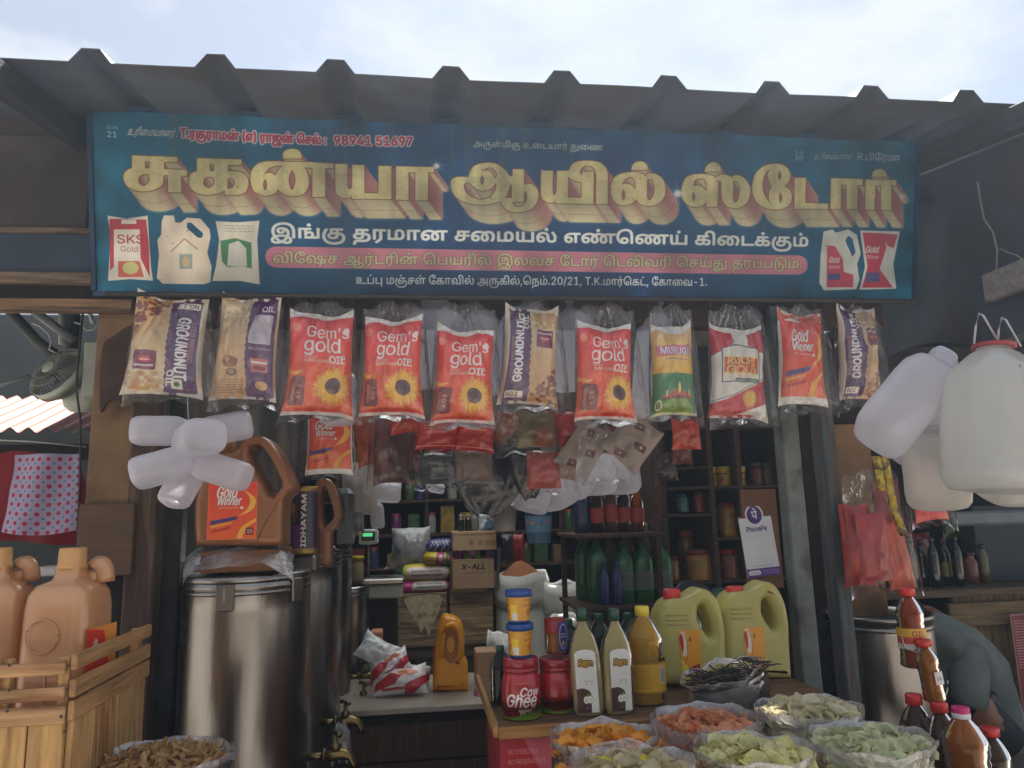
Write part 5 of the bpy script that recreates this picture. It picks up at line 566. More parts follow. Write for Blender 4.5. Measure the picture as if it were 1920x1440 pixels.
def art_lamp():
    A = Art(260, 400, (228, 176, 84)); A.grad(0, 0, 260, 220, (226, 190, 140), (232, 182, 74)); A.grad(0, 220, 260, 400, (70, 132, 62), (38, 104, 50))
    A.poly([(0, 400), (0, 330), (40, 250), (120, 215), (200, 225), (260, 260), (260, 400)], (44, 118, 64)); A.poly([(40, 400), (120, 280), (200, 330), (260, 400)], (120, 150, 50))
    A.poly([(0, 0), (260, 0), (260, 20), (140, 40), (40, 18), (0, 30)], WHT)
    A.poly([(20, 96), (240, 86), (250, 128), (24, 146)], (204, 96, 126), .8); A.text('MURUGA', 40, 132, 44, (226, 226, 240), bold=1.8, width=196, out=1.5, ocol=(130, 50, 120))
    A.rect(50, 150, 220, 166, (230, 200, 120)); A.grey_lines(60, 154, 210, 1, 9, (150, 60, 60), 5)
    for x, y, r in ((150, 308, 54), (84, 322, 30), (212, 318, 30)):
        A.poly([(x-r, y), (x+r, y), (x+r*.6, y+r*.45), (x-r*.6, y+r*.45)], (126, 36, 22)); A.ell(x, y, r, r*.22, (176, 74, 40)); A.ell(x, y-r*.45, r*.14, r*.5, (244, 206, 90))
    A.ell(38, 360, 22, 22, (220, 206, 150)); A.ell(38, 360, 15, 15, (90, 110, 40)); A.rect(0, 388, 260, 400, (226, 214, 120))
    return A
def art_ruchi():
    A = Art(260, 400, (222, 218, 206))
    A.poly([(0, 10), (90, 0), (110, 70), (40, 110), (0, 130)], (190, 34, 34)); A.poly([(260, 0), (180, 20), (170, 80), (220, 110), (260, 120)], (190, 34, 34)); A.poly([(0, 0), (260, 0), (260, 14), (130, 34), (0, 14)], WHT)
    A.poly([(36, 96), (120, 78), (226, 96), (226, 250), (36, 250)], (60, 60, 70)); A.poly([(41, 100), (120, 84), (221, 100), (221, 246), (41, 246)], (224, 216, 196))
    A.rect(46, 140, 216, 208, (200, 52, 44)); A.text('RUCHI', 58, 172, 46, (226, 190, 70), bold=3, width=146); A.text('GOLD', 56, 212, 46, (226, 190, 70), bold=3, width=150)
    A.text('NO.1 LOVE', 108, 228, 11, (180, 50, 60), bold=.5); A.rect(96, 232, 222, 250, (34, 84, 60)); A.text('PALMOLEIN OIL', 102, 247, 14, WHT, bold=.6, width=114)
    A.poly(smooth([(0, 340, 1), (70, 320), (170, 270), (260, 230, 1), (260, 330, 1), (160, 372), (60, 396), (0, 400, 1)], 5), (190, 36, 34)); A.line([(0, 332), (90, 306), (170, 262), (260, 222)], 3, (60, 60, 90))
    A.ell(172, 318, 36, 36, (206, 150, 44)); A.ell(172, 318, 28, 28, (222, 170, 60)); A.rect(0, 386, 200, 400, (176, 34, 34))
    return A
def winner(A, x0, y0, w, h):
    A.grad(y0=y0, y1=y0+h, x0=x0, x1=x0+w, c0=(224, 60, 36), c1=(232, 92, 30)); X = lambda u: x0+u*w; Y = lambda v: y0+v*h
    A.poly(smooth([(X(.72), Y(.12), 1), (X(.98), Y(.3)), (X(.9), Y(.5)), (X(.62), Y(.6), 1), (X(.8), Y(.48)), (X(.86), Y(.3))], 5), (238, 178, 60))
    A.poly(smooth([(X(.6), Y(1), 1), (X(.7), Y(.8)), (X(1), Y(.64), 1), (X(1), Y(.7), 1), (X(.8), Y(.82)), (X(.72), Y(1), 1)], 5), (238, 170, 50))
    A.text('Gold', X(.14), Y(.27), w*.3, WHT, bold=w*.012, slant=.22, width=w*.44, out=1.5, ocol=(150, 40, 40)); A.text('Winner', X(.16), Y(.4), w*.22, WHT, bold=w*.009, slant=.22, width=w*.5, out=1.5, ocol=(150, 40, 40))
    A.rect(X(.2), Y(.445), X(.62), Y(.455), WHT, .8); A.rrect(X(.66), Y(.43), X(.72), Y(.47), 1, WHT)
    A.poly([(X(.05), Y(.68)), (X(.6), Y(.6)), (X(.6), Y(.66)), (X(.05), Y(.75))], (58, 50, 122)); A.poly([(X(.05), Y(.77)), (X(.5), Y(.7)), (X(.5), Y(.73)), (X(.05), Y(.81))], (226, 160, 40)); A.poly([(X(.08), Y(.85)), (X(.48), Y(.78)), (X(.48), Y(.82)), (X(.08), Y(.89))], (176, 44, 30))
def art_winner():
    A = Art(260, 400, WHT); winner(A, 8, 40, 244, 330); A.poly([(0, 0), (260, 0), (260, 34), (150, 60), (100, 30), (60, 26), (0, 50)], (222, 78, 40)); A.rect(60, 26, 84, 44, WHT); A.rect(0, 386, 260, 400, WHT); return A
def art_winner_label():
    A = Art(220, 230, (226, 120, 60)); winner(A, 3, 3, 214, 224); A.rect(172, 184, 206, 214, (110, 30, 30)); A.text('15', 176, 206, 20, WHT, bold=.8); return A
def art_winner_side():
    A = Art(90, 300, (232, 150, 60)); A.poly([(0, 0), (50, 10), (80, 110), (84, 200), (70, 300), (0, 300)], (220, 56, 34)); A.text('Gold', 8, 130, 38, WHT, bold=2, slant=.2, width=60); A.text('Winner', 8, 158, 26, WHT, bold=1.4, slant=.2, width=64)
    A.ell(26, 34, 7, 12, WHT, .8); A.poly([(2, 262), (60, 226), (64, 244), (2, 284)], (60, 52, 120)); return A
def art_drops():
    A = Art(260, 360, (188, 36, 38)); A.grad(0, 0, 260, 360, (176, 34, 46), (200, 40, 32)); A.text('Drops', 36, 150, 72, WHT, bold=1, slant=.05, width=190); A.rect(30, 70, 200, 84, (214, 150, 140)); A.rect(0, 330, 260, 360, (206, 70, 50)); A.ell(205, 250, 30, 30, (206, 80, 60)); return A
def art_idhayam():
    A = Art(300, 260, (52, 30, 40)); A.rect(0, 0, 300, 10, (190, 150, 60)); A.rect(0, 250, 300, 260, (190, 150, 60)); A.rect(0, 150, 190, 250, (110, 46, 110)); A.text('IDHAYAM', 214, 246, 50, WHT, rot=-90, bold=2.4, width=226)
    A.ell(90, 100, 56, 46, (120, 84, 40)); A.ell(100, 84, 20, 30, (196, 130, 44)); A.rect(226, 0, 300, 260, (60, 40, 80), .4); rng = random.Random(8)
    for _ in range(60): A.ell(rng.uniform(30, 150), rng.uniform(90, 144), 5, 4, (40, 26, 24))
    A.text('Oil', 26, 46, 40, (190, 150, 90), bold=1.2); return A
def art_pay():
    A = Art(200, 420, (214, 214, 218)); A.rect(0, 0, 200, 70, (104, 70, 46)); A.rect(0, 330, 200, 420, (96, 66, 92)); A.ell(100, 58, 56, 56, (214, 214, 218)); A.ell(100, 58, 46, 46, (76, 44, 124))
    A.text([5000, 5001], 100, 78, 62, (226, 224, 232), bold=2, center=True); A.text('PhonePe', 100, 142, 34, (62, 48, 96), bold=1.6, width=128, center=True)
    A.rect(0, 330, 200, 372, (86, 52, 132)); A.rrect(8, 338, 84, 362, 12, (220, 220, 226)); A.grey_lines(18, 346, 76, 2, 7, (150, 150, 160), 4); A.grey_lines(96, 342, 190, 2, 12, (170, 150, 200), 5); A.grey_lines(40, 316, 160, 1, 9, (150, 150, 160), 4)
    return A
def art_ghee():
    A = Art(640, 300, (168, 26, 34)); A.grad(0, 0, 640, 300, (182, 30, 36), (120, 16, 26))
    for k in range(2):
        x = 60+320*k
        if k == 0:
            A.text('Cow', x+92, 150, 66, WHT, bold=2.2, slant=.25, width=110); A.text('Ghee', x+14, 204, 88, WHT, bold=2.6, slant=.25, width=170)
            A.poly(smooth([(x+16, 220, 1), (x+100, 226), (x+176, 208, 1), (x+180, 218, 1), (x+100, 238), (x+20, 232, 1)], 4), WHT); A.grey_lines(x+70, 70, x+150, 1, 9, (220, 170, 160), 7)
            for (u, v, a_, b_) in ((110, 262, 22, 12), (138, 258, 18, 11), (158, 250, 8, 10)): A.ell(x+u, v, a_, b_, (220, 216, 214))
            for u in (96, 112, 138, 152): A.rect(x+u, 264, x+u+6, 286, (214, 208, 206))
        else: A.grey_lines(x+60, 70, x+160, 7, 15, (214, 150, 150), 3); A.ell(x+140, 240, 9, 7, WHT)
    A.poly(smooth([(0, 278, 1), (90, 292), (200, 274), (300, 262), (420, 290), (560, 268), (640, 278, 1), (640, 300, 1), (0, 300, 1)], 5), (104, 136, 40)); return A
def art_coconut():
    A = Art(150, 400, (216, 214, 206)); A.poly(ell(75, 74, 62, 30), (214, 212, 204)); A.text('Ram', 75, 92, 50, (186, 140, 50), bold=3, width=106, slant=.1, center=True, out=5, ocol=(52, 34, 26)); A.ell(75, 104, 22, 5, (180, 140, 60))
    A.text('Coconut', 62, 196, 14, (110, 100, 90), bold=.4); A.text('Oil', 62, 214, 14, (110, 100, 90), bold=.4); A.ell(110, 210, 4, 4, (60, 50, 40))
    A.poly(smooth([(0, 240, 1), (50, 236), (96, 262), (100, 300), (96, 400, 1), (0, 400, 1)], 4), (72, 42, 36)); A.ell(78, 312, 36, 34, (92, 56, 44)); A.ell(64, 314, 19, 25, (222, 222, 208)); A.ell(92, 312, 20, 25, (226, 226, 214)); A.ell(64, 316, 10, 15, (190, 192, 178)); A.ell(92, 314, 11, 15, (196, 198, 184))
    A.poly([(60, 286), (96, 264), (104, 272), (72, 292)], (96, 130, 54)); A.text('1 L', 60, 374, 14, WHT, bold=.5); return A
def art_tub():
    A = Art(480, 170, (214, 152, 36)); 
    for x in (20, 180, 340): A.grey_lines(x, 26, x+70, 2, 12, (110, 70, 40), 6); A.rect(x+70, 66, x+116, 150, (232, 196, 40)); A.rect(x+80, 120, x+120, 166, (214, 210, 200)); A.grey_lines(x, 62, x+62, 2, 12, (140, 60, 30), 8); A.ell(x+44, 118, 24, 24, (190, 110, 30)); A.grey_lines(x, 142, x+60, 2, 9, (120, 80, 40))
    return A
def art_parrot():
    A = Art(200, 260, (226, 152, 40)); A.poly([(0, 260), (0, 140), (60, 170), (110, 260)], (236, 196, 60)); A.poly(smooth([(10, 20), (50, 6), (76, 60), (64, 120), (30, 130), (8, 90)], 4), (226, 214, 186)); A.poly(smooth([(0, 40, 1), (22, 14), (40, 40), (36, 90), (16, 116, 1)], 4), (186, 34, 34)); A.line([(44, 10), (76, 60), (70, 130), (40, 170)], 5, (178, 60, 30))
    A.ell(104, 46, 12, 12, (80, 36, 26)); A.ell(104, 46, 5, 5, (226, 180, 120)); A.poly([(70, 190), (190, 170), (190, 200), (70, 224)], (150, 40, 34)); A.grey_lines(84, 190, 176, 1, 9, WHT, 10); return A
def art_bottle_label():
    A = Art(400, 180, (196, 150, 40)); A.rect(0, 0, 400, 14, (150, 104, 30)); A.rect(0, 166, 400, 180, (150, 104, 30)); A.grey_lines(30, 34, 200, 8, 15, (140, 96, 30), 4); A.rect(270, 30, 310, 120, (206, 206, 206)); 
    for i in range(12): A.rect(273+i*3, 34, 274+i*3+(i % 2), 116, (40, 40, 40))
    A.ell(352, 90, 30, 40, (214, 176, 60)); return A
def art_carton():
    A = Art(320, 250, (176, 142, 110)); A.rect(40, 24, 280, 152, (148, 116, 88)); A.rect(43, 27, 277, 149, (178, 144, 112)); A.text('X-ALL', 160, 82, 62, (52, 32, 30), bold=3, slant=.18, width=190, center=True); A.text('LIQUID SOAP', 160, 124, 28, (112, 82, 62), bold=.6, width=190, center=True); A.rect(0, 0, 320, 5, (110, 84, 60)); return A
def art_carton_top():
    A = Art(320, 150, (192, 158, 120)); A.rect(0, 18, 320, 26, (150, 116, 84)); A.grey_lines(60, 24, 290, 1, 8, (120, 88, 62), 6)
    for x in (120, 190, 240, 280): A.rect(x, 70, x+30, 112, (140, 106, 76)); A.rect(x+3, 73, x+27, 109, (166, 132, 98))
    A.line([(132, 104), (132, 80)], 3, (60, 40, 30)); A.line([(142, 104), (142, 80)], 3, (60, 40, 30)); return A
def art_red_carton():
    A = Art(260, 300, (182, 44, 50)); A.poly([(90, 0), (260, 0), (260, 70), (170, 90)], (208, 96, 108)); A.poly([(120, 160), (200, 90), (260, 120), (260, 220), (160, 200)], (44, 38, 36)); A.ell(225, 130, 24, 22, (176, 104, 50)); A.ell(215, 180, 26, 20, (186, 120, 60))
    for i, t in enumerate(('NO CHEMICALS', 'NO PRESERVATIVES', 'NO ARTIFICIAL')): A.text(t, 30, 36+i*22, 15, (226, 170, 170), bold=.5)
    A.rect(30, 110, 118, 300, (196, 190, 186)); A.grey_lines(36, 120, 112, 20, 9, (120, 110, 110)); return A
def art_bucket():
    A = Art(400, 200, (112, 146, 176))
    for x in (30, 160, 290):
        for (dx, c) in ((0, (84, 130, 180)), (56, (196, 120, 170)), (104, (196, 150, 110))):
            for k in range(6): t = k*1.047; A.ell(x+dx+math.cos(t)*13, 80+math.sin(t)*13, 9, 9, c)
            A.ell(x+dx, 80, 6, 6, (214, 190, 90)); A.ell(x+dx+14, 104, 10, 5, (70, 120, 80))
    return A
def art_cloth_bag():
    A = Art(260, 300, (176, 170, 196))
    for j in range(9):
        for i in range(8): A.ell(20+i*34, 20+j*34, 15, 13, (150, 150, 190)); A.ell(20+i*34, 20+j*34, 12, 11, (206, 196, 212)); A.ell(20+i*34, 20+j*34, 9, 9, (190, 72, 100)); A.ell(20+i*34, 20+j*34, 4, 4, (150, 50, 80)); A.ell(37+i*34, 37+j*34, 5, 4, (110, 116, 170))
    return A
def art_poster():
    A = Art(160, 380, (150, 112, 110)); A.rect(6, 6, 154, 374, (130, 50, 56)); A.grey_lines(14, 24, 148, 18, 10, (196, 170, 160), 4); A.ell(90, 260, 60, 46, (160, 40, 50)); A.grey_lines(14, 320, 148, 4, 12, (200, 180, 170), 5); return A
def art_soap(): A = Art(300, 120, (206, 186, 40)); A.rect(0, 0, 44, 120, (34, 80, 60)); A.poly([(60, 36), (260, 30), (266, 84), (64, 88)], (214, 200, 190)); A.grey_lines(84, 46, 236, 2, 18, (110, 70, 90), 9); return A
def art_soap_pink(): A = Art(300, 120, (196, 56, 128)); A.poly([(90, 46), (270, 42), (262, 92), (104, 96)], (206, 196, 186)); A.grey_lines(116, 58, 240, 2, 16, (70, 90, 110), 8); return A
def art_blue_pack():
    A = Art(300, 120, (52, 44, 110))
    for i in range(9): A.line([(i*36, 20+(i % 2)*30), (i*36+30, 50+(i % 2)*20)], 8, (196, 196, 214)); A.line([(i*36, 90), (i*36+20, 60)], 6, (206, 200, 60) if i % 3 == 0 else (150, 150, 200))
    return A
def art_floral_pack(): A = Art(300, 120, (206, 190, 36)); A.poly([(110, 0), (200, 0), (190, 120), (130, 120)], (176, 60, 110)); A.poly([(200, 20), (300, 10), (300, 110), (210, 100)], (60, 110, 60)); A.ell(250, 60, 26, 20, (206, 120, 130)); A.grey_lines(14, 40, 100, 2, 18, (180, 40, 40), 8); A.ell(160, 60, 20, 20, (226, 180, 190)); return A
def art_strip():
    A = Art(90, 160, (96, 140, 30)); A.rect(0, 66, 90, 150, (206, 190, 40)); A.ell(45, 100, 32, 16, (176, 60, 40)); A.grey_lines(12, 76, 78, 1, 9, (60, 110, 40), 7); A.rect(0, 148, 90, 160, (90, 150, 40)); A.rect(0, 62, 90, 68, (70, 110, 30)); A.ell(45, 30, 26, 14, (190, 90, 60)); return A
def art_pack_red(): A = Art(260, 200, (168, 34, 30)); A.rect(14, 14, 246, 90, (186, 60, 36)); A.grey_lines(40, 34, 200, 2, 20, (214, 150, 120), 9); A.rect(0, 176, 260, 182, (206, 150, 120)); A.grey_lines(110, 140, 200, 2, 14, (206, 140, 110), 8); return A
def art_white_red(): 
    A = Art(300, 200, (212, 208, 206)); A.poly([(0, 120), (90, 60), (160, 80), (110, 140), (0, 180)], (186, 46, 40)); A.poly([(170, 150), (300, 70), (300, 130), (220, 200), (170, 200)], (180, 34, 44)); A.poly([(120, 60), (200, 20), (260, 60), (180, 90)], (206, 100, 50), .8); A.rect(40, 160, 170, 180, (160, 40, 40)); return A
def art_pale_pack():
    A = Art(200, 300, (142, 126, 114)); 
    for x, y in ((50, 50), (110, 150), (50, 250)): A.poly([(x, y), (x+52, y-18), (x+66, y+22), (x+14, y+40)], (92, 44, 52)); A.ell(x+34, y+10, 7, 7, (176, 150, 140))
    A.rect(0, 0, 200, 6, (120, 70, 70)); A.rect(188, 0, 194, 300, (150, 130, 124)); return A
def art_tin_yellow(): A = Art(480, 130, (196, 160, 50)); [ (A.rect(x, 10, x+2, 120, (130, 100, 40)), A.ell(x+60, 84, 30, 24, (160, 50, 50)), A.rect(x+20, 20, x+110, 40, (110, 86, 40)), A.grey_lines(x+26, 50, x+104, 1, 9, (120, 60, 30), 9)) for x in (0, 160, 320) ]; return A
def art_oval(): A = Art(120, 150, (32, 44, 110)); A.ell(60, 75, 50, 66, (170, 172, 190)); A.ell(60, 75, 44, 60, (40, 46, 112)); A.grey_lines(28, 60, 92, 2, 14, (196, 190, 200), 6); A.ell(60, 110, 14, 14, (196, 130, 50)); return A
def art_small_label(): A = Art(200, 120, (190, 60, 44)); A.rect(0, 0, 200, 50, (206, 160, 50)); A.rect(0, 90, 200, 120, (206, 196, 190)); A.text('OIL', 60, 44, 40, (150, 40, 40), bold=1.6); A.ell(150, 78, 24, 24, (214, 190, 60)); return A
def art_sheet_label(): A = Art(100, 110, (214, 210, 206)); A.rect(0, 0, 8, 110, (176, 40, 40)); A.text('OIL', 22, 70, 36, (90, 84, 86), bold=1.4, slant=.2, width=60); return A
# ------------------------------------------------------------------ setting
DARKWOOD = wood((72, 52, 40), axis=2, worn=(96, 74, 58)); PLY = mat((128, 100, 72), .8, var=.35, scale=6, col2=(92, 68, 48), thr=.58, bump=.25, bscale=30, spec=.2)
STEELPOST = mat((92, 98, 92), .6, var=.35, scale=14, bump=.2, bscale=90, col2=(60, 58, 52), thr=.6); TAN = wood((116, 98, 80), axis=0, worn=(78, 62, 50)); DARKM = mat((44, 36, 32), .85, var=.4, scale=5, bump=.3, bscale=25, spec=.2)
def roof_z(y): return 2.735+.187*(y-1.8)
g = MB().grid(lambda u, v: ((u-.5)*64, (v-.5)*64, 0), 20, 20); obj('ground', g, mat((186, 172, 152), .9, var=.2, scale=.8, bump=.3, bscale=12, spec=.2), kind='structure')
obj('road', MB().box(-30, 30, -6, .9, -.05, .006, .002), mat((172, 164, 154), .85, var=.25, scale=2, bump=.4, bscale=40), kind='structure')
obj('shop_floor', MB().box(-1.1, 1.95, 1.25, 6.1, 0, .3, .01), mat((96, 88, 80), .8, var=.3, scale=4, bump=.3), kind='structure')
def side_wall(name, x, t, y0, y1, zb, m):
    V = [(x, y0, zb), (x+t, y0, zb), (x+t, y1, zb), (x, y1, zb), (x, y0, roof_z(y0)-.02), (x+t, y0, roof_z(y0)-.02), (x+t, y1, roof_z(y1)-.02), (x, y1, roof_z(y1)-.02)]
    return obj(name, MB().add(V, [[3, 2, 1, 0], [4, 5, 6, 7], [0, 1, 5, 4], [1, 2, 6, 5], [2, 3, 7, 6], [3, 0, 4, 7]], sm=False), m, kind='structure')
WALLM = mat((84, 70, 60), .85, var=.4, scale=3, bump=.3, bscale=20, col2=(52, 42, 38), thr=.5, spec=.2)
side_wall('wall_left', -.93, .05, 2.42, 6, .3, WALLM); side_wall('wall_right', 1.85, .05, 3.4, 6, .3, WALLM)
obj('wall_back', MB().box(-.88, 1.85, 5.95, 6.02, .3, 3.5, .01), WALLM, kind='structure')
# ------------------------------------------------------------------ roof
PITCHX = .3; RX0 = -.806
def profile(x):
    k = (x-RX0)/PITCHX; d = abs(k-round(k))*PITCHX
    return .038*max(0, min(1, (.05-d)/.028))
def sheet(x0, x1, y0, y1, mats, lift=0., th=.0015):
    xs = []; k = math.floor((x0-RX0)/PITCHX)
    while RX0+k*PITCHX < x1+.2:
        for d in (-.15, -.1, -.05, -.022, .022, .05, .1): xs.append(RX0+k*PITCHX+d)
        k += 1
    xs = [x for x in xs if x0-1e-6 <= x <= x1+1e-6]; ys = [y0+(y1-y0)*j/8 for j in range(9)]; mb = MB()
    for s_, m in ((1, 0), (-1, 1)):
        V = [(x, y, roof_z(y)+lift+profile(x)+.004*nz3(x*3, y*2, 1)*(1 if j else 1.4)+(th if s_ > 0 else -th)) for j, y in enumerate(ys) for x in xs]
        n = len(xs); F = [[j*n+i, j*n+i+1, (j+1)*n+i+1, (j+1)*n+i] if s_ > 0 else [j*n+i, (j+1)*n+i, (j+1)*n+i+1, j*n+i+1] for j in range(8) for i in range(n-1)]
        mb.add(V, F, m, sm=False)
        if s_ > 0: k0 = 0; kn = n
    nv = len(V); F = [[i, nv+i, nv+i+1, i+1] for i in range(n-1)]; mb.f += F; mb.m += [1]*len(F); mb.sm += [False]*len(F); mb.u += [(0, 0)]*(4*len(F))
    return mb
ROOFTOP = mat((120, 190, 186), .45, var=.15, scale=3, bump=.05); ROOFUND = mat((86, 90, 102), .65, var=.3, scale=3.2, col2=(72, 62, 56), thr=.52, bump=.12, bscale=20)
roof = thing('stall_roof', 'long trapezoidal metal sheet roof with raised ribs over the blue signboard', 'roof', (0, 0, 0))
obj('roof_sheet', sheet(-1.75, 2.35, 1.8, 2.66, None), [ROOFTOP, ROOFUND], roof)
obj('roof_sheet', sheet(-1.75, -.4, 2.6, 6.3, None, .006), [ROOFTOP, ROOFUND], roof)
obj('roof_sheet', sheet(1.25, 2.35, 2.6, 6.3, None, .006), [ROOFTOP, ROOFUND], roof)
sk_ = sheet(-.4, 1.25, 2.6, 6.3, None, .004); kp = [i for i, m_ in enumerate(sk_.m) if m_ == 0]; us = []; q_ = 0
for f_ in sk_.f: us.append(sk_.u[q_:q_+len(f_)]); q_ += len(f_)
sk_.f = [sk_.f[i] for i in kp]; sk_.m = [0]*len(kp); sk_.sm = [False]*len(kp); sk_.u = [c for i in kp for c in us[i]]
obj('added_skylight', sk_, mat((236, 242, 242), .6, var=.06, bump=0, transl=.93, spec=.1), roof, label='added translucent ribbed roof sheet that lets daylight into the shop')  # unseen skylight, added to brighten the inside of the shop
RAFT = wood((54, 50, 50), axis=1)
for x in (-1.02, 1.735, .35):
    y0 = 1.72 if x != .35 else 2.5; m = MB().box(-.025, .025, 0, 4.2, -.085, -.012, .004); o = obj('rafter', m, RAFT, roof, loc=(x, y0, roof_z(y0)), rot=(math.atan(.187), 0, 0))
for y in (2.45, 4.0): obj('purlin', MB().box(-.9, 1.8, -.03, .03, -.1, -.035, .004), RAFT, roof, loc=(0, y, roof_z(y)-.07))
SCR = mat((90, 60, 46), .6, metal=.5)
for k_ in range(9): obj('screw', MB().lathe([(0, .006), (.005, .005), (.009, .001), (.009, 0)], 10), SCR, roof, loc=(RX0+k_*PITCHX+.003, 1.86, roof_z(1.86)+.044))
# ------------------------------------------------------------------ signboard
SX0, SX1, SZT, SYT, SZB, SYB = -.947, 1.687, 2.802, 2.15, 2.281, 2.268
sb = thing('signboard', 'long blue shop signboard with yellow Tamil lettering hung below the ribbed roof', 'signboard', (0, 0, 0))
T_ = Vector((0, SYT, SZT)); B_ = Vector((0, SYB, SZB)); dn = (B_-T_).normalized(); nf = Vector((0, dn.z, -dn.y)).normalized(); nf = nf if nf.y < 0 else -nf
def sp(u, v, d=0.): return (SX0+(SX1-SX0)*u, *(T_.lerp(B_, v)+nf*(d+.004*nz3(u*5, v*1.2, 3)))[1:])
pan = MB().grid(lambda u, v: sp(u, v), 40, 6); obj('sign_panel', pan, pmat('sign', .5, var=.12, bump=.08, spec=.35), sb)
obj('sign_backing', MB().grid(lambda u, v: sp(u, v, -.02), 20, 3, flip=True), DARKM, sb)
FR = mat((38, 58, 84), .5, metal=.3, var=.3)
def rail(a, b, c, d):
    P0, P1 = Vector(sp(*a)), Vector(sp(*b)); o = MB(); q = [P0, P1]
    X = (P1-P0).normalized(); n_ = nf; s_ = X.cross(n_).normalized(); V = []
    for p in q:
        for (i, j) in ((-.007, -.024), (.007, -.024), (.007, .009), (-.007, .009)): V.append(p+s_*i+n_*j)
    return o.add(V, [[0, 1, 2, 3], [7, 6, 5, 4], [0, 4, 5, 1], [1, 5, 6, 2], [2, 6, 7, 3], [3, 7, 4, 0]], sm=False)
for a, b in (((-.003, 1.01), (1.003, 1.01)), ((-.003, -.01), (1.003, -.01)), ((-.002, .01), (-.002, .99)), ((1.002, .01), (1.002, .99))): obj('frame_rail', rail(a, b, 0, 0), FR, sb)
# ------------------------------------------------------------------ posts and lintel
def beam(name, x0, x1, y0, y1, z0, z1, m, label, cat='beam', b=.005, **k): return obj(name, MB().box(x0, x1, y0, y1, z0, z1, b), m, label=label, cat=cat, **k)
beam('lintel_beam', -.92, 1.62, 2.33, 2.4, 2.2, 2.34, DARKWOOD, 'dark wooden beam behind the row of hanging oil packets')
beam('hanging_rod', -.86, 1.6, 2.105, 2.12, 2.222, 2.234, mat((70, 62, 58), .5, metal=.7), 'thin metal rod under the signboard that the clear bags hang from', 'rod', .003)
o = at(1473, 790, 2.3); beam('steel_post', o.x-.028, o.x+.034, 2.28, 2.34, .3, 2.26, STEELPOST, 'grey green painted steel post right of the payment card', 'post')
o = at(1545, 800, 2.42); beam('wooden_post', o.x-.016, o.x+.034, 2.41, 2.48, .3, 2.3, wood((96, 80, 70), axis=2, worn=(84, 90, 92), thr=.5), 'dark brown wooden post just right of the grey steel post', 'post')
o = at(273, 900, 2.3); beam('wooden_post', o.x-.043, o.x+.04, 2.29, 2.36, .3, 2.24, wood((70, 54, 44), axis=2, worn=(98, 78, 62)), 'wide dark wooden post behind the left bunch of white bottles', 'post')
a = at(303, 900, 2.4); b = at(346, 900, 2.4); beam('steel_post', a.x, b.x, 2.39, 2.45, .3, 2.3, mat((58, 60, 60), .55, metal=.2, var=.4, scale=12, bump=.3, bscale=80, col2=(40, 36, 34)), 'blackened steel post between the wooden post and the big steel drum', 'post')
# ------------------------------------------------------------------ left board panel
lb = thing('plywood_panel', 'worn tan plywood panel with a dark patch left of the dark wooden post', 'panel')
a = at(180, 585, 2.3); b = at(262, 950, 2.3); c = at(150, 945, 2.28); d = at(246, 1078, 2.28)
obj('board', MB().box(at(172, 760, 2.3).x, at(262, 760, 2.3).x, 2.3, 2.315, b.z, a.z, .003), PLY, lb)
pts = [(192, 655), (214, 630), (245, 610), (285, 600), (285, 770), (262, 772), (240, 752), (205, 752), (188, 770)]
me = slab([(at(x, y, 2.294).x, at(x, y, 2.294).z) for x, y in [(s_[0], s_[1]) for s_ in smooth(pts, 4)]], [], .006, .001, 1); obj('dark_patch', me, mat((70, 52, 42), .8, var=.4, scale=7, bump=.4, bscale=30, spec=.2), lb, loc=(0, 2.294, 0))
obj('board', MB().box(c.x, d.x, 2.275, 2.292, d.z, c.z, .003), mat((92, 66, 46), .75, var=.3, scale=5, bump=.2, stretch=(1.2, 9, 9)), lb, label='lower brown board')
obj('plywood_panel', MB().box(at(165, 1190, 2.34).x, at(250, 1190, 2.34).x, 2.34, 2.36, .3, at(200, 1078, 2.34).z, .003), DARKM, label='dark board below the brown board, behind the slatted crate', cat='panel')
# ------------------------------------------------------------------ left neighbour stall front
nb = thing('neighbour_stall_front', 'grimy fascia of the left neighbouring stall with a dark blue band and tan battens', 'stall')
def strip(n, y0, y1, yd, m, xr=174, th=.02, xl=-.9, **k):
    p = at(xr, y0, yd); q = at(xr, y1, yd); obj(n, MB().box(-2.6, p.x, yd, yd+th, q.z, p.z, .003), m, nb, **k)
strip('fascia_board', 258, 432, 2.3, mat((88, 80, 78), .8, var=.4, scale=3.5, bump=.25, col2=(64, 54, 50), thr=.52), th=.03)
strip('edge_strip', 427, 438, 2.285, TAN, th=.014)
strip('valance', 438, 512, 2.296, mat((52, 62, 78), .7, var=.25, scale=3, bump=.3, bscale=8), th=.02)
strip('batten_and_gap', 510, 531, 2.27, TAN, xr=176, th=.03); strip('batten_and_gap', 531, 562, 2.31, DARKM, xr=250, th=.03); strip('batten_and_gap', 560, 584, 2.265, wood((128, 100, 72), axis=0, worn=(84, 64, 50), thr=.55), xr=248, th=.035)  # the middle dark strip stands in for the shaded gap between the tan battens
p = at(10, 100, 3.2); obj('roof_tile', MB().box(-.12, .12, -.3, .3, -.012, .012, .004), mat((190, 112, 84), .7, var=.2), loc=(p.x-.1, 3.2, p.z-.04), rot=(.2, .5, .3), label='orange roof piece peeking over the roof at the top left', cat='roof tile')
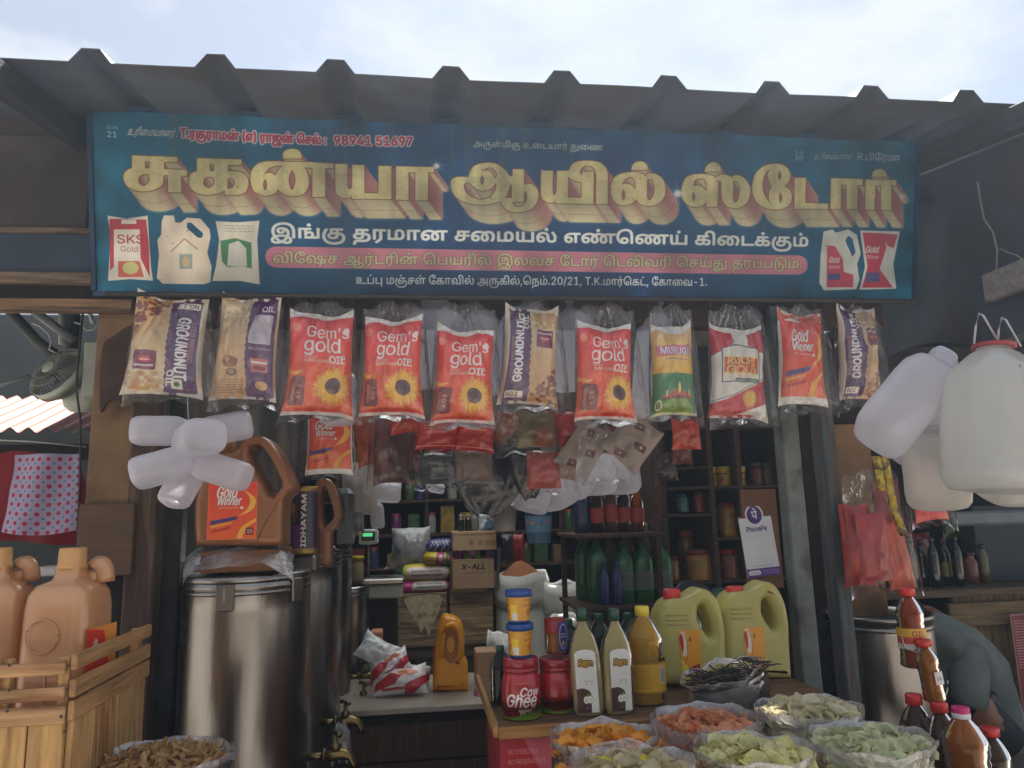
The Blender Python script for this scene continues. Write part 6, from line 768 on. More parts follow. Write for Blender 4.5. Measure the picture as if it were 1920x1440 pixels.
# alley beyond the left stall
obj('alley_wall', MB().box(-5, -1.2, 6.3, 6.4, 0, 3.3, .01), mat((52, 56, 52), .9, var=.4, scale=3, bump=.3), kind='structure')
obj('alley_roof', MB().box(-5, -1.1, 2.6, 4.0, 2.75, 2.8, .01), DARKM, kind='structure')
p = at(0, 818, 4.2); q = at(170, 818, 4.2)
def cor(u, v): x = -3.4+u*(q.x+3.4+.02); return (x, 4.2+v*.75, p.z+.03+v*.3+.014*math.sin(x*2*math.pi/.09)+.02*nz3(x, v, 5))
cr = thing('rusty_roof', 'sunlit rusty corrugated roof seen below the wall fan', 'roof'); obj('corrugated_sheet', MB().grid(cor, 300, 5), mat((170, 92, 66), .6, var=.3, scale=6, col2=(130, 70, 50), thr=.55, bump=.1), cr)
obj('beam', MB().box(-3.4, q.x, 4.25, 4.32, p.z-.13, p.z-.04, .005), DARKM, cr)
# ------------------------------------------------------------------ right neighbour stall
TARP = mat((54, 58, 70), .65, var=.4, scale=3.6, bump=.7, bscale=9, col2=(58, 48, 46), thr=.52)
def o2(px, py, y=2.72): p = at(px, py, y); return (p.x, p.z)
outl = [o2(*p) for p in ((1700, 640), (1700, 420), (2150, 420), (2150, 640))]
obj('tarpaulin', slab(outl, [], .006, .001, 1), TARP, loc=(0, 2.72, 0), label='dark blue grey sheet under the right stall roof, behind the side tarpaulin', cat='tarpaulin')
def flp(u, v): y = 1.5+1.2*u; zt_ = roof_z(y)-.09; zb_2 = 2.16-.12*(1-u)+.02*math.sin(u*11); return (1.765+.022*math.sin(u*9+v*2)*v+.03*nz3(u*4, v*3, 2)*v, y, zt_+(zb_2-zt_)*v)
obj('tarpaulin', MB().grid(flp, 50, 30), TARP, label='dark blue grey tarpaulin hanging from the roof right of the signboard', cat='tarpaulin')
p, q = atx(1843, 517, 1.73), atx(1905, 547, 1.73)
obj('wooden_block', MB().box(1.722, 1.752, min(p.y, q.y)-.14, max(p.y, q.y), q.z, p.z, .004), mat((128, 122, 118), .8, var=.3, stretch=(1, 9, 9)), label='pale wooden block on the dark tarpaulin at the right edge', cat='wood block')
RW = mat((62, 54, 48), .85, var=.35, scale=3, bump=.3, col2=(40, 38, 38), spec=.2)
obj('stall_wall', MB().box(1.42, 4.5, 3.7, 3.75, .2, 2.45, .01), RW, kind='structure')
obj('stall_ceiling', MB().box(1.92, 4.5, 2.74, 3.7, 2.34, 2.4, .01), DARKM, kind='structure')
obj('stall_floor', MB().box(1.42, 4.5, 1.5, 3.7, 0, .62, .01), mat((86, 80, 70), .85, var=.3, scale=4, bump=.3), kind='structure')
beam('plank_panel', at(1533, 900, 2.6).x, at(1640, 900, 2.6).x, 2.6, 2.62, at(1590, 1160, 2.6).z, at(1590, 795, 2.6).z, PLY, 'scuffed tan plywood panel behind the hanging red packets', 'panel')
beam('roof_beam', at(1530, 700, 2.62).x, 4.2, 2.63, 2.7, at(1600, 800, 2.63).z, at(1600, 640, 2.63).z-.02, DARKM, 'dark crossbeam above the hanging red packets on the right')
"""shelf and counter of the right stall"""
zs = at(1780, 1106, 3.1).z
sh = thing('counter', 'brown plank counter of the right stall behind the bending person', 'counter')
obj('counter_top', MB().box(at(1650, 1106, 3.1).x, 4.4, 3.08, 3.6, zs-.03, zs, .004), wood((96, 82, 68), axis=0), sh)
zz = zs-.03; x0 = at(1795, 1200, 3.14).x
for i in range(6): obj('plank', MB().box(x0+i*.3, x0+i*.3+.294, 3.14+.004*(i % 2), 3.16, .62, zz-.002, .004), wood((134, 112, 80), axis=2, worn=(96, 78, 56)), sh)
obj('rail', MB().box(x0-.05, 4.4, 3.1, 3.13, zz-.13, zz-.03, .004), wood((120, 100, 74), axis=0), sh)
beam('pale_pipe', at(1790, 968, 2.9).x, 4.2, 2.9, 2.93, at(1850, 985, 2.9).z, at(1850, 958, 2.9).z, mat((104, 112, 118), .5), 'grey pipe across the dark right stall above the counter', 'pipe', .01)
beam('blue_box', at(1835, 1060, 3.3).x, 4.3, 3.3, 3.5, zs, zs+.36, mat((44, 54, 66), .6, var=.4, scale=6), 'dark blue box on the brown counter at the right edge', 'box')
p = at(1893, 1152, 3.05); q = at(1990, 1345, 3.05); obj('poster', MB().grid(lambda u, v: (p.x+(q.x-p.x)*u, 3.05+.006*math.sin(u*5), p.z+(q.z-p.z)*v), 6, 8), pmat('poster', .6), label='faded red printed poster on the plank counter at the right edge', cat='poster')
hz = MB().box(-34, 34, -34, 34, -1, 4.6, .001); hm = bpy.data.materials.new('lens_veil'); hm.use_nodes = True; hm.node_tree.nodes.clear(); ho_ = hm.node_tree.nodes.new('ShaderNodeOutputMaterial'); pv = hm.node_tree.nodes.new('ShaderNodeVolumePrincipled')
pv.inputs['Density'].default_value = .0105; pv.inputs['Color'].default_value = (.62, .8, 1, 1); pv.inputs['Anisotropy'].default_value = .55; hm.node_tree.links.new(pv.outputs[0], ho_.inputs['Volume']); obj('haze', hz, hm, kind='stuff', label='added haze volume imitating a pale lens veil over the stall')  # added volume whose scattering imitates glare in the lens
# stalls across the street, behind the camera
for i, (x, wd, h, c) in enumerate(((-9, 4.5, 3.1, (150, 120, 96)), (-4, 4.6, 3.4, (120, 128, 130)), (1.2, 4.4, 3., (160, 132, 100)), (6.2, 4.8, 3.3, (130, 112, 104)))):
    t = thing('market_stall', ('brown', 'grey', 'tan', 'dull red')[i]+' market stall across the street behind the viewer', 'stall', (x, -8.5, 0))
    obj('wall', MB().box(-wd/2, wd/2, -.1, 0, 0, h, .02), mat(c, .8), t); obj('counter', MB().box(-wd/2, wd/2, .1, .8, 0, .9, .02), DARKWOOD, t); obj('roof', MB().box(-wd/2, wd/2, -.2, 1.4, h, h+.06, .01), ROOFUND, t)
# ------------------------------------------------------------------ oil packets in clear bags
def pouch(w, h, t, seed, ears=.05, flare=.07, nu=22, nv=28, waist=.04):
    """Filled pouch, top seal at z=0, hanging down to z=-h; front towards -y."""
    rng = random.Random(seed); a, b, c, d = [rng.uniform(-1, 1) for _ in range(4)]
    def fn(u, v, s):
        x = 2*u-1; hw = w/2*(1-waist*math.sin(math.pi*v)+flare*v**5-.03*(1-v)**4)
        z = -h*v+h*ears*(1+.5*a*x)*abs(x)**2.5*(1-v)**5-h*.035*(1+.7*b*x)*abs(x)**3*v**7+h*.012*math.sin(x*5+c*3)*(1-v)**6
        e = max(0., 1-abs(x)**2.6)**.62*max(0., math.sin(math.pi*min(1, max(0, (v-.035)/.93))))**.5
        wr = .014*nz3(x*1.6+seed, v*2.4, .5*s)*e+.0075*nz3(x*5, v*7+seed, s*2)*(.35+e)*(1+1.2*abs(2*v-1)**3)
        return (x*hw+.004*c*math.sin(v*3)+.009*nz3(x*1.5, v*3+seed, s)*(1-abs(x)**4), -s*(t/2*e*(1.+.25*d*(v-.5))+wr*1.2), z)
    m = MB(); m.grid(lambda u, v: fn(u, v, 1), nu, nv, 0, flip=True); m.grid(lambda u, v: fn(u, v, -1), nu, nv, 1)
    return m
def clear_bag(w, h, t, seed, nu=44, nv=30, top=.86):
    """Clear bag gathered at its hook point; top edge at z=0."""
    rng = random.Random(seed+50); ph = [rng.uniform(0, 6) for _ in range(5)]; sk = rng.uniform(-.05, .05)
    def fn(u, v, s):
        x = 2*u-1; hw = w/2*(top+(1.04-top)*min(1, v*1.3)+.06*max(0, v-.85)*6.)
        z = -h*v-.022*abs(x)**1.4*(1-v)**3+.008*math.sin(7*x+ph[0])*(1-v)**2-.018*abs(x)**2.5*v**8*(1+sk*10*x)+.006*math.sin(9*x+ph[3])*v**6
        ang = math.atan2(x*hw, h*(v+.04)); pl = math.sin(ang*26+ph[1])+.6*math.sin(ang*41+ph[2])
        e = max(0., 1-abs(x)**3)**.6*min(1, v*2.6)**.8*(1 if v < .93 else max(.12, (1-v)/.07))
        return (x*hw+sk*h*v*.4, -s*(t/2*e+.002)+.013*pl*(1-v)**1.5*(1-abs(x)**2)*(.25+min(1, v*8))+.006*nz3(x*4+seed, v*5, s)*(.4+v), z)
    m = MB(); m.grid(lambda u, v: fn(u, v, 1), nu, nv, 0, flip=True); m.grid(lambda u, v: fn(u, v, -1), nu, nv, 0); return m
BAGF = film(.035, gloss=.05, rough=.06, wr=32, strength=1.); HOOKM = mat((60, 58, 56), .4, metal=.8)
PLAIN = mat((206, 196, 184), .45, var=.15)
YB = 2.12
packs = [  # x0 x1 (bag px), y0 y1 (packet px), bottom bag px, print, upside down, tilt, label
 (248, 402, 562, 740, 757, 'groundnut', 1, .06, 'cream and purple groundnut oil packet hung upside down, leftmost of the row'),
 (404, 540, 562, 748, 768, 'groundnut_back', 0, .06, 'groundnut oil packet showing its printed back, second from the left'),
 (532, 675, 592, 778, 790, 'gem', 0, .03, 'orange sunflower oil packet third in the row, beside the two groundnut packets'),
 (672, 806, 602, 778, 790, 'gem', 0, .02, 'orange sunflower oil packet fourth in the row, middle one of three alike'),
 (806, 940, 622, 792, 806, 'gem', 0, .05, 'orange sunflower oil packet hanging lowest, fifth from the left'),
 (932, 1062, 582, 758, 772, 'groundnut', 0, .08, 'groundnut oil packet between the sunflower packets in the middle of the row'),
 (1064, 1202, 614, 786, 800, 'gem', 0, .03, 'orange sunflower oil packet on its own right of the middle groundnut packet'),
 (1206, 1308, 614, 778, 790, 'lamp', 0, .03, 'yellow and green lamp oil packet with red clay lamps'),
 (1312, 1444, 618, 784, 798, 'ruchi', 0, .05, 'red and white palmolein oil packet with a golden coin'),
 (1440, 1556, 592, 758, 778, 'winner', 0, .05, 'orange oil packet with white slanted script, second from the right end'),
 (1552, 1656, 582, 748, 768, 'groundnut', 0, .05, 'cream and purple groundnut oil packet at the right end of the row')]
for i, (x0, x1, y0, y1, yb, pr, ud, tilt, lab) in enumerate(packs):
    xm = (x0+x1)/2; top = at(xm, 566+(x0-250)*.008, YB); bot = at(xm, yb, YB); W = size(x1-x0, 2.12); Hb = top.z-bot.z
    bag = thing('clear_bag', 'clear plastic bag around the '+lab.split(',')[0].replace(' hung upside down', ' hung upside down') + (', '+lab.split(', ', 1)[1] if ', ' in lab else ''), 'plastic bag', top+Vector((0, 0, .006)), group='clear bags hanging under the signboard')
    bag['label'] = 'clear bag holding the '+lab.replace('hanging lowest, ', '').replace(' in the row', '').replace(' of the row', '').replace(' on its own', '')
    obj('film', clear_bag(W*.98, Hb, .12, i), BAGF, bag)
    obj('hook', MB().tube([(0, .0, .0), (0, -.004, .02), (0, -.004, .028), (0, .006, .034)], .0016, 6), HOOKM, bag)
    pt = at(xm, y0, YB); pb = at(xm, y1, YB); w_ = size(x1-x0, 2.12)*.83; h_ = pt.z-pb.z
    m = pouch(w_, h_, .085, i*7+3, ears=.07, flare=.1, waist=.06, nu=30, nv=40)
    if ud: m.u = [(1-a, 1-b) for a, b in m.u]
    o = obj('oil_packet', m, [pmat(pr, .3, var=.12, bump=.3, coat=.7), PLAIN], loc=pt+Vector((0, 0, 0)), rot=(0, tilt, R(random.Random(i).uniform(-8, 8))), label=lab, cat='oil packet', group='oil packets hanging under the signboard')
# ------------------------------------------------------------------ white plastic bottles
MILK = cloudy((232, 230, 238), .3); MILK2 = cloudy((214, 210, 204), .2)
def jar_mb(r=.045, l=.17, p=3.1):
    prof = [(.0, 0), (r*.42, 0), (r*.42, l*.1), (r*.5, l*.13), (r*.8, l*.2), (r*.97, l*.3), (r, l*.42), (r*.985, l*.6), (r, l*.8), (r*.97, l*.9), (r*.86, l*.96), (r*.6, l*.99), (r*.3, l*.985), (0, l*.98)]
    return MB().lathe(prof, 28, 1, .82, p)
jar_proto = {}
def white_jar(pos, d, l, r, label, group, m=MILK, roll=0):
    k = (round(r/l, 2), m.name)
    if k not in jar_proto:
        o = thing('white_bottle', label, 'bottle'); obj('body', jar_mb(r/l*.17, .17), m, o); mb = MB()
        for z in (.002, .007): mb.lathe([(.42*r/l*.17, z), (.46*r/l*.17, z+.001), (.46*r/l*.17, z+.003), (.42*r/l*.17, z+.004)], 20, 1, .9)
        obj('neck_thread', mb, m, o); jar_proto[k] = o; first = True
    else: o = dup(jar_proto[k])
    o.location = pos; q = Vector(d).to_track_quat('Z', 'Y'); o.rotation_mode = 'QUATERNION'; o.rotation_quaternion = q @ Euler((0, 0, roll)).to_quaternion(); s = l/.17; o.scale = (s, s, s)
    tag(o, label, 'bottle', group); return o
def jar_px(x0, y0, x1, y1, w, y, dy, label, group, m=MILK, roll=0):
    a = at(x0, y0, y); b = at(x1, y1, y+dy); return white_jar(a, b-a, (b-a).length, size(w, y)/2, label, group, m, roll)
G1 = 'empty white bottles bunched beside the left post'
jar_px(372, 808, 248, 808, 64, 2.06, 0, 'white empty bottle pointing left, upper left of the left bunch', G1)
jar_px(352, 815, 474, 794, 62, 2.1, .02, 'white empty bottle pointing right behind the left bunch', G1, roll=.3)
jar_px(352, 838, 388, 814, 74, 2.08, -.17, 'white empty bottle whose round base faces the street, top of the left bunch', G1)
jar_px(378, 856, 246, 892, 68, 2.0, -.02, 'white empty bottle lying lower left with a bluish sheen', G1, roll=.2)
jar_px(352, 862, 464, 898, 64, 2.02, -.04, 'white empty bottle pointing lower right in the left bunch', G1)
jar_px(362, 872, 322, 946, 58, 2.04, .03, 'white empty bottle pointing down at the bottom of the left bunch', G1)
obj('cord', MB().tube([at(358, 858, 2.07), at(352, 760, 2.12), at(346, 600, 2.2), at(346, 560, 2.3)], .0015, 6), mat((170, 166, 156), .8), label='thin cord holding up the left bunch of white bottles', cat='cord')
G2 = 'large empty white bottles hanging at the right'
jar_px(1772, 668, 1640, 828, 138, 1.5, .0, 'large white bluish bottle slanting down left at the right side', G2, roll=.5)
jar_px(1790, 770, 1668, 848, 100, 1.64, .06, 'white bottle half hidden behind the large bluish bottle', G2)
jar_px(1745, 800, 1762, 955, 120, 1.6, .03, 'white bottle hanging down behind the old white can', G2, m=MILK2)
jar_px(1905, 860, 1880, 935, 120, 1.5, .05, 'white bottle whose bottom shows under the old white can', G2, m=MILK2)
# old can with a red rimmed mouth
c0 = at(1858, 932, 1.34); ct = at(1858, 640, 1.34); Hc = ct.z-c0.z; r_ = size(218, 1.34)/2
can = thing('white_can', 'big old scuffed white plastic can with a red rimmed mouth at the right edge', 'can', c0, (0, R(5), R(12)))
can.location = at(1884, 926, 1.38)
pr = [(0, .012), (r_*.7, .004), (r_*.9, .008), (r_*1.0, .028), (r_*1.03, .042), (r_*.99, .05), (r_*1.01, .062), (r_*.97, Hc*.45), (r_*.9, Hc*.66), (r_*.86, Hc*.76), (r_*.8, Hc*.8), (r_*.72, Hc*.83), (r_*.42, Hc*.93), (r_*.3, Hc*.955), (r_*.29, Hc*.975)]
obj('body', MB().lathe(pr, 44, 1, .9, 2.8, wob=lambda t, z: 1+.012*nz3(math.cos(t)*2, math.sin(t)*2, z*12)), cloudy((216, 216, 212), .12), can)
obj('cap', MB().lathe([(r_*.31, Hc*.97), (r_*.39, Hc*.972), (r_*.39, Hc*.995), (r_*.31, Hc), (0, Hc)], 28), mat((150, 50, 54), .5), can)
for a_ in (R(250), R(275), R(300)): obj('mould_rib', MB().tube([(r_*1.0*math.cos(a_)*k_[0], r_*.9*math.sin(a_)*k_[0], Hc*k_[1]) for k_ in ((1.03, .1), (1.0, .45), (.93, .66), (.84, .8))], .0022, 6), MILK2, can)
for dx in (-.035, .03): obj('handle_loop', MB().tube([(dx-.02, 0, Hc*.98), (dx-.012, 0, Hc*1.1), (dx, 0, Hc*1.2), (dx+.012, 0, Hc*1.19), (dx+.05, 0, Hc*1.02)], .0022, 8), mat((196, 194, 200), .5, transl=.3), can)
# cords on the tarpaulin
CORD = mat((132, 128, 120), .8)
obj('cord', MB().tube([atx(*p, 1.735) for p in ((1833, 340), (1838, 375), (1845, 410), (1862, 435), (1870, 470), (1868, 520))], .0028, 6), CORD, label='old grey cord hanging down the tarpaulin to the wooden block', cat='cord')
obj('cord', MB().tube([atx(*p, 1.735) for p in ((1874, 466), (1892, 474), (1906, 478), (1930, 496))], .0022, 6), CORD, label='short grey cord running right from the long cord', cat='cord')
# ------------------------------------------------------------------ second row hanging inside the shop
def hang_packet(x0, x1, y0, y1, y, m, label, rot=0., name='packet', cat='packet', t=.04, seed=1, top_tie=True, group='small packets hanging inside the shop', back=None, flare=.05):
    xm = (x0+x1)/2; p = at(xm, y0, y); q = at(xm, y1, y); o = obj(name, pouch(size(x1-x0, y), p.z-q.z, t, seed, ears=.03, flare=flare, nu=14, nv=16), [m, back or m], loc=p, rot=(0, rot, 0), label=label, cat=cat, group=group); return o
BAGF2 = film(.02, gloss=.025, rough=.05, wr=26, strength=1.)
def hang_film(x0, x1, y0, y1, y, label, m=None, seed=3, rot=0., t=.06): 
    xm = (x0+x1)/2; p = at(xm, y0, y); q = at(xm, y1, y); return obj('clear_bag', clear_bag(size(x1-x0, y), p.z-q.z, t, seed, 26, 20), m or BAGF2, loc=p, rot=(0, rot, 0), label=label, cat='plastic bag', group='clear bags hanging inside the shop')
RED = mat((168, 42, 32), .35, var=.3, scale=20, bump=.2, coat=.3); 
hang_packet(578, 660, 768, 888, 2.45, pmat('winner', .35, coat=.3), 'dull orange oil packet hanging below the third packet of the row', seed=21, t=.05)
hang_film(566, 664, 765, 896, 2.43, 'clear bag around the dull orange packet below the row', seed=12)
hang_packet(703, 768, 780, 905, 2.6, mat((84, 44, 34), .35, var=.5, scale=16, coat=.4, col2=(120, 56, 38), thr=.56), 'dark brown packet hanging left of the red spice packets', seed=22)
hang_packet(780, 862, 788, 842, 2.5, pmat('pack_red', .35, coat=.3), 'wide red spice packet below the fifth oil packet, left one', seed=23)
hang_packet(862, 930, 790, 846, 2.48, pmat('pack_red', .35, coat=.3), 'red spice packet with a diagonal fold below the fifth oil packet, right one', seed=24, rot=.1)
hang_packet(783, 852, 850, 908, 2.52, mat((34, 40, 36), .3, var=.3, coat=.5), 'dark green packet in a clear bag below the wide red packet', seed=25)
hang_film(770, 866, 842, 916, 2.5, 'clear bag around the dark green packet', seed=13)
hang_packet(845, 925, 842, 900, 2.55, mat((150, 124, 112), .4, var=.2, transl=.3), 'pinkish clear pack above the green sachet strip', seed=26)
hang_packet(855, 990, 830, 965, 2.62, mat((30, 26, 28), .25, var=.3, coat=.5, bump=.6, bscale=20), 'black plastic bag hanging in a point beside the pinkish pack', seed=27, rot=.15, flare=-.75, name='black_bag', cat='plastic bag')
hang_packet(948, 1012, 820, 935, 2.5, mat((36, 32, 32), .25, var=.3, coat=.5, bump=.6, bscale=20), 'narrow black plastic bag left of the small red packet', seed=28, rot=-.1, flare=-.7, name='black_bag', cat='plastic bag')
hang_packet(968, 1040, 770, 838, 2.44, mat((140, 76, 34), .35, var=.4, scale=14, coat=.3, col2=(96, 84, 30)), 'brown and olive packet below the middle groundnut packet', seed=29)
hang_packet(1040, 1094, 772, 834, 2.46, mat((160, 44, 40), .35, var=.3, coat=.3), 'small red packet right of the brown and olive packet', seed=30, rot=-.1)
hang_packet(986, 1050, 848, 916, 2.42, mat((164, 56, 36), .35, var=.25, scale=20, coat=.3), 'small brick red packet hanging in front of the white bottles', seed=31)
hang_packet(1088, 1158, 800, 900, 2.4, pmat('pale_pack', .4), 'pale pack with maroon squares slanting left below the row', seed=32, rot=.62, t=.03)
hang_packet(1172, 1256, 790, 884, 2.38, pmat('pale_pack', .4), 'pale pack with maroon squares slanting right beside its twin', seed=33, rot=.72, t=.03)
hang_packet(1255, 1312, 785, 842, 2.4, mat((170, 60, 40), .35, var=.3, coat=.3), 'dull red packet right of the slanting pale packs', seed=34)
for k in range(3):
    p = at(878+k*11, 898+k*4, 3.2-.02*k); obj('sachet_strip', MB().grid(lambda u, v: (u*.05, .004*math.sin(v*9), -v*(.055+.035*k)), 4, 12), pmat('strip', .4), loc=p, rot=(0, .08*k-.06, 0), label=('small green and yellow sachets behind, left of the strip', 'middle green and yellow sachet strip', 'longest green and yellow sachet strip hanging in front')[k], cat='sachet', group='green sachets hanging on a strip')
G3 = 'white bottles bunched inside the shop'
for (a, lab) in (((700, 905, 752, 905, 40, 3.2, .02), 'white bottle pointing right, top of the small inner bunch'), ((690, 922, 752, 925, 44, 3.15, 0), 'white bottle pointing right in the middle of the small inner bunch'), ((706, 935, 709, 992, 30, 3.1, 0), 'white bottle pointing straight down from the small inner bunch'),
    ((800, 912, 832, 918, 22, 3.2, .02), 'tiny white bottle end below the dark green packet')): jar_px(*a, lab, G3)
for (a, lab) in (((1010, 880, 938, 925, 70, 2.75, .02), 'white bottle pointing lower left in the central inner bunch'), ((1010, 880, 992, 962, 78, 2.7, 0), 'white bottle pointing down, lowest in the central inner bunch'), ((1020, 870, 1052, 950, 84, 2.75, .03), 'white bottle behind the brick red packet pointing down right'),
    ((1040, 860, 1098, 918, 84, 2.8, .05), 'white bottle at the right of the central inner bunch'), ((1112, 840, 1122, 925, 76, 2.8, .05), 'white bottle hanging above the dark bottles, left one'), ((1160, 850, 1170, 922, 70, 2.85, .05), 'white bottle hanging above the dark bottles, right one')): jar_px(*a, lab, 'white bottles in the centre of the shop')
for k, (a, lab) in enumerate((((815, 560, 818, 730, 130, 2.35, .03), 'milky bottle behind the fourth and fifth oil packets'), ((885, 560, 918, 745, 110, 2.38, .03), 'milky bottle behind the fifth oil packet'), ((1000, 560, 945, 735, 110, 2.34, .03), 'milky bottle left behind the middle groundnut packet'),
    ((1060, 560, 1082, 735, 100, 2.36, .03), 'milky bottle right behind the middle groundnut packet'), ((1235, 560, 1222, 790, 90, 2.36, .03), 'milky bottle behind the lamp oil packet'), ((640, 680, 632, 798, 80, 2.3, 0), 'milky bottle peeking below the third oil packet'))): jar_px(*a, lab, 'milky bottles hanging behind the row of packets')
DBR = (74, 54, 44); 
for k, (x0, x1, y0, y1, y, c, lab) in enumerate(((660, 706, 778, 872, 2.7, (190, 90, 40), 'orange tan packet left of the dark brown packet'), (752, 792, 800, 880, 2.75, (150, 40, 30), 'maroon packet behind the dark brown packet'), (905, 952, 790, 862, 2.7, (150, 80, 40), 'brown packet behind the diagonal red spice packet'), (1050, 1096, 838, 900, 2.6, (176, 150, 130), 'beige packet right of the brick red packet'), (1100, 1150, 770, 850, 2.62, DBR, 'dark brown packet behind the slanting pale packs'), (1215, 1262, 850, 905, 2.7, (60, 34, 34), 'round dark maroon pack above the rack'), (1262, 1300, 820, 870, 2.65, (110, 40, 34), 'small maroon packet above the cabinet'), (690, 740, 850, 900, 2.85, (196, 186, 180), 'pale packet above the small inner bunch of bottles'), (822, 858, 838, 886, 2.6, (170, 50, 34), 'red packet hanging between the two red spice packets, lower'), (1140, 1176, 770, 812, 2.5, (186, 80, 40), 'small orange packet above the slanting pale packs'), (726, 780, 768, 812, 2.5, (176, 60, 36), 'orange red packet under the fourth oil packet'), (932, 975, 772, 826, 2.55, (160, 90, 40), 'amber packet left of the brown and olive packet'), (1130, 1180, 862, 918, 2.95, (190, 160, 150), 'pinkish packet between the white bottles above the rack'))):
    hang_packet(x0, x1, y0, y1, y, mat(c, .35, var=.35, scale=22, coat=.4, bump=.3), lab, seed=90+k, rot=(-.15, .1, 0, .2, -.1)[k % 5])
for k, (x0, x1, y0, y1, y, lab) in enumerate(((692, 776, 768, 912, 2.58, 'clear bag around the dark brown packet'), (930, 1046, 772, 850, 2.42, 'clear bag around the brown and olive packet'), (976, 1060, 842, 925, 2.4, 'clear bag around the brick red packet'), (850, 930, 846, 912, 2.53, 'clear bag around the pinkish clear pack'), (1078, 1180, 800, 905, 2.36, 'clear bag around the left slanting pale pack'))): hang_film(x0, x1, y0, y1, y, lab, seed=110+k)
# pipe joints, cloth and cup
beam('grey_pipe', at(1195, 700, 2.5).x, at(1216, 700, 2.5).x, 2.5, 2.54, at(1205, 800, 2.5).z, at(1205, 650, 2.5).z, mat((150, 140, 134), .5), 'pale vertical pipe between the sunflower packet and the lamp oil packet', 'pipe', .012)
hang_packet(640, 705, 868, 965, 3.0, mat((196, 190, 188), .5, var=.15, transl=.35, bump=.8, bscale=18), 'crumpled white plastic wrap hanging above the scale', seed=36, name='plastic_wrap', cat='plastic wrap')
hang_packet(657, 682, 958, 997, 3.0, mat((120, 118, 118), .3, var=.3, bump=.8, bscale=40), 'crinkled grey silver cup below the white plastic wrap', seed=37, name='silver_cup', cat='cup')
# right side: red packets, yellow straps, drops packet
hang_packet(1568, 1632, 948, 1098, 2.36, mat((196, 60, 26), .4, var=.3, scale=9, col2=(150, 30, 20), coat=.3), 'orange red packet, left one in the clear bag on the plywood panel', seed=41, t=.05)
hang_packet(1598, 1664, 962, 1090, 2.33, mat((160, 26, 20), .4, var=.2, scale=9, coat=.3), 'red packet in the middle of the clear bag on the plywood panel', seed=42, t=.05)
hang_packet(1638, 1692, 970, 1104, 2.37, mat((190, 70, 24), .4, var=.3, scale=9, coat=.3), 'orange packet, right one in the clear bag on the plywood panel', seed=43, t=.05, rot=-.12)
hang_film(1560, 1696, 880, 1112, 2.34, 'large clear bag of red and orange packets hanging on the plywood panel', seed=15, t=.12, rot=-.05)
hang_packet(1690, 1758, 862, 976, 2.3, pmat('drops', .4, coat=.2), 'red packet with the word Drops right of the yellow straps', seed=44, rot=-.1, back=None)
hang_film(1680, 1768, 850, 986, 2.28, 'clear bag around the red Drops packet', seed=16, rot=-.08)
hang_packet(1632, 1688, 900, 975, 2.34, mat((150, 66, 62), .5, var=.4, transl=.2), 'small red and white packet behind the yellow straps', seed=45)
YEL = mat((176, 150, 44), .45, var=.5, scale=60, col2=(84, 70, 40), thr=.54)
for k, (pts, lab) in enumerate((([(1644, 855), (1650, 880), (1655, 920)], 'short yellow strap hanging left of the long one'), ([(1660, 856), (1668, 900), (1676, 945), (1690, 985), (1698, 1005)], 'long yellow strap hanging before the red Drops packet'))):
    m = MB()
    for a, b in zip(pts, pts[1:]):
        A_, B_2 = at(*a, 2.2), at(*b, 2.2); w_ = .011; m.add([A_+Vector((-w_, 0, 0)), A_+Vector((w_, 0, 0)), B_2+Vector((w_, 0, 0)), B_2+Vector((-w_, 0, 0)), A_+Vector((-w_, .012, 0)), A_+Vector((w_, .012, 0)), B_2+Vector((w_, .012, 0)), B_2+Vector((-w_, .012, 0))], [[3, 2, 1, 0], [4, 5, 6, 7], [0, 4, 7, 3], [1, 2, 6, 5], [0, 1, 5, 4], [2, 3, 7, 6]])
    obj('yellow_strap', m, YEL, label=lab, cat='strap', group='yellow straps')
# ------------------------------------------------------------------ wall fan, junction box, pipes (left alley)
yF = 2.75; fc = at(112, 703, yF); rf = size(50, yF)
GREYG = mat((176, 186, 172), .45, var=.15, scale=6); WIREM = mat((150, 152, 142), .4, metal=.4)
fan = thing('wall_fan', 'dusty pale wall fan tilted down at the left edge', 'fan', fc, (R(62), 0, R(-28)))
def ring(r, z, t, n=36): return [(r*math.cos(2*math.pi*i/n), r*math.sin(2*math.pi*i/n), z) for i in range(n+1)]
obj('guard_band', MB().lathe([(rf, -.018), (rf*1.03, -.02), (rf*1.03, .02), (rf, .018)], 40), GREYG, fan)
cage = MB()
for i in range(40):
    t = 2*math.pi*i/40; c, s_ = math.cos(t), math.sin(t); cage.tube([(c*rf*.26, s_*rf*.26, .05), (c*rf*.7, s_*rf*.7, .045), (c*rf*.97, s_*rf*.97, .02)], .0011, 4); cage.tube([(c*rf*.97, s_*rf*.97, -.02), (c*rf*.7, s_*rf*.7, -.05), (c*rf*.3, s_*rf*.3, -.055)], .0011, 4)
for r_, z in ((.5, .05), (.78, .04)): cage.tube(ring(rf*r_, z, 0), .0012, 5)
obj('wire_guard', cage, WIREM, fan, kind='stuff'); obj('hub_cap', MB().lathe([(0, .056), (rf*.2, .055), (rf*.27, .05), (rf*.27, .042)], 24), GREYG, fan)
for k in range(4):
    t0 = k*math.pi/2
    def bl(u, v, t0=t0): r = rf*(.16+.74*u); t = t0+(v-.5)*(.9+.3*u); return (r*math.cos(t), r*math.sin(t), .018*(v-.5)*2)
    obj('blade', MB().grid(bl, 6, 6), mat((110, 116, 110), .4, transl=.2), fan)
obj('motor', MB().lathe([(0, -.13), (rf*.5, -.125), (rf*.62, -.1), (rf*.6, -.06), (rf*.3, -.05), (0, -.05)], 24), GREYG, fan)
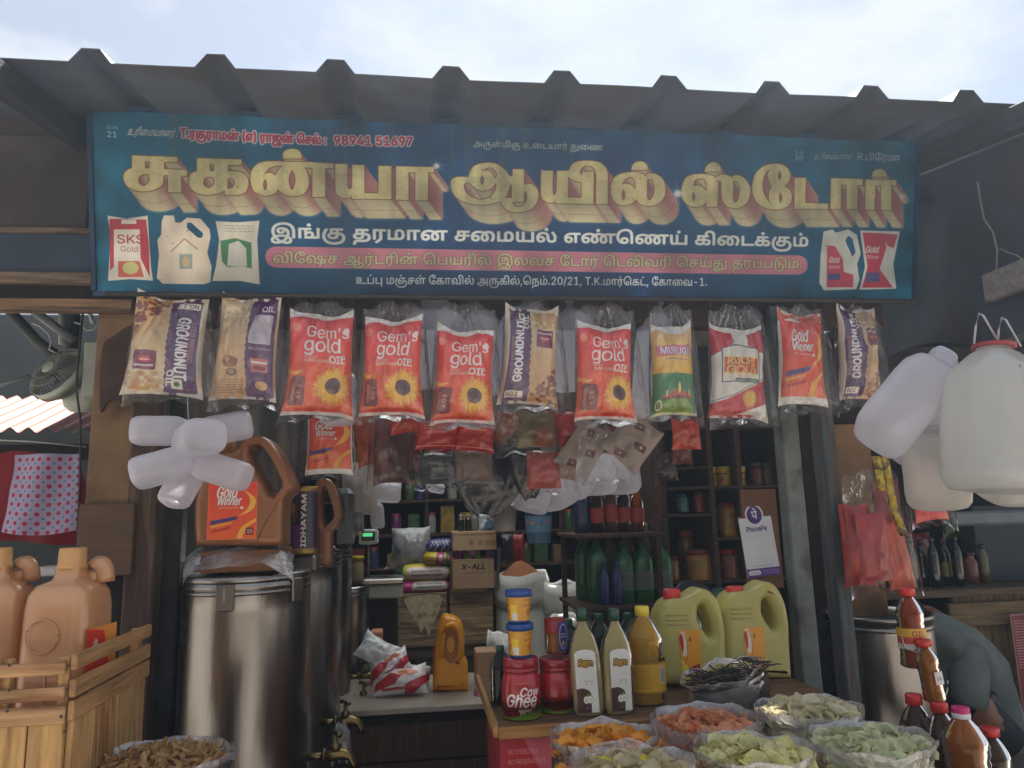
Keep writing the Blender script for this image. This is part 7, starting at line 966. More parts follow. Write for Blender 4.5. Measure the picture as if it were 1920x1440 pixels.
p = at(152, 752, yF+.05); obj('base', MB().lathe([(0, -.04), (.03, -.038), (.05, -.02), (.058, .01), (.05, .05), (.03, .08), (0, .085)], 28, 1.1, .7), GREYG, fan).matrix_world = Matrix.Translation(p)
fan.children[-1].matrix_parent_inverse = Matrix(); bpy.context.view_layer.update()
o = [c for c in fan.children if c.name.startswith('base')][0]; o.matrix_parent_inverse = fan.matrix_world.inverted(); o.matrix_basis = Matrix.Translation(p)
pbox('junction_box', 154, 640, 190, 742, 2.7, .07, mat((172, 178, 166), .5, var=.12), .005, label='pale grey junction box right of the wall fan', cat='junction box')
PIPE = mat((126, 136, 136), .45, var=.25); DP = mat((62, 64, 62), .6, var=.4)
def pipe(name, pts, y, r, m, lab, cat): return obj(name, MB().tube([at(a, b, y+(c[0] if c else 0)) for a, b, *c in pts], r, 12), m, label=lab, cat=cat)
pipe('pipe', [(60, 580), (100, 610), (138, 638)], 3.0, .017, PIPE, 'grey pipe slanting down right above the fan', 'pipe')
pipe('pipe', [(20, 585), (70, 640), (112, 672)], 2.95, .02, DP, 'dark slanting bar bound with white cable above the fan', 'pipe')
pipe('pipe', [(134, 560), (136, 700)], 3.05, .03, DP, 'thick dark upright pipe behind the fan', 'pipe'); pipe('pipe', [(118, 560), (118, 645)], 3.1, .016, mat((150, 160, 156), .5), 'pale upright pipe above the fan', 'pipe')
pipe('bracket_bar', [(-40, 735), (56, 706)], 2.8, .008, PIPE, 'flat grey bar running left from the fan', 'bar')
WC = mat((190, 190, 184), .5)
pipe('cable', [(60, 606), (75, 612), (90, 625), (97, 640), (92, 655), (110, 665)], 2.9, .003, WC, 'white cable wound round the dark slanting bar', 'cable')
pipe('cable', [(140, 604), (152, 608), (162, 620), (176, 618), (188, 604), (194, 590)], 2.9, .003, WC, 'white cable looping right of the upright pipe', 'cable')
pipe('plug', [(168, 584), (172, 600), (176, 606)], 2.85, .008, WC, 'white plug hanging on the looping cable', 'plug')
pipe('wire', [(158, 560), (146, 680), (143, 730), (151, 790), (150, 900), (145, 1010)], 2.45, .0035, mat((52, 46, 42), .7), 'dark wire hanging in front of the fan and the patterned bag', 'wire')
pipe('wire', [(-30, 824), (60, 828), (162, 838)], 2.7, .0022, WC, 'pale wire stretched below the rusty roof', 'wire')
# patterned bag on a red cloth
p = at(88, 852, 2.6); q = at(88, 995, 2.6); hh = p.z-q.z; wl = size(126, 2.6)
def clb(u, v): x = (u-.5)*wl*(1-.18*(1-v)); return (x, .012*math.sin(u*9+v*3)-.02*math.sin(math.pi*u)-.01*nz3(u*3, v*3, 2), -v*hh*(1+.0*u)-.014*math.sin(u*math.pi)*v)
obj('patterned_bag', MB().grid(clb, 24, 18), pmat('cloth_bag', .8, transl=.2, bump=.2), loc=p, label='white bag with rows of pink rings hanging at the left edge', cat='bag')
p = at(70, 850, 2.72); wl2 = size(190, 2.7)
def rd(u, v): return ((u-.5)*wl2*(.7+.45*v), .02*math.sin(u*14+v*2)*v, -v*hh*1.22+.01*math.sin(u*6))
obj('red_cloth', MB().grid(rd, 26, 14), mat((140, 32, 40), .8, var=.25, transl=.3), loc=p, label='dark red cloth hanging behind the patterned bag', cat='cloth')
pbox('cardboard_box', 190, 1072, 240, 1097, 2.5, .08, mat((176, 170, 158), .7), label='small pale box end under the brown board', cat='box')
pbox('ledge', 120, 1097, 246, 1106, 2.5, .14, TAN, .002, label='thin wooden ledge under the brown board', cat='shelf')
pbox('ledge', 120, 1262, 246, 1274, 2.4, .2, DARKM, .002, label='lower dark ledge behind the slatted crate', cat='shelf')
b = at(218, 1262, 2.45); bo = thing('small_bottle', 'small dark bottle with a red and yellow label behind the slatted crate', 'bottle', b)
obj('body', MB().lathe([(0, 0), (.03, 0), (.033, .01), (.033, .16), (.02, .2), (.012, .23), (.012, .25), (0, .25)], 20), liquid((90, 50, 24), .5), bo); obj('label', MB().lathe([(.0338, .06), (.0338, .14)], 20), pmat('small_label'), bo)
pbox('white_tub', 60, 1062, 150, 1080, 2.5, .1, mat((190, 190, 184), .5), .006, label='white tray edge behind the bronze jug in the crate', cat='tray')
# ------------------------------------------------------------------ slatted crate with two jugs
PINE = wood((190, 148, 104), axis=0, worn=(140, 100, 66), thr=.6, var=.4); PINEV = wood((192, 150, 98), axis=2, worn=(148, 104, 62), thr=.6, var=.38); PINEY = wood((168, 128, 84), axis=1, worn=(130, 96, 62), thr=.62, var=.3)
cx1 = -.668; y0, y1 = 1.6, 1.99; X0 = -1.06
cr = thing('slatted_crate', 'pale wooden slatted crate holding two bronze jugs in the lower left corner', 'crate')
zf = lambda py: at(100, py, y0).z
def tagz(m, k): return m
rs = random.Random(4)
for a, b in ((1236, 1259), (1284, 1308), (1318, 1352)):
    z0, z1 = zf(b), zf(a); t = rs.uniform(-.004, .004)
    obj('slat', MB().box(X0, cx1+.002, y0-.012, y0, z0+t, z1+t, .002), PINE, cr, rot=(0, rs.uniform(-.006, .006), 0))
for a, b in ((1236, 1262), (1283, 1312), (1322, 1356)):
    z0, z1 = zf(b), zf(a); obj('slat', MB().box(cx1+.004, cx1+.016, y0-.01, y1+.01, z0+rs.uniform(-.004, .006), z1+.008, .002), PINEY, cr)
nb_ = 6; zb = zf(1353)
for i in range(nb_): a = X0+(cx1-X0)*i/nb_; obj('board', MB().box(a+.0015, a+(cx1-X0)/nb_-.0015, y0-.008+rs.uniform(-.001, .001), y0+.003, .72, zb, .0015), PINEV, cr)
for i in range(5): a = y0+(y1-y0)*i/5; obj('board', MB().box(cx1, cx1+.01+rs.uniform(0, .002), a+.0015, a+(y1-y0)/5-.0015, .72, zf(1350), .0015), PINEV, cr)
for x, y in ((cx1-.022, y0+.002), (cx1-.022, y1-.022), (at(20, 1250, y0).x-.02, y0+.002)): obj('corner_post', MB().box(x, x+.02, y, y+.02, .72, zf(1234), .002), PINEV, cr)
for px, py in ((18, 1247), (128, 1249), (18, 1293), (126, 1293), (14, 1333), (115, 1343), (120, 1372)):
    p = at(px, py, y0-.012); obj('nail', MB().lathe([(0, .0), (.0028, .0), (.0028, .002), (0, .002)], 10), mat((70, 56, 46), .5), cr, loc=p+Vector((0, 0 if py < 1353 else .004, 0)), rot=(R(90), 0, 0))
obj('crate_stand', MB().box(-1.3, -.6, 1.55, 2.05, .3, .715, .01), DARKM, label='dark stand under the slatted crate', cat='stand')
BRONZE = mat((218, 164, 118), .24, metal=.15, var=.16, scale=5, bump=.12, bscale=14, coat=.7, transl=.28, col2=(202, 142, 98), thr=.6); GOLDCAP = mat((200, 150, 92), .4, metal=.3, var=.1)
zt, zb_ = at(118, 1075, 1.79).z, .98; Hj = zt-zb_; rw = size(142, 1.79)/2*.82
jg = thing('bronze_jug', 'large bronze oil jug standing in the slatted crate, ring mark facing out', 'jug', (at(122, 1250, 1.79).x, 1.79, zb_))
prof = [(0, 0), (rw*.9, 0), (rw*.98, .01), (rw, .03), (rw*.99, Hj*.5), (rw*.94, Hj*.86), (rw*.88, Hj*.92), (rw*.74, Hj*.955), (rw*.42, Hj*.975), (rw*.36, Hj*1.0), (rw*.36, Hj*1.03)]
obj('body', MB().lathe(prof, 44, 1, .95, 4.5), BRONZE, jg)
cap = MB().lathe([(rw*.38, Hj*1.02), (rw*.4, Hj*1.022), (rw*.4, Hj*1.035), (rw*.38, Hj*1.038), (rw*.36, Hj*1.1), (rw*.33, Hj*1.107), (0, Hj*1.107)], 30, wob=lambda t, z: 1+.012*math.sin(t*30)); obj('cap', cap, GOLDCAP, jg)
obj('handle', MB().tube([(rw*(.6-.18*math.cos(q)), .03, Hj*(.93+.1*math.sin(q)**.7)) for q in np.linspace(.1, 3.0, 14)], .02, 14), BRONZE, jg)
obj('ring_mark', MB().tube([(.034*math.cos(t)-.01, -rw*.95-.0005, Hj*.76+.034*math.sin(t)) for t in np.linspace(0, 6.28, 30)], .0016, 6), BRONZE, jg)
obj('mould_seam', MB().tube([(rw*.03, -rw*.955, Hj*.12), (rw*.03, -rw*.955, Hj*.62)], .0014, 5), BRONZE, jg)
obj('label', MB().grid(lambda u, v: (rw*(.995+.012*math.sin(v*3.1)), -rw*.72+u*rw*1.5, Hj*(.78-v*.62)), 6, 10), pmat('winner_side', coat=.3), jg)
jg.rotation_euler = (0, 0, R(-8))
j2 = dup(jg, loc=(at(-22, 1250, 1.82).x, 1.82, zb_+.004), rot=(0, 0, R(10)), label='second bronze jug cut by the left edge, beside the ring marked jug')
# ------------------------------------------------------------------ steel drums with taps
STEEL = mat((146, 142, 138), .28, metal=1., var=.3, scale=9, bump=.12, bscale=30, stretch=(1, 1, .14), aniso=.4)
STEELD = mat((120, 112, 104), .35, metal=.9, var=.35, scale=6, bump=.1, bscale=30)
def drum(label, px0, px1, ytop, yf, zb=.3, lid=True, name='steel_drum', rimpx=0):
    a = at(px0, ytop+60, yf); b = at(px1, ytop+60, yf); r = (b.x-a.x)/2; cx = (a.x+b.x)/2; zt = at((px0+px1)/2, ytop, yf).z; h = zt-zb
    d = thing(name, label, 'drum', (cx, yf, zb), group='tall steel oil drums')
    w_ = lambda t, z: 1+.008*nz3(math.cos(t)*1.5, math.sin(t)*1.5, z*4)+.003*nz3(math.cos(t)*5, math.sin(t)*5, z*11)
    obj('body', MB().lathe([(0, 0), (r*.97, 0), (r, .02)]+[(r, h*k/12) for k in range(1, 12)]+[(r, h-.03), (r*1.012, h-.026), (r*1.012, h-.02), (r, h-.015), (r, h)]+([] if lid else [(r*.97, h), (r*.97, h-.1), (0, h-.12)]), 56, wob=w_), STEEL, d)
    if lid: obj('lid', MB().lathe([(r*1.006, h-.012), (r*1.02, h-.01), (r*1.02, h+.006), (r*.98, h+.01), (r*.8, h+.014), (0, h+.02)], 48), STEEL, d)
    obj('rim_band', MB().lathe([(r*1.002, h-.045), (r*1.018, h-.042), (r*1.018, h-.036), (r*1.002, h-.033)], 48), STEEL, d)
    return d, r, h
d1, r1, h1_ = drum('biggest steel drum with a clasp, in front under the bronze jug', 344, 580, 1078, 2.42)
cl = MB().box(-.025, .025, -.006, 0, -.075, 0, .006); obj('clasp', cl, STEELD, d1, loc=(r1*.0-.02+at(461, 1100, 2.2).x-at(461, 1100, 2.2).x, -r1-.003, h1_-.01)); 
obj('clasp_rod', MB().box(-.003, .003, -.009, -.004, -.05, -.012, .001), STEEL, d1, loc=(-.02, -r1-.004, h1_-.01))
cc = MB().box(-.022, .022, -.008, 0, -.07, 0, .006); o = obj('clasp', cc, STEELD, d1, loc=(r1*.86, -r1*.52, h1_-.005), rot=(0, 0, R(58)))
drums = [(d1, r1, h1_)]
for (a, b, yt, yf, lab) in ((470, 640, 1040, 2.88, 'second steel drum, right behind the biggest one'), (520, 659, 1028, 3.18, 'third steel drum from the front, dark lid'), (600, 692, 1098, 3.62, 'open steel drum with a bright rim, farthest of the row')): drums.append(drum(lab, a, b, yt, yf, lid=(yt != 1098)))
BRASS = mat((122, 104, 66), .3, metal=1., var=.25, scale=20, bump=.1)
def tap(px, py, y, i, s=1.):
    t = thing('brass_tap', ('nearest brass tap, at the bottom edge by the biggest drum', 'second brass tap from the front', 'third brass tap from the front', 'farthest brass tap beside the open drum')[i], 'tap', at(px, py, y), group='brass taps on the steel drums')
    obj('pipe', MB().tube([(-.08*s, 0, 0), (-.03*s, 0, 0)], .009*s, 14), BRASS, t)
    obj('spout', MB().tube([(-.035*s, 0, 0), (-.01*s, 0, 0), (.012*s, 0, .002*s), (.032*s, 0, -.004*s), (.042*s, 0, -.022*s), (.042*s, 0, -.036*s)], .012*s, 16, taper=[.9, 1.25, 1.2, .95, .85, .95]), BRASS, t)
    obj('stem', MB().lathe([(.009*s, 0), (.013*s, .008*s), (.013*s, .018*s), (.006*s, .022*s), (.005*s, .045*s), (0, .046*s)], 16), BRASS, t, loc=(-.004*s, 0, .008*s))
    h = obj('handle', MB().tube([(0, -.022*s, 0), (0, -.012*s, .003*s), (0, 0, .001*s), (0, .012*s, .003*s), (0, .022*s, 0)], .0055*s, 10, taper=[1.2, .7, 1, .7, 1.2]), BRASS, t, loc=(-.004*s, 0, .052*s), rot=(0, 0, R(35)))
    obj('flange', MB().lathe([(.008*s, 0), (.019*s, 0), (.019*s, .005*s), (.008*s, .005*s)], 18), BRASS, t, loc=(-.035*s, 0, 0), rot=(0, R(90), 0)); return t
tap(632, 1416, 2.42, 0, 1.15); tap(650, 1352, 2.75, 1, 1.15); tap(684, 1312, 3.1, 2, 1.15); tap(688, 1268, 3.4, 3, 1.05)
obj('clear_bag', clear_bag(.06, .12, .02, 66, 20, 16), film(.2, gloss=.2), loc=at(640, 1352, 2.6), label='small crumpled clear bag hanging on the second brass tap', cat='plastic bag')
# things on the drums
lidz = .3+h1_+.02
obj('crumpled_sheet', MB().grid(lambda u, v: (at(345+205*u, 1040, 2.2+.36*v).x+.01*nz3(u*6, v*5, 1), 2.2+.36*v, lidz+.075-.055*abs(2*v-1)**3-.045*abs(2*u-1)**4+.02*nz3(u*5, v*5, 3)), 34, 18), film(.34, gloss=.24, wr=30, strength=1.), label='crumpled clear plastic sheet under the bronze jug on the biggest drum', cat='plastic sheet')
obj('wooden_block', MB().box(at(375, 1060, 2.25).x, at(520, 1060, 2.25).x, 2.25, 2.5, lidz, lidz+.06, .004), wood((120, 80, 50), axis=0), label='brown block under the crumpled clear sheet on the biggest drum', cat='block')
def jug_side(label, y, outline, holes, thick, m, loc_y, name='bronze_jug', cat='jug'):
    o = [(at(px, py, y).x, at(px, py, y).z) for px, py in smooth(outline, 4)]; x0 = sum(p[0] for p in o)/len(o); z0 = min(p[1] for p in o)
    hs = [[(at(px, py, y).x-x0, at(px, py, y).z-z0) for px, py in smooth(h, 4)] for h in holes]; o = [(a-x0, b-z0) for a, b in o]
    t = thing(name, label, cat, (x0, y+thick/2, z0)); me = slab(o, hs, thick, min(.024, thick*.3), 4); obj('body', me, m, t); return t, x0, z0
k = 3.4275
O = [(320+a/k, 780+b/k) for a, b in ((150, 835), (140, 600), (175, 420), (240, 250), (330, 215), (400, 205), (480, 145), (590, 128), (680, 220), (745, 340), (785, 440), (770, 490), (722, 560), (716, 835))]
O = [O[0]+(1,)]+O[1:-1]+[O[-1]+(1,)]
Hh = [(320+a/k, 780+b/k) for a, b in ((500, 225), (560, 185), (615, 240), (695, 400), (690, 480), (640, 505), (590, 420))]
BRJ = mat((150, 96, 58), .32, metal=.2, var=.12, scale=3, bump=.05, coat=.25, transl=.1)
t, x0, z0 = jug_side('big bronze oil jug with an orange label on top of the biggest drum', 2.26, O, [Hh], .17, BRJ, 0)
a = at(391, 905, 2.255); b = at(480, 1010, 2.255); obj('label', MB().grid(lambda u, v: (a.x-x0+(b.x-a.x)*u, -.0865, a.z-z0+(b.z-a.z)*v), 2, 2), pmat('winner_label', coat=.3), t)
obj('seam', MB().tube([(at(px, py, 2.26).x-x0, -.086, at(px, py, 2.26).z-z0) for px, py in ((540, 922), (520, 945), (500, 975), (486, 1005), (481, 1024))], .002, 6), BRJ, t)
obj('cap', MB().lathe([(.03, 0), (.034, .002), (.034, .04), (.03, .044), (0, .044)], 24), GOLDCAP, t, loc=(at(405, 850, 2.26).x-x0, 0, at(405, 845, 2.26).z-z0))
O2 = [(590, 1065, 1), (586, 960), (592, 915), (604, 898), (618, 900), (630, 925), (640, 965), (632, 985), (622, 1000), (622, 1064, 1)]; H2 = [(603, 915), (612, 915), (622, 945), (622, 975), (612, 985), (604, 960)]
t, x0, z0 = jug_side('second bronze jug with a dark handle behind the tall printed tin', 2.75, O2, [H2], .1, BRJ, 0)
a = at(539, 1000, 2.62); b = at(593, 1000, 2.62); zt = at(565, 912, 2.6).z; zb2 = at(565, 1040, 2.6).z; r = (b.x-a.x)/2
tin = thing('oil_tin', 'tall dark purple printed tin between the two bronze jugs', 'tin', ((a.x+b.x)/2, 2.65, zb2)); obj('body', MB().lathe([(0, -.0), (r*.97, 0), (r, .004), (r*.995, .012), (r*.995, zt-zb2-.009), (r, zt-zb2-.008), (r*1.01, zt-zb2-.004), (r, zt-zb2), (r*.9, zt-zb2), (0, zt-zb2-.004)], 32), mat((170, 140, 70), .35, metal=.7), tin)
m = MB().lathe([(r, .012), (r, (zt-zb2)*.5), (r, zt-zb2-.008)], 32); m.u = [((u-.75)*2.3+.6, v) for u, v in m.u]; obj('printed_wrap', m, pmat('idhayam', .35, coat=.3), tin)
pbox('tin_base', 545, 1040, 592, 1075, 2.62, .12, STEELD, .01, label='dull steel pot under the tall printed tin', cat='pot')
pbox('black_bag', 622, 915, 662, 1030, 2.85, .1, mat((30, 30, 30), .3, bump=.8, bscale=18, coat=.4), .02, label='black plastic bag bundle right of the second bronze jug', cat='plastic bag')
# sack of sliced dried snacks, bottom left
# ------------------------------------------------------------------ front display
MILKF = film(.36, gloss=.16, wr=26, strength=.9); HAZEF = film(.18, gloss=.07, wr=24, strength=.9)
def chips(r, n, seed, cr_, curl, dome=.03, thick=.0012, long=1., r_in=.9, up=.35):
    rng = random.Random(seed); mb = MB()
    mb.grid(lambda u, v: (r*.96*v*math.cos(-u*6.283), r*.96*v*math.sin(-u*6.283), dome*(1-v*v)-.012+.006*nz3(u*4, v*4, seed)), 24, 6, closed=True)
    for i in range(n):
        t = rng.uniform(0, 6.283); q = r*r_in*math.sqrt(rng.random()); s = cr_*rng.choice((rng.uniform(.25, .6), rng.uniform(.8, 1.2), rng.uniform(.8, 1.25))); M_ = Matrix.Translation((q*math.cos(t), q*math.sin(t), dome*(1-(q/r)**2)+rng.uniform(-.006, .012))) @ Euler((rng.gauss(0, up), rng.gauss(0, up), rng.uniform(0, 6.28))).to_matrix().to_4x4(); cu = curl*rng.uniform(.4, 1.4); ph = rng.uniform(0, 6)
        V = [M_ @ Vector((0, 0, 0))]; n_ = 9
        for rr in (.55, 1.):
            for k in range(n_): a = 2*math.pi*k/n_; jr = rr*rng.uniform(.85, 1.12); V.append(M_ @ Vector((s*jr*math.cos(a)*long, s*jr*math.sin(a)/long**.5, cu*s*rr*rr*math.cos(2*a+ph)+s*rng.uniform(-.13, .13)*rr)))
        F = [[0, 1+k, 1+(k+1) % n_] for k in range(n_)]+[[1+k, 1+n_+k, 1+n_+(k+1) % n_, 1+(k+1) % n_] for k in range(n_)]
        mb.add(V, F)
    return mb
def chip_mat(c, transl=.35): return mat(c, .45, var=.3, scale=30, bump=.4, bscale=90, transl=transl)
def snack_bag(px, py, wpx, y, col, label, clabel, seed, zb=.78, rim=.05, n=230, cr_=.0215, curl=.2, side=None, tilt=(0, 0), ry=.92, long=1., fm=None, cat='snacks', dome=.024, name='fryums', up=.5, flop=.018):
    c = at(px, py, y); r = size(wpx, y)/2; h = c.z-zb; bg_ = thing('clear_sack', label, 'plastic sack', (c.x, y, zb), (tilt[0], tilt[1], 0), group='open clear sacks of dried snacks')
    def wob(t, z): k = z/h; return 1+(.05+.05*k)*nz3(math.cos(t)*1.6+seed, math.sin(t)*1.6, k*2.2)+.02*nz3(math.cos(t)*6, math.sin(t)*6+seed, k*5)
    body = [(r*(.8+.14*math.sin(min(1, k*1.2)*1.57)), h*(k*.98)-.01) for k in [j/12 for j in range(13)]]
    obj('film', MB().lathe(body, 40, 1, ry, wob=wob), fm or HAZEF, bg_)
    lip = []
    for j in range(15):
        q = j/14; a = -1.2+q*3.9; lip.append((r*(.985+.04*math.sin(a)+.02*q-.02), h*.98+rim*(.2+.42*math.cos(a-1.45))))
    lw = lambda t, z: 1+.045*nz3(math.cos(t)*1.5+seed, math.sin(t)*1.5, 3)+.02*nz3(math.cos(t)*5, math.sin(t)*5, z*60+seed)
    def lf(u, v):
        r0, z0 = lip[min(14, int(round(v*14)))]; t = -2*math.pi*u; w_ = lw(t, z0); return (r0*w_*math.cos(t), r0*w_*ry*math.sin(t), z0+flop*nz3(math.cos(t)*2.2, math.sin(t)*2.2, seed+7)+.004*nz3(math.cos(t)*9, math.sin(t)*9, v*6))
    obj('folded_rim', MB().grid(lf, 72, 14, closed=True), MILKF, bg_)
    m = chip_mat(col); mb = chips(r*.95, int(n*1.25), seed, cr_, curl, dome, long=long, up=up); mb.v = [(x, yy*ry, z) for x, yy, z in mb.v]
    k0 = len(mb.v)  # fill below, pressed against the film
    rng = random.Random(seed+9)
    mb.lathe([(r*.84, 0), (r*.87, h*.3), (r*.9, h*.6), (r*.9, h*.93), (r*.8, h*.97)], 36, 1, ry, wob=lambda t, z: wob(t, z)*(1+.03*nz3(math.cos(t)*12, math.sin(t)*12, z*50)))
    mb.v = [(x, yy, z-h+.0) if i >= k0 else (x, yy, z) for i, (x, yy, z) in enumerate(mb.v)]
    for i in range(int(n*.8)):
        t = rng.uniform(math.pi, 2*math.pi); z = rng.uniform(.35, .97)*h-h; q = r*.9; s = cr_*rng.uniform(.7, 1.1); M_ = Matrix.Translation((q*math.cos(t), q*ry*math.sin(t), z)) @ Euler((R(90)+rng.gauss(0, .4), 0, t+R(90)+rng.gauss(0, .3))).to_matrix().to_4x4()
        mb.add([M_ @ Vector((s*math.cos(a)*long, s*math.sin(a), curl*s*.5*math.cos(2*a))) for a in [2*math.pi*k_/8 for k_ in range(8)]], [list(range(8))])
    obj(name, mb, m, loc=(c.x, y, c.z-.012), label=clabel, cat=cat, kind='stuff', rot=(tilt[0], tilt[1], 0))
lt = thing('low_table', 'low dark table under the sacks of dried snacks', 'table'); obj('tabletop', MB().box(.1, 1.45, 1.18, 1.92, .75, .778, .004), DARKWOOD, lt)
for x in (.14, 1.38):
    for y in (1.22, 1.86): obj('leg', MB().box(x, x+.04, y, y+.04, .3, .75, .003), DARKWOOD, lt)
snack_bag(1134, 1398, 196, 1.62, (236, 166, 60), 'clear sack with folded rim around bright orange chips, front row', 'bright orange dried chips heaped in the nearest left sack', 3, cr_=.021, n=230)
snack_bag(1325, 1368, 200, 1.83, (230, 164, 124), 'clear sack of salmon coloured chips behind the lime sack', 'salmon coloured dried chips in the middle back sack', 5, cr_=.022, curl=.2, rim=.06, dome=.03)
snack_bag(1518, 1345, 190, 1.84, (222, 214, 180), 'clear sack of off white chips by the grey steel post', 'off white translucent dried chips heaped by the steel post', 7, cr_=.024, dome=.04, curl=.3)
snack_bag(1414, 1425, 212, 1.5, (230, 224, 164), 'clear sack of lime yellow chips at the bottom edge', 'lime yellow dried chips at the bottom edge', 9, cr_=.023, dome=.03)
snack_bag(1634, 1404, 224, 1.58, (214, 216, 176), 'clear sack of pale green chips in the lower right', 'pale green dried chips in the lower right sack', 11, cr_=.022, dome=.03)
snack_bag(1186, 1448, 216, 1.36, (206, 190, 150), 'clear sack at the bottom edge below the orange chips', 'cream dried chips at the bottom edge below the orange sack', 13, cr_=.018, zb=.72)
# coloured flower shaped pieces on the bottom sack
rng = random.Random(5); p0 = at(1186, 1440, 1.36)
for (px, py, c, lab) in ((1136, 1438, (226, 206, 40), 'bright yellow piece, left one in the bottom edge sack'), (1172, 1436, (196, 70, 110), 'pink piece in the bottom edge sack'), (1212, 1434, (228, 208, 36), 'bright yellow piece, right one in the bottom edge sack'), (1236, 1440, (90, 160, 90), 'green piece in the bottom edge sack')):
    obj('snack_piece', MB().lathe([(0, 0), (.012, 0), (.017, .006), (.012, .012), (0, .011)], 24, wob=lambda t, z: 1+.2*math.cos(5*t)), mat(c, .5, var=.1, transl=.2), loc=at(px, py, 1.36), rot=(R(20), 0, rng.random()), label=lab, cat='snack piece', group='coloured snack pieces')
snack_bag(300, 1436, 232, 1.74, (196, 158, 108), 'grey plastic sack with rolled rim around brown strips, bottom left', 'brown dried strips heaped in the bottom left sack', 15, zb=.7, cr_=.0085, n=900, curl=.3, long=2.6, ry=.85, cat='snacks', name='dried_strips', up=.5, dome=.035)
obj('crate_stand', MB().box(-.58, -.28, 1.55, 1.95, .3, .698, .01), DARKM, label='dark stand under the bottom left sack', cat='stand')
# display board with cartons
ZB = 1.078
db = thing('display_board', 'worn wooden tray board carrying the red ghee jars and oil bottles', 'board'); x0, x1 = at(932, 1340, 1.95).x, 1.13
obj('board', MB().box(x0, x1, 1.93, 2.5, ZB-.012, ZB, .003), wood((112, 84, 60), axis=0, worn=(84, 62, 46)), db)
obj('edge_strip', MB().box(x0, x0+.3, 1.915, 1.93, ZB-.024, ZB+.004, .002), wood((156, 112, 66), axis=0), db); obj('edge_strip', MB().box(x0+.303, x1, 1.915, 1.93, ZB-.022, ZB+.002, .002), wood((130, 96, 62), axis=0), db)
obj('edge_strip', MB().box(x0-.012, x0, 1.92, 2.5, ZB-.02, ZB+.012, .002), wood((170, 128, 78), axis=1), db)
rc = thing('red_carton', 'red printed carton under the left end of the display board', 'carton'); xa, xb = x0+.004, at(1040, 1400, 1.95).x+.03
obj('box', MB().box(xa, xb, 1.95, 2.3, ZB-.36, ZB-.026, .003), mat((150, 40, 44), .6, var=.12), rc); zf0, zf1 = ZB-.35, ZB-.03
obj('printed_front', MB().add([(xa+.002, 1.948, zf1), (xb-.002, 1.948, zf1), (xb-.002, 1.948, zf0), (xa+.002, 1.948, zf0)], [[3, 2, 1, 0]], U=[[(0, 0), (1, 0), (1, 1), (0, 1)]]), pmat('red_carton', .5), rc)
obj('brown_carton', MB().box(xb+.01, 1.12, 1.96, 2.35, ZB-.36, ZB-.027, .004), mat((140, 108, 80), .7, var=.15), label='plain brown carton under the display board behind the snack sacks', cat='carton')
obj('plinth', MB().box(x0, 1.12, 1.95, 2.5, .3, ZB-.365, .01), DARKM, label='dark plinth under the cartons', cat='plinth')
def cylprint(mb_r, h0, h1, n, rep, off): 
    m = MB().lathe([(mb_r, h0), (mb_r, (h0+h1)/2), (mb_r, h1)], n); m.u = [(u*rep+off, v) for u, v in m.u]; return m
# red ghee jars
def ghee(px, py, rot, label, y=2.02):
    p = at(px, py, y); p.z = ZB; r = size(70, y)/2; h = at(px, 1232, y).z-ZB; t = thing('ghee_jar', label, 'jar', p, (0, 0, R(rot)), group='red ghee jars'); RD = mat((150, 24, 32), .3, var=.08, coat=.4)
    prof = [(0, 0), (r*.94, 0), (r*1.0, .006), (r, .03), (r*1.01, h*.35), (r*.97, h*.6), (r*.86, h*.74), (r*.84, h*.78)]; obj('body', MB().lathe(prof, 36), RD, t)
    m = MB().lathe([(r*1.002, .004), (r*1.006, .03), (r*1.014, h*.2), (r*1.014, h*.35), (r*1.0, h*.47), (r*.976, h*.6), (r*.93, h*.67), (r*.868, h*.74)], 48); m.u = [(u, v) for u, v in m.u]; obj('printed_wrap', m, pmat('ghee', .3, coat=.4), t)
    obj('lid', MB().lathe([(r*.84, h*.77), (r*.9, h*.775), (r*.9, h*.84), (r*.87, h*.845), (r*.9, h*.855), (r*.9, h*.985), (r*.86, h), (0, h)], 40), RD, t); return r, h
rg, hg = ghee(979, 1345, -190, 'red ghee jar with white script lettering, at the left end of the board'); ghee(1047, 1340, 25, 'red ghee jar turned so its plain side shows', 2.06)
# tubs with blue lids
def tub(px, y, z, s, label):
    p = at(px, 1300, y); p.z = z; r = size(45, y)/2*s; h = size(58, y)*s; t = thing('ghee_tub', label, 'tub', p, (0, 0, R(150)), group='yellow tubs with blue lids'); B = mat((34, 74, 140), .4, var=.1)
    obj('body', MB().lathe([(0, 0), (r*.82, 0), (r*.84, .005), (r*.86, h*.1)], 30), B, t); m = MB().lathe([(r*.86, h*.1), (r*.92, h*.5), (r*.98, h*.84)], 36); obj('printed_wrap', m, pmat('tub', .4, coat=.2), t)
    obj('lid', MB().lathe([(r*1.0, h*.8), (r*1.08, h*.81), (r*1.08, h*.94), (r*1.05, h), (r*.9, h), (r*.88, h*.975), (0, h*.975)], 36), B, t); return h
h = tub(978, 2.02, ZB+hg, 1.02, 'lower yellow tub with blue lid, standing on the red ghee jar'); tub(977, 2.02, ZB+hg+h, 1., 'upper yellow tub with blue lid, topmost of the stack')
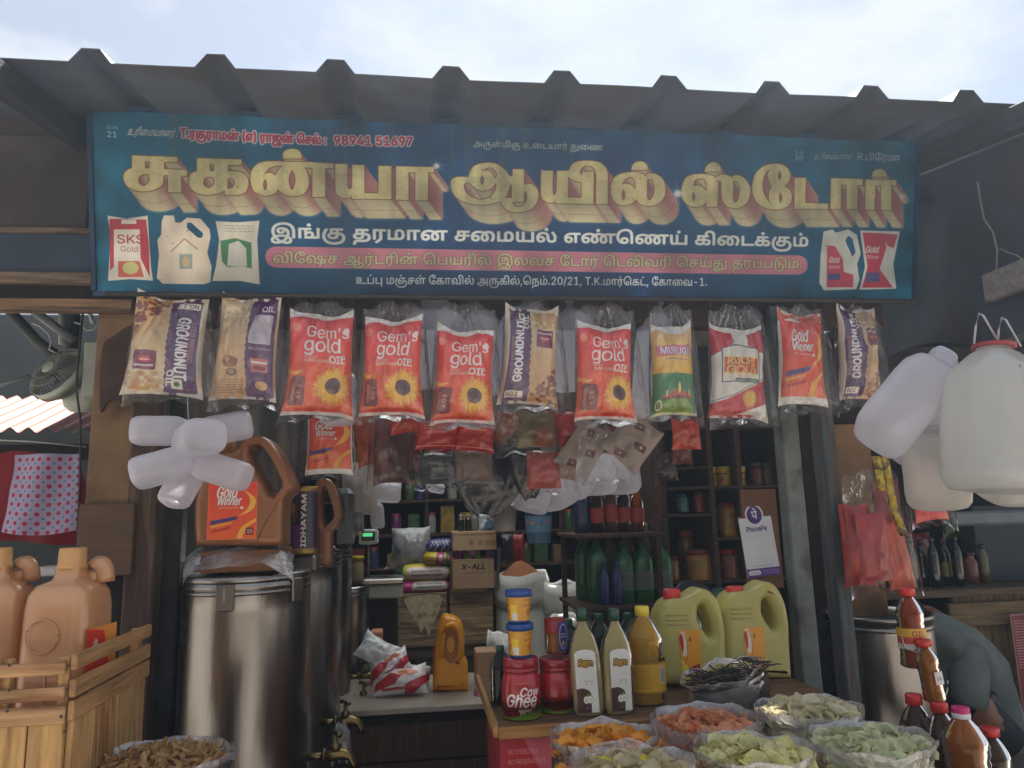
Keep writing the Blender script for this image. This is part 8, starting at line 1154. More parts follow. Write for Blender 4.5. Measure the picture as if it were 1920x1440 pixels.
# honey jar on the second ghee jar
p = at(1042, 1225, 2.06); p.z = ZB+hg*1.0; r = size(40, 2.06)/2; t = thing('honey_jar', 'ribbed amber jar with a red cap standing on the plain red jar', 'jar', p)
obj('body', MB().lathe([(0, 0), (r*.9, 0)]+[(r*(1.02 if k % 2 else .95), .004+.0045*k) for k in range(10)]+[(r*.85, .054)], 28), liquid((196, 124, 40), .6), t); obj('cap', MB().lathe([(r*.85, .05), (r*.95, .054), (r*.95, .088), (0, .092)], 28), mat((150, 36, 36), .4), t)
obj('label', MB().grid(lambda u, v: (r*(.1+.95*u), -r*1.03*math.cos(u*.9), .082-v*.074), 6, 4), pmat('oval'), t)
# coconut oil bottles
CO = liquid((236, 222, 160), .55); GREENCAP = mat((24, 70, 50), .4, var=.1, coat=.2)
def coco(px, y, rot, tilt, label):
    p = at(px, 1340, y); p.z = ZB; w_ = size(61, y)/2; h = at(px, 1160, y).z-ZB; t = thing('coconut_oil_bottle', label, 'bottle', p, (0, tilt, R(rot)), group='coconut oil bottles with green caps')
    obj('body', MB().lathe([(0, .002), (w_*.8, 0), (w_*.92, .006), (w_*.94, .02), (w_*.95, h*.5), (w_*.92, h*.62), (w_*.8, h*.74), (w_*.58, h*.85), (w_*.34, h*.93), (w_*.25, h*.97), (w_*.24, h*1.02), (0, h*1.02)], 36, 1, .72, 3.2), CO, t)
    obj('cap', MB().lathe([(w_*.26, h*.98), (w_*.32, h*.985), (w_*.32, h*1.1), (w_*.29, h*1.115), (0, h*1.115)], 28, wob=lambda t_, z: 1+.02*math.sin(t_*24)), GREENCAP, t)
    def lf(u, v): x = (u*2-1)*w_*.62; top = .045*max(0., 1-(2*u-1)**2)**.5*h; z = h*.05+(1-v)*(h*.6)+(top if v == 0 else top*(1-v)**3); return (x, -w_*.95*.72*(1-.06*(2*u-1)**4)*(1 if z < h*.6 else 1-.16*((z-h*.6)/(h*.12)))-.0012, z)
    obj('label', MB().grid(lf, 10, 14), pmat('coconut', .45), t)
coco(1104, 2.0, -10, -.035, 'clear coconut oil bottle leaning left with a white and brown label'); coco(1160, 2.0, 6, 0, 'clear coconut oil bottle with white and brown label, upright beside the leaning one')
# large golden oil bottle
def petbottle(px, y, z, wpx, htop, col, cap, label, lab=None, body=.4, group=None, capw=None, name='oil_bottle', ribs=True, labz=(.12, .45), rot=0, capy=None, tilt=0, seed=0, jug=False):
    p = at(px, 1300, y); p.z = z; r = size(wpx, y)/2; h = at(px, htop, y).z-z if htop > 5 else htop; t = thing(name, label, 'bottle', p, (0, tilt, R(rot)), group=group)
    prof = [(0, .003), (r*.8, 0), (r*.96, h*.02)]; k = 14
    for j in range(k+1):
        v = j/k; rr = 1-.035*(1-math.cos(v*(40 if ribs else 0)))/2*2; prof.append((r*rr*(1-.08*math.sin(v*3.14) if ribs else r/r), h*(.04+.6*v)))
    prof += [(r*.97, h*.67), (r*.85, h*.74), (r*.6, h*.83), (r*.38, h*.885), (r*.3, h*.91), (r*.3, h*.94), (0, h*.94)]
    obj('body', MB().lathe(prof, 32, 1, .95, 2.3), liquid(col, body), t); cr2 = capw or r*.36
    obj('cap', MB().lathe([(cr2*.9, h*.9), (cr2, h*.905), (cr2, h*.985), (cr2*.92, h), (0, h)], 26, wob=lambda t_, z_: 1+.015*math.sin(t_*22)), cap, t)
    if lab: m = MB().lathe([(r*1.004, h*labz[0]), (r*.995, h*sum(labz)/2), (r*1.004, h*labz[1])], 32, 1, .95, 2.3); m.u = [((u-.75)*2.2+.5, v) for u, v in m.u]; obj('label', m, pmat(lab, .4), t)
    return t
YC = mat((220, 196, 60), .4); REDC = mat((200, 44, 36), .38, var=.08, coat=.2)
petbottle(1212, 2.08, ZB, 72, 1136, (244, 200, 84), YC, 'large golden oil bottle with a yellow cap on the display board', 'bottle_label', body=.5)
# pale green jugs with handles
JG = mat((200, 190, 112), .38, var=.1, scale=3, bump=.04, transl=.3, coat=.15)
def pjug(dx, y, label, px=((1242, 1330), (1240, 1220), (1246, 1190), (1262, 1170), (1285, 1166), (1302, 1160), (1322, 1148), (1342, 1156), (1358, 1185), (1366, 1225), (1368, 1270), (1372, 1332))):
    O = [(a+dx, b) for a, b in px]; O[0] += (1,); O[-1] += (1,); Hh = [(a+dx, b) for a, b in ((1316, 1182), (1326, 1182), (1338, 1205), (1342, 1232), (1336, 1240), (1324, 1225), (1315, 1205))]
    t, x0, z0 = jug_side(label, y, O, [Hh], .12, JG, 0, 'oil_jug', 'jug'); t.location.z = ZB; o = [c for c in t.children][0]
    a = at(1274+dx, 1150, y); zc = at(1274+dx, 1168, y).z-at(1300, 1332, y).z
    obj('cap', MB().lathe([(.022, -.012), (.026, -.01), (.026, .024), (.023, .027), (0, .027)], 28, wob=lambda t_, z_: 1+.015*math.sin(t_*26)), REDC, t, loc=(a.x-x0, 0, zc+.006))
    a = at(1274+dx, 1222, y-.001); b = at(1322+dx, 1318, y-.001); zz0 = at(1300, 1332, y).z; obj('label', MB().grid(lambda u, v: (a.x-x0+(b.x-a.x)*(u*(1-.2*v)+.1*v), -.0615, a.z-zz0+(b.z-a.z)*v), 2, 2), pmat('parrot', .4), t)
    for k_ in range(3): zr = at(1270, 1192+k_*9, y).z-zz0; obj('rib', MB().tube([(at(1252+dx, 1200, y).x-x0, -.0605, zr), (at(1292+dx, 1200, y).x-x0, -.0605, zr)], .003, 8), JG, t)
pjug(0, 2.2, 'pale green oil jug with a red cap, left one of two'); pjug(122, 2.24, 'pale green oil jug with a red cap, right one by the steel post')
# bag of dry chillies
snack_bag(1365, 1262, 158, 2.02, (62, 50, 46), 'clear bag of dark dried chillies tilted against the green jugs', 'dark curled dried chillies', 21, zb=ZB-.01, rim=.02, cr_=.006, n=20, tilt=(R(4), R(-13)), ry=.7, cat='chillies', name='dried_chillies', dome=.01)
ch = MB(); rng = random.Random(12); pc = at(1365, 1262, 2.02)
for i in range(120):
    u = rng.uniform(-1, 1); v = rng.uniform(-1, 1); bx = u*.09; by = v*.05; a = rng.uniform(0, 6.28); l = rng.uniform(.03, .06); up_ = rng.uniform(-.1, .75); b_ = rng.uniform(-1.5, 1.5); pts = []
    for k in range(6): q = k/5; aa = a+b_*q*1.6; pts.append((bx+math.cos(aa)*l*q, by+math.sin(aa)*l*q, -.006+bx*.23+up_*l*q*(1.2-q*.6)+.006*rng.random()))
    ch.tube(pts, .0024, 5, taper=[.4, 1, 1.1, 1, .8, .3])
obj('chilli_heap', ch, mat((50, 42, 34), .5, var=.4, scale=40), loc=pc+Vector((0, 0, .0)), label='tangle of dark chilli stalks sticking out of the tilted bag', cat='chillies', kind='stuff')
# small bottles behind on the board
petbottle(940, 2.16, ZB, 40, 1210, (70, 70, 60), GREENCAP, 'small clear bottle with a green cap left of the red ghee jars', body=.15, ribs=False)
for i, (px, tp) in enumerate(((1070, 1160), (1128, 1150), (1185, 1148), (1248, 1140), (1302, 1128))): petbottle(px, 2.42, ZB, 46, tp, (60, 84, 60), GREENCAP, ORD[i]+' green capped bottle from the left in the back row on the board', body=.3, ribs=False, group='green capped bottles in the back row')
pbox('steel_bowl', 1328, 1146, 1400, 1166, 2.45, .1, STEEL, .012, label='steel vessel rim behind the right green jug', cat='bowl')
# ------------------------------------------------------------------ interior: counter, table, crates
beam_ = beam
zc = at(775, 1326, 2.86).z
cn = thing('shop_counter', 'dark counter with a grey top carrying the yellow jug and the pouch pile', 'counter'); xa, xb = at(640, 1330, 2.86).x-.25, at(930, 1330, 2.86).x+.1
obj('counter_top', MB().box(xa, xb, 2.86, 3.4, zc-.022, zc, .003), mat((150, 140, 128), .4, var=.2, scale=6, metal=.1), cn); obj('front_panel', MB().box(xa, xb, 2.9, 2.93, .3, zc-.024, .003), DARKM, cn)
for k in range(4): obj('plank', MB().box(xa+.01, xb-.01, 2.885, 2.898, .34+k*.13, .34+k*.13+.122, .003), DARKWOOD, cn)
zt = at(800, 1206, 4.4).z; xa, xb = at(672, 1206, 4.4).x-.3, at(927, 1206, 4.4).x
tb = thing('back_table', 'weathered wooden table under the three old crates', 'table'); obj('tabletop', MB().box(xa, xb, 4.4, 5., zt-.02, zt, .003), wood((128, 106, 84), axis=0), tb); obj('apron', MB().box(xa, xb, 4.42, 4.44, zt-.085, zt-.022, .003), wood((110, 94, 78), axis=0), tb)
for x in (at(702, 1230, 4.4).x, xb-.05): obj('leg', MB().box(x, x+.05, 4.41, 4.46, .3, zt-.02, .003), wood((104, 90, 76), axis=2), tb)
pbox('carton', 782, 1228, 888, 1302, 4.6, .3, mat((170, 158, 136), .7, var=.15), label='pale carton under the weathered table, behind the yellow jug', cat='carton')
OLDW = wood((164, 140, 112), axis=0, worn=(110, 92, 76), thr=.5)
def crate(px0, px1, py0, lab, m, i):
    a = at(px0+1.5, 1200, 4.42); b = at(px1-1.5, 1200, 4.42); h = at((px0+px1)/2, py0, 4.42).z-zt; t = thing('wooden_crate', lab, 'crate', (a.x, 4.42, zt), group='old crates on the back table'); w_ = b.x-a.x
    for k in range(3): obj('board', MB().box(0, w_, 0, .014, h*k/3+.001, h*(k+1)/3-.001, .002), m, t)
    obj('side', MB().box(0, .014, .014, .4, 0, h, .002), m, t); obj('side', MB().box(w_-.014, w_, .014, .4, 0, h, .002), m, t); obj('back', MB().box(0.014, w_-.014, .39, .4, 0, h, .002), m, t)
    return t, w_, h
t, w_, h = crate(668, 743, 1114, 'old crate with a pale fabric mound, left of the three on the table', wood((112, 78, 60), axis=0, worn=(150, 70, 70), thr=.72), 0)
obj('pale_cover', MB().lathe([(.15, -.02), (.14, .01), (.07, .055), (.0, .085)], 4, .9, .9, wob=lambda t_, z: 1.2), mat((196, 164, 120), .8), loc=(at(706, 1114, 4.5).x, 4.56, zt+h), label='pale pyramid shaped cover on the left old crate', cat='cover')
t, w_, h = crate(745, 840, 1112, 'old crate with torn paper stuck on its front, middle of the three', OLDW, 1)
pp = smooth([(.16, .92), (.84, .95), (.86, .7), (.78, .5), (.7, .36), (.62, .1), (.55, .34), (.46, .2), (.4, .4), (.25, .56), (.2, .7)], 3)
obj('torn_paper', slab([(x*w_, z*h) for x, z in pp], [], .002, .0005, 1), mat((196, 176, 142), .8, var=.25, scale=30, col2=(150, 120, 90), thr=.6), t, loc=(0, -.002, 0))
crate(843, 927, 1110, 'old crate with scraped pale wood, right of the three on the table', wood((182, 150, 116), axis=0, worn=(134, 108, 82), thr=.52), 2)
def pimg(name, x0, y0, x1, y1, y, d, art, base, label, cat='carton', **k):
    t = thing(name, label, cat, **k); a = at((x0+x1)/2, y1, y); q = at((x0+x1)/2, y0, y); l = at(x0, (y0+y1)/2, y).x; r = at(x1, (y0+y1)/2, y).x; t.location = (l, y, a.z); W_ = r-l; H_ = q.z-a.z
    obj('box', MB().box(0, W_, 0, d, 0, H_, .004), mat(base, .7, var=.12), t); m = MB().add([(.003, -.0015, H_-.003), (W_-.003, -.0015, H_-.003), (W_-.003, -.0015, .003), (.003, -.0015, .003)], [[3, 2, 1, 0]], U=[[(0, 0), (1, 0), (1, 1), (0, 1)]]); obj('printed_front', m, pmat(art, .6), t); return t, W_, H_, a.z
t, W_, H_, z0 = pimg('soap_carton', 848, 1049, 927, 1104, 4.36, .24, 'carton', (150, 116, 86), 'brown carton lettered X-ALL with liquid soap bottles in its open top')
BOT = [(206, 90, 150), (170, 190, 60), (176, 196, 70), (206, 110, 160)]
for i, px in enumerate((858, 877, 897, 917)):
    p = at(px, 1049, 4.42); b = thing('soap_bottle', ('pink soap bottle at the left of the open carton', 'lime soap bottle second in the open carton', 'lime soap bottle third in the open carton', 'pink soap bottle at the right of the open carton')[i], 'bottle', (p.x, 4.44, z0+.01), group='liquid soap bottles')
    obj('body', MB().lathe([(0, 0), (.028, 0), (.03, .01), (.03, .1), (.026, .16), (.014, .185), (.01, .2), (.01, .206)], 20), mat(BOT[i], .4, transl=.3), b); obj('cap', MB().lathe([(.012, .2), (.013, .218), (0, .22)], 16), mat(BOT[i], .4), b)
t, W2, H2, z2 = pimg('upper_carton', 848, 996, 931, 1032, 4.38, .24, 'carton_top', (168, 134, 98), 'shallow brown carton above the soap carton')
for s_ in (0, 1): obj('support_board', MB().box(.0, .01, 0, .22, 0, z2-z0-.001, .001), mat((120, 96, 74), .8), loc=(t.location.x+.002+s_*(W2-.016), 4.39, z0+H_*0+.001) if False else (t.location.x+(-.012 if s_ == 0 else W2+.004), 4.4, z0-.0), label=('left', 'right')[s_]+' upright board propping the shallow carton over the soap bottles', cat='board')
zt2 = z2+H2
def simple_bottle(px, wpx, htpx, y, z, body, cap, label, group=None, name='bottle', lab=None, neck=.35, shoulder=.62, capc=None, sq=2.2):
    p = at(px, 1000, y); r = size(wpx, y)/2; h = size(htpx, y); t = thing(name, label, 'bottle', (p.x, y, z), group=group)
    obj('body', MB().lathe([(0, .001), (r*.85, 0), (r, h*.02), (r, h*.3), (r*.97, h*.45), (r, h*shoulder), (r*.85, h*(shoulder+.1)), (r*.5, h*(shoulder+.2)), (r*neck, h*(shoulder+.25)), (r*neck, h*.93), (0, h*.93)], 24, 1, .9, sq), body, t)
    obj('cap', MB().lathe([(r*neck*1.05, h*.89), (r*neck*1.25, h*.895), (r*neck*1.25, h*.99), (r*neck*1.1, h), (0, h)], 18), cap, t)
    if lab: obj('label', MB().lathe([(r*1.015, h*.2), (r*1.012, h*.5)], 24, 1, .9, sq), lab, t)
    return t
BLK = mat((24, 26, 30), .25, coat=.4); WCAP = mat((206, 206, 206), .5)
for i, px in enumerate((864, 878)): simple_bottle(px, 13, 30, 4.46, zt2, BLK, WCAP, ORD[i]+' black bottle with white cap on the shallow carton', 'black bottles on the shallow carton')
simple_bottle(890, 13, 34, 4.46, zt2, mat((130, 130, 116), .4), WCAP, 'grey green bottle on the shallow carton between the black and blue ones')
hang_packet(897, 926, 962, 996, 4.44, mat((96, 150, 180), .35, var=.6, scale=22, coat=.3, col2=(196, 206, 210)), 'light blue and white packet at the right end on the shallow carton', seed=50)
def lying(x0, x1, y0, y1, y, art, label, seed, rot=0., t=.16, m=None):
    p = at((x0+x1)/2, (y0+y1)/2, y); W_ = size(x1-x0, y); H_ = size(y1-y0, y)
    def fn(u, v): x = 2*u-1; a = -2*math.pi*v; e = max(.08, (1-abs(x)**5))**.5; return (x*W_/2*(1+.03*math.cos(a*2)), -math.cos(a)*t/2*e*(1+.08*nz3(x*3, math.cos(a), seed)), math.sin(a)*H_/2*e*(1+.1*nz3(x*4+seed, math.sin(a)*2, 1)))
    mb = MB(); mb.grid(fn, 20, 20, uvf=lambda u, v: (u, (v*2+.5) % 1.0 if v not in (0, 1) else .5)); 
    mb = MB(); mb.grid(lambda u, v: fn(u, .25-.5*v+0.0), 20, 12, 0, flip=False); mb.grid(lambda u, v: fn(u, .75-.5*v), 20, 8, 1, flip=False)
    return obj('soap_packet', mb, [m or pmat(art, .4, coat=.2, bump=.2), PLAIN], loc=p, rot=(0, rot, 0), label=label, cat='packet', group='packets stacked on the middle crate')
lying(742, 846, 1086, 1112, 4.5, 'soap_pink', 'pink packet lying lowest on the middle crate', 1)
lying(744, 849, 1057, 1088, 4.5, 'soap', 'yellow and green packet lying on the pink one', 2)
lying(795, 852, 1033, 1058, 4.48, 'floral_pack', 'yellow packet with pink flowers, above the yellow and green one', 3, rot=.06)
lying(799, 850, 1010, 1036, 4.5, 'blue_pack', 'dark blue and white packet on top of the packet stack', 4, rot=-.05)
o = hang_packet(735, 806, 990, 1062, 4.55, film(.55, (.8, .8, .85), gloss=.1, wr=30, strength=1.), 'grey tied plastic bag beside the soap packets', seed=52, t=.16, name='tied_bag', cat='plastic bag', flare=.35, back=None)
hang_packet(742, 800, 1022, 1062, 4.58, mat((92, 92, 98), .6, var=.4, scale=20), 'grey bundle inside the tied plastic bag', seed=53, t=.14, name='bundle', cat='bundle', flare=.2)
# scale
sy = 3.7; p = at(691, 1080, sy); scl = thing('weighing_scale', 'digital weighing scale with a green display on a pole', 'weighing scale', (p.x, sy, p.z)); PW = mat((186, 190, 180), .45); zt_ = at(691, 1008, sy).z-p.z
obj('pole', MB().tube([(0, 0, 0), (0, 0, zt_-.02)], .006, 10), mat((120, 122, 118), .4), scl)
hd = slab(smooth([(-.04, -.03), (.04, -.03), (.046, 0), (.04, .036), (-.04, .036), (-.046, 0)], 4), [], .03, .008, 3); ho = obj('display_head', hd, PW, scl, loc=(0, -.01, zt_))
e = bpy.data.materials.new('display_glow'); e.use_nodes = True; e.node_tree.nodes['Principled BSDF'].inputs['Emission Color'].default_value = (.1, .7, .25, 1); e.node_tree.nodes['Principled BSDF'].inputs['Emission Strength'].default_value = .35; e.node_tree.nodes['Principled BSDF'].inputs['Base Color'].default_value = (.02, .12, .05, 1)
obj('dark_screen', MB().box(-.032, .032, -.004, 0, -.014, .028, .002), mat((40, 52, 46), .4), ho, loc=(0, -.0155, 0)); obj('green_digits', MB().box(-.026, .02, -.002, 0, .006, .022, .001), e, ho, loc=(0, -.0205, 0))
obj('platform', MB().box(-.02, .17, -.1, .15, -.035, -.008, .006), STEEL, scl); obj('body', MB().box(0.0, .16, -.08, .13, -.1, -.036, .01), PW, scl)
pbox('scale_stand', 640, 1100, 742, 1240, 3.66, .3, DARKM, label='dark stand under the weighing scale behind the open drum', cat='stand')
simple_bottle(671, 22, 50, 3.7, at(671, 1098, 3.66).z, mat((170, 150, 120), .4, transl=.3), mat((206, 190, 40), .4), 'jar with a yellow lid beside the scale pole', neck=.85, shoulder=.66)
# sacks
WSACK = mat((222, 220, 214), .7, var=.12, scale=8, bump=.35, bscale=90); 
def sack(px, py, wpx, y, zb, label, seed, top, tlabel, tcat='rice', dome=.03, n=0):
    c = at(px, py, y); r = size(wpx, y)/2; h = c.z-zb; w1 = lambda t, z: 1+.06*nz3(math.cos(t)*1.5+seed, math.sin(t)*1.5, z*5)+.015*nz3(math.cos(t)*8, math.sin(t)*8+seed, z*22)
    t = thing('white_sack', label, 'sack', (c.x, y, zb), group='white woven sacks at the back'); obj('body', MB().lathe([(r*.8, 0), (r*.98, h*.1), (r*1.02, h*.4), (r, h*.7), (r*.94, h*.84)], 36, wob=w1), WSACK, t)
    lip = [(r*.93, h*.8), (r*1.03, h*.8), (r*1.08, h*.86), (r*1.06, h*.94), (r*.98, h*1.0), (r*.9, h*.98), (r*.86, h*.92)]
    obj('rolled_rim', MB().grid(lambda u, v: (lambda q, tt: (q[0]*w1(tt, q[1])*(1+.03*nz3(math.cos(tt)*3, math.sin(tt)*3, v*5))*math.cos(tt), q[0]*w1(tt, q[1])*math.sin(tt), q[1]+.03*nz3(math.cos(tt)*1.6+seed, math.sin(tt)*1.6, 4)))(lip[min(6, int(round(v*6)))], -2*math.pi*u), 48, 6, closed=True), WSACK, t)
    obj('grain', MB().grid(lambda u, v: (r*.9*v*math.cos(-6.2832*u), r*.9*v*math.sin(-6.2832*u), dome*(1-v**1.5)+.004*nz3(u*30, v*20, seed)), 40, 10, closed=True), mat(top, .8, var=.35, scale=120, bump=1., bscale=160), loc=(c.x, y, c.z-.03), label=tlabel, cat=tcat, kind='stuff')
sack(976, 1074, 94, 4.5, .3, 'white woven sack with a rolled rim and an orange mound, left of the two', 3, (176, 110, 72), 'orange brown grain mound in the left white sack', dome=.1)
sack(1062, 1092, 90, 4.45, .3, 'white woven sack with dark specked contents, right of the two', 8, (150, 152, 160), 'pale grey grain in the right white sack')
sack(1060, 1158, 70, 3.9, .3, 'small white sack with a thick rim holding dark beans', 5, (70, 54, 48), 'dark beans in the small white sack', 'beans')
sack(945, 1188, 60, 3.7, .3, 'crumpled white plastic sack behind the tub stack', 12, (206, 204, 206), 'white flour in the crumpled sack', 'flour')
# buckets
def bucket(x0, x1, y0, y1, y, col, label, art=None, handle=True):
    p = at((x0+x1)/2, y1, y); r = size(x1-x0, y)/2; h = at((x0+x1)/2, y0, y).z-p.z; t = thing('bucket', label, 'bucket', (p.x, y, p.z), group='hanging plastic buckets'); M1 = mat(col, .4, var=.08, coat=.15)
    obj('body', MB().lathe([(0, .0), (r*.78, 0), (r*.8, .004), (r*.96, h*.9), (r*1.03, h*.91), (r*1.04, h*.94), (r*1.0, h), (r*.94, h), (r*.78, .01), (0, .01)], 36), M1, t)
    if art: m = MB().lathe([(r*.862, h*.28), (r*.935, h*.72)], 36); m.u = [(u*1.0, v) for u, v in m.u]; obj('printed_band', m, pmat(art, .4), t)
    if handle: obj('handle', MB().tube([(r*1.02*math.cos(a), -.01, h*.93+r*1.1*math.sin(a)) for a in np.linspace(0, math.pi, 15)], .0035, 8), mat((206, 206, 206), .4), t)
    return t
bucket(984, 1038, 948, 1018, 4.2, (112, 146, 176), 'light blue bucket printed with flowers, hanging by a white handle', 'bucket'); bucket(924, 971, 945, 996, 4.3, (196, 186, 178), 'white bucket with pink flowers left of the blue bucket', None)
obj('brown_bag', pouch(.12, .2, .09, 60, nu=14, nv=14), [mat((140, 92, 58), .5, var=.3)], loc=at(948, 893, 4.32), label='brown filled bag standing in the white bucket', cat='bag').data.materials.append(PLAIN)
obj('cord', MB().tube([at(1011, 925, 4.2), at(1011, 840, 4.2)], .002, 5), CORD, label='cord holding the light blue bucket', cat='cord')
obj('cord', MB().tube([at(948, 930, 4.3), at(948, 840, 4.3)], .002, 5), CORD, label='cord holding the white bucket', cat='cord')
for i, (a, b, c, lab) in enumerate(((938, 962, (40, 40, 44), 'dark packet left of the red one above the left sack'), (958, 982, (150, 40, 36), 'red packet above the left white sack'))): hang_packet(a, b, 1002, 1052, 4.6, mat(c, .35, var=.5, coat=.3, scale=30), lab, seed=61+i)
# dim back shelves with goods
bs = thing('back_shelf', 'dark wall shelf at the very back of the shop', 'shelf')
zs_ = [at(880, py, 5.6).z for py in (872, 935, 998, 1060)]
for z in zs_: obj('board', MB().box(-.86, 1.8, 5.58, 5.92, z-.02, z, .003), DARKWOOD, bs)
for x in (-.6, .05, .62, 1.2): obj('upright', MB().box(x, x+.03, 5.6, 5.9, .3, 2.6, .003), DARKWOOD, bs)
rng = random.Random(77); CL = [((120, 40, 36), 'red'), ((60, 90, 50), 'green'), ((150, 120, 50), 'yellow'), ((60, 60, 110), 'blue'), ((130, 96, 70), 'brown'), ((110, 50, 100), 'purple'), ((150, 150, 140), 'grey')]
nb = 0
for si, z in enumerate(zs_):
    x = -.5; nb = -1
    while x < 1.75 and nb < 19:
        w1 = rng.uniform(.06, .13); hgt = rng.uniform(.09, .2); c, cn_ = rng.choice(CL); nb += 1
        if rng.random() < .8:
            where = ', %s from the left on the %s dim shelf at the very back' % (ORD[nb], ORD[si])
            if rng.random() < .5: obj('shelf_box', MB().box(x, x+w1, 5.62, 5.72, z+.001, z+hgt, .004), mat(c, .5, var=.4, scale=30), label=cn_+' box'+where, cat='box', group='goods on the dim back shelves')
            else:
                k = 'bj%s' % cn_; px_ = x+w1/2
                if k not in jar_proto:
                    t = thing('shelf_jar', cn_+' jar'+where, 'jar', (px_, 5.66, z), group='goods on the dim back shelves'); obj('body', MB().lathe([(0, 0), (.035, 0), (.038, .01), (.038, .11), (.03, .13)], 16), mat(c, .35, var=.4, coat=.3), t); obj('lid', MB().lathe([(.032, .128), (.032, .15), (0, .152)], 16), mat((150, 60, 50), .5), t); jar_proto[k] = t
                else: dup(jar_proto[k], (px_, 5.66, z), label=cn_+' jar'+where)
        x += w1+rng.uniform(.006, .05)
# ------------------------------------------------------------------ bottle rack and cabinet on the right
DK = wood((78, 58, 46), axis=0)
rk = thing('bottle_rack', 'dark two level rack holding the green and the dark bottles', 'rack'); z1 = at(1150, 1000, 3.0).z; z2_ = at(1150, 1136, 3.0).z; xl, xr = at(1078, 1000, 3.0).x, at(1245, 1000, 3.0).x
for z in (z1, z2_): obj('shelf_board', MB().box(xl, xr, 3.0, 3.4, z-.018, z, .003), DK, rk)
for x, y in ((xl+.01, 3.36), (xr-.03, 3.36), (xr-.03, 3.02)): obj('upright', MB().box(x, x+.022, y, y+.022, .3, 2.3, .003), DK, rk)
obj('back_board', MB().box(xl+.12, xr, 3.385, 3.4, z2_, z1+.35, .002), DARKM, rk)
SAUCE = liquid((90, 40, 16), .5); REDL = mat((150, 40, 36), .4, var=.4, scale=40)
simple_bottle(1092, 30, 96, 3.12, z1, mat((30, 44, 90), .3, coat=.4), mat((30, 44, 90), .4), 'tall dark blue bottle at the left end of the upper rack', shoulder=.55, neck=.5, name='blue_bottle')
for i, (px, ht, cc, bd) in enumerate(((1121, 92, (150, 44, 34), SAUCE), (1148, 104, (30, 34, 30), liquid((150, 110, 80), .4)), (1172, 92, (140, 44, 34), SAUCE), (1197, 88, (170, 60, 40), liquid((170, 90, 36), .5)))): simple_bottle(px, 27, ht, 3.1, z1, bd, mat(cc, .4), ('dark sauce bottle with red cap beside the blue bottle', 'tallest dark bottle with a black cap on the upper rack', 'dark sauce bottle with red cap right of the black capped one', 'amber bottle at the right end of the upper rack')[i], 'dark bottles on the upper rack', lab=REDL, name='sauce_bottle')
GRN = mat((36, 104, 50), .28, var=.3, scale=6, coat=.6); GLB = mat((110, 120, 104), .5, var=.3, scale=40)
for i, (px, ht, y) in enumerate(((1094, 122, 3.25), (1116, 124, 3.12), (1166, 112, 3.1), (1202, 112, 3.1), (1237, 112, 3.12))): simple_bottle(px, 36, ht, y, z2_, GRN, mat((24, 50, 34), .4), ORD[i]+' dark green oil bottle from the left on the lower rack', 'green oil bottles on the lower rack', lab=GLB if i > 1 else None, name='green_bottle', sq=3)
for i, px in enumerate((1128, 1152)): simple_bottle(px, 20, 76, 3.04, z2_, mat((30, 40, 96), .35, coat=.4), mat((30, 40, 96), .4), ('left', 'right')[i]+' small navy bottle in front of the green bottles', 'navy bottles on the lower rack', name='navy_bottle')
for i, px in enumerate((1140, 1172, 1208)): simple_bottle(px, 32, 132, 3.3, z2_, liquid((224, 204, 130), .55), mat((206, 206, 200), .4), ORD[i]+' pale oil bottle from the left behind the green bottles', 'pale oil bottles behind the green ones', name='oil_bottle')
cb = thing('cabinet', 'dark wooden cabinet of open compartments behind the payment card', 'cabinet'); yc = 3.1
X_ = lambda px: at(px, 950, yc).x
Z_ = lambda py: at(1350, py, yc).z
for px in (1246, 1338, 1392, 1474): obj('upright', MB().box(X_(px)-.012, X_(px)+.012, yc, yc+.35, .3, Z_(780), .003), DK, cb)
for a, b, py in ((1250, 1334, 874), (1250, 1470, 911), (1250, 1334, 962), (1342, 1388, 1008), (1250, 1470, 1088), (1250, 1470, 800)): obj('shelf_board', MB().box(X_(a)+.004, X_(b)-.004, yc+.004, yc+.34, Z_(py)-.012, Z_(py), .002), DK, cb)
obj('back_board', MB().box(X_(1246), X_(1474), yc+.352, yc+.36, .3, Z_(780), .002), DARKM, cb)
for i, px in enumerate((1330, 1357, 1385)):
    p = at(px, 906, yc+.08); t = thing('yellow_tin', ORD[i]+' yellow tin from the left on the cabinet shelf', 'tin', (p.x, yc+.08, Z_(911)), (0, 0, R(70*i+120)), group='yellow tins on the cabinet shelf'); r = size(28, yc)/2
    obj('body', MB().lathe([(0, 0), (r, 0), (r*1.03, .003), (r, .006)], 24), mat((170, 140, 60), .3, metal=.6), t); obj('printed_wrap', MB().lathe([(r, .006), (r, .068)], 28), pmat('tin_yellow', .35, coat=.3), t); obj('lid', MB().lathe([(r*1.02, .066), (r*1.05, .068), (r*1.05, .084), (r, .086), (0, .086)], 24), mat((196, 176, 80), .4), t)
def cabjar(px, py, wpx, h, c, cap, lab, lay=False, y=yc+.08):
    p = at(px, py, y); t = thing('cabinet_jar', lab, 'jar', p, (0, R(90) if lay else 0, 0), group='jars in the cabinet'); r = size(wpx, y)/2
    obj('body', MB().lathe([(0, 0), (r*.95, 0), (r, .006), (r*.97, h*.2), (r, h*.4), (r*.97, h*.6), (r, h*.78), (r*.7, h*.86)], 24), mat(c, .3, var=.4, scale=14, coat=.4), t); obj('lid', MB().lathe([(r*.72, h*.84), (r*.8, h*.85), (r*.8, h), (0, h)], 20), mat(cap, .4), t)
zsh = Z_(962)
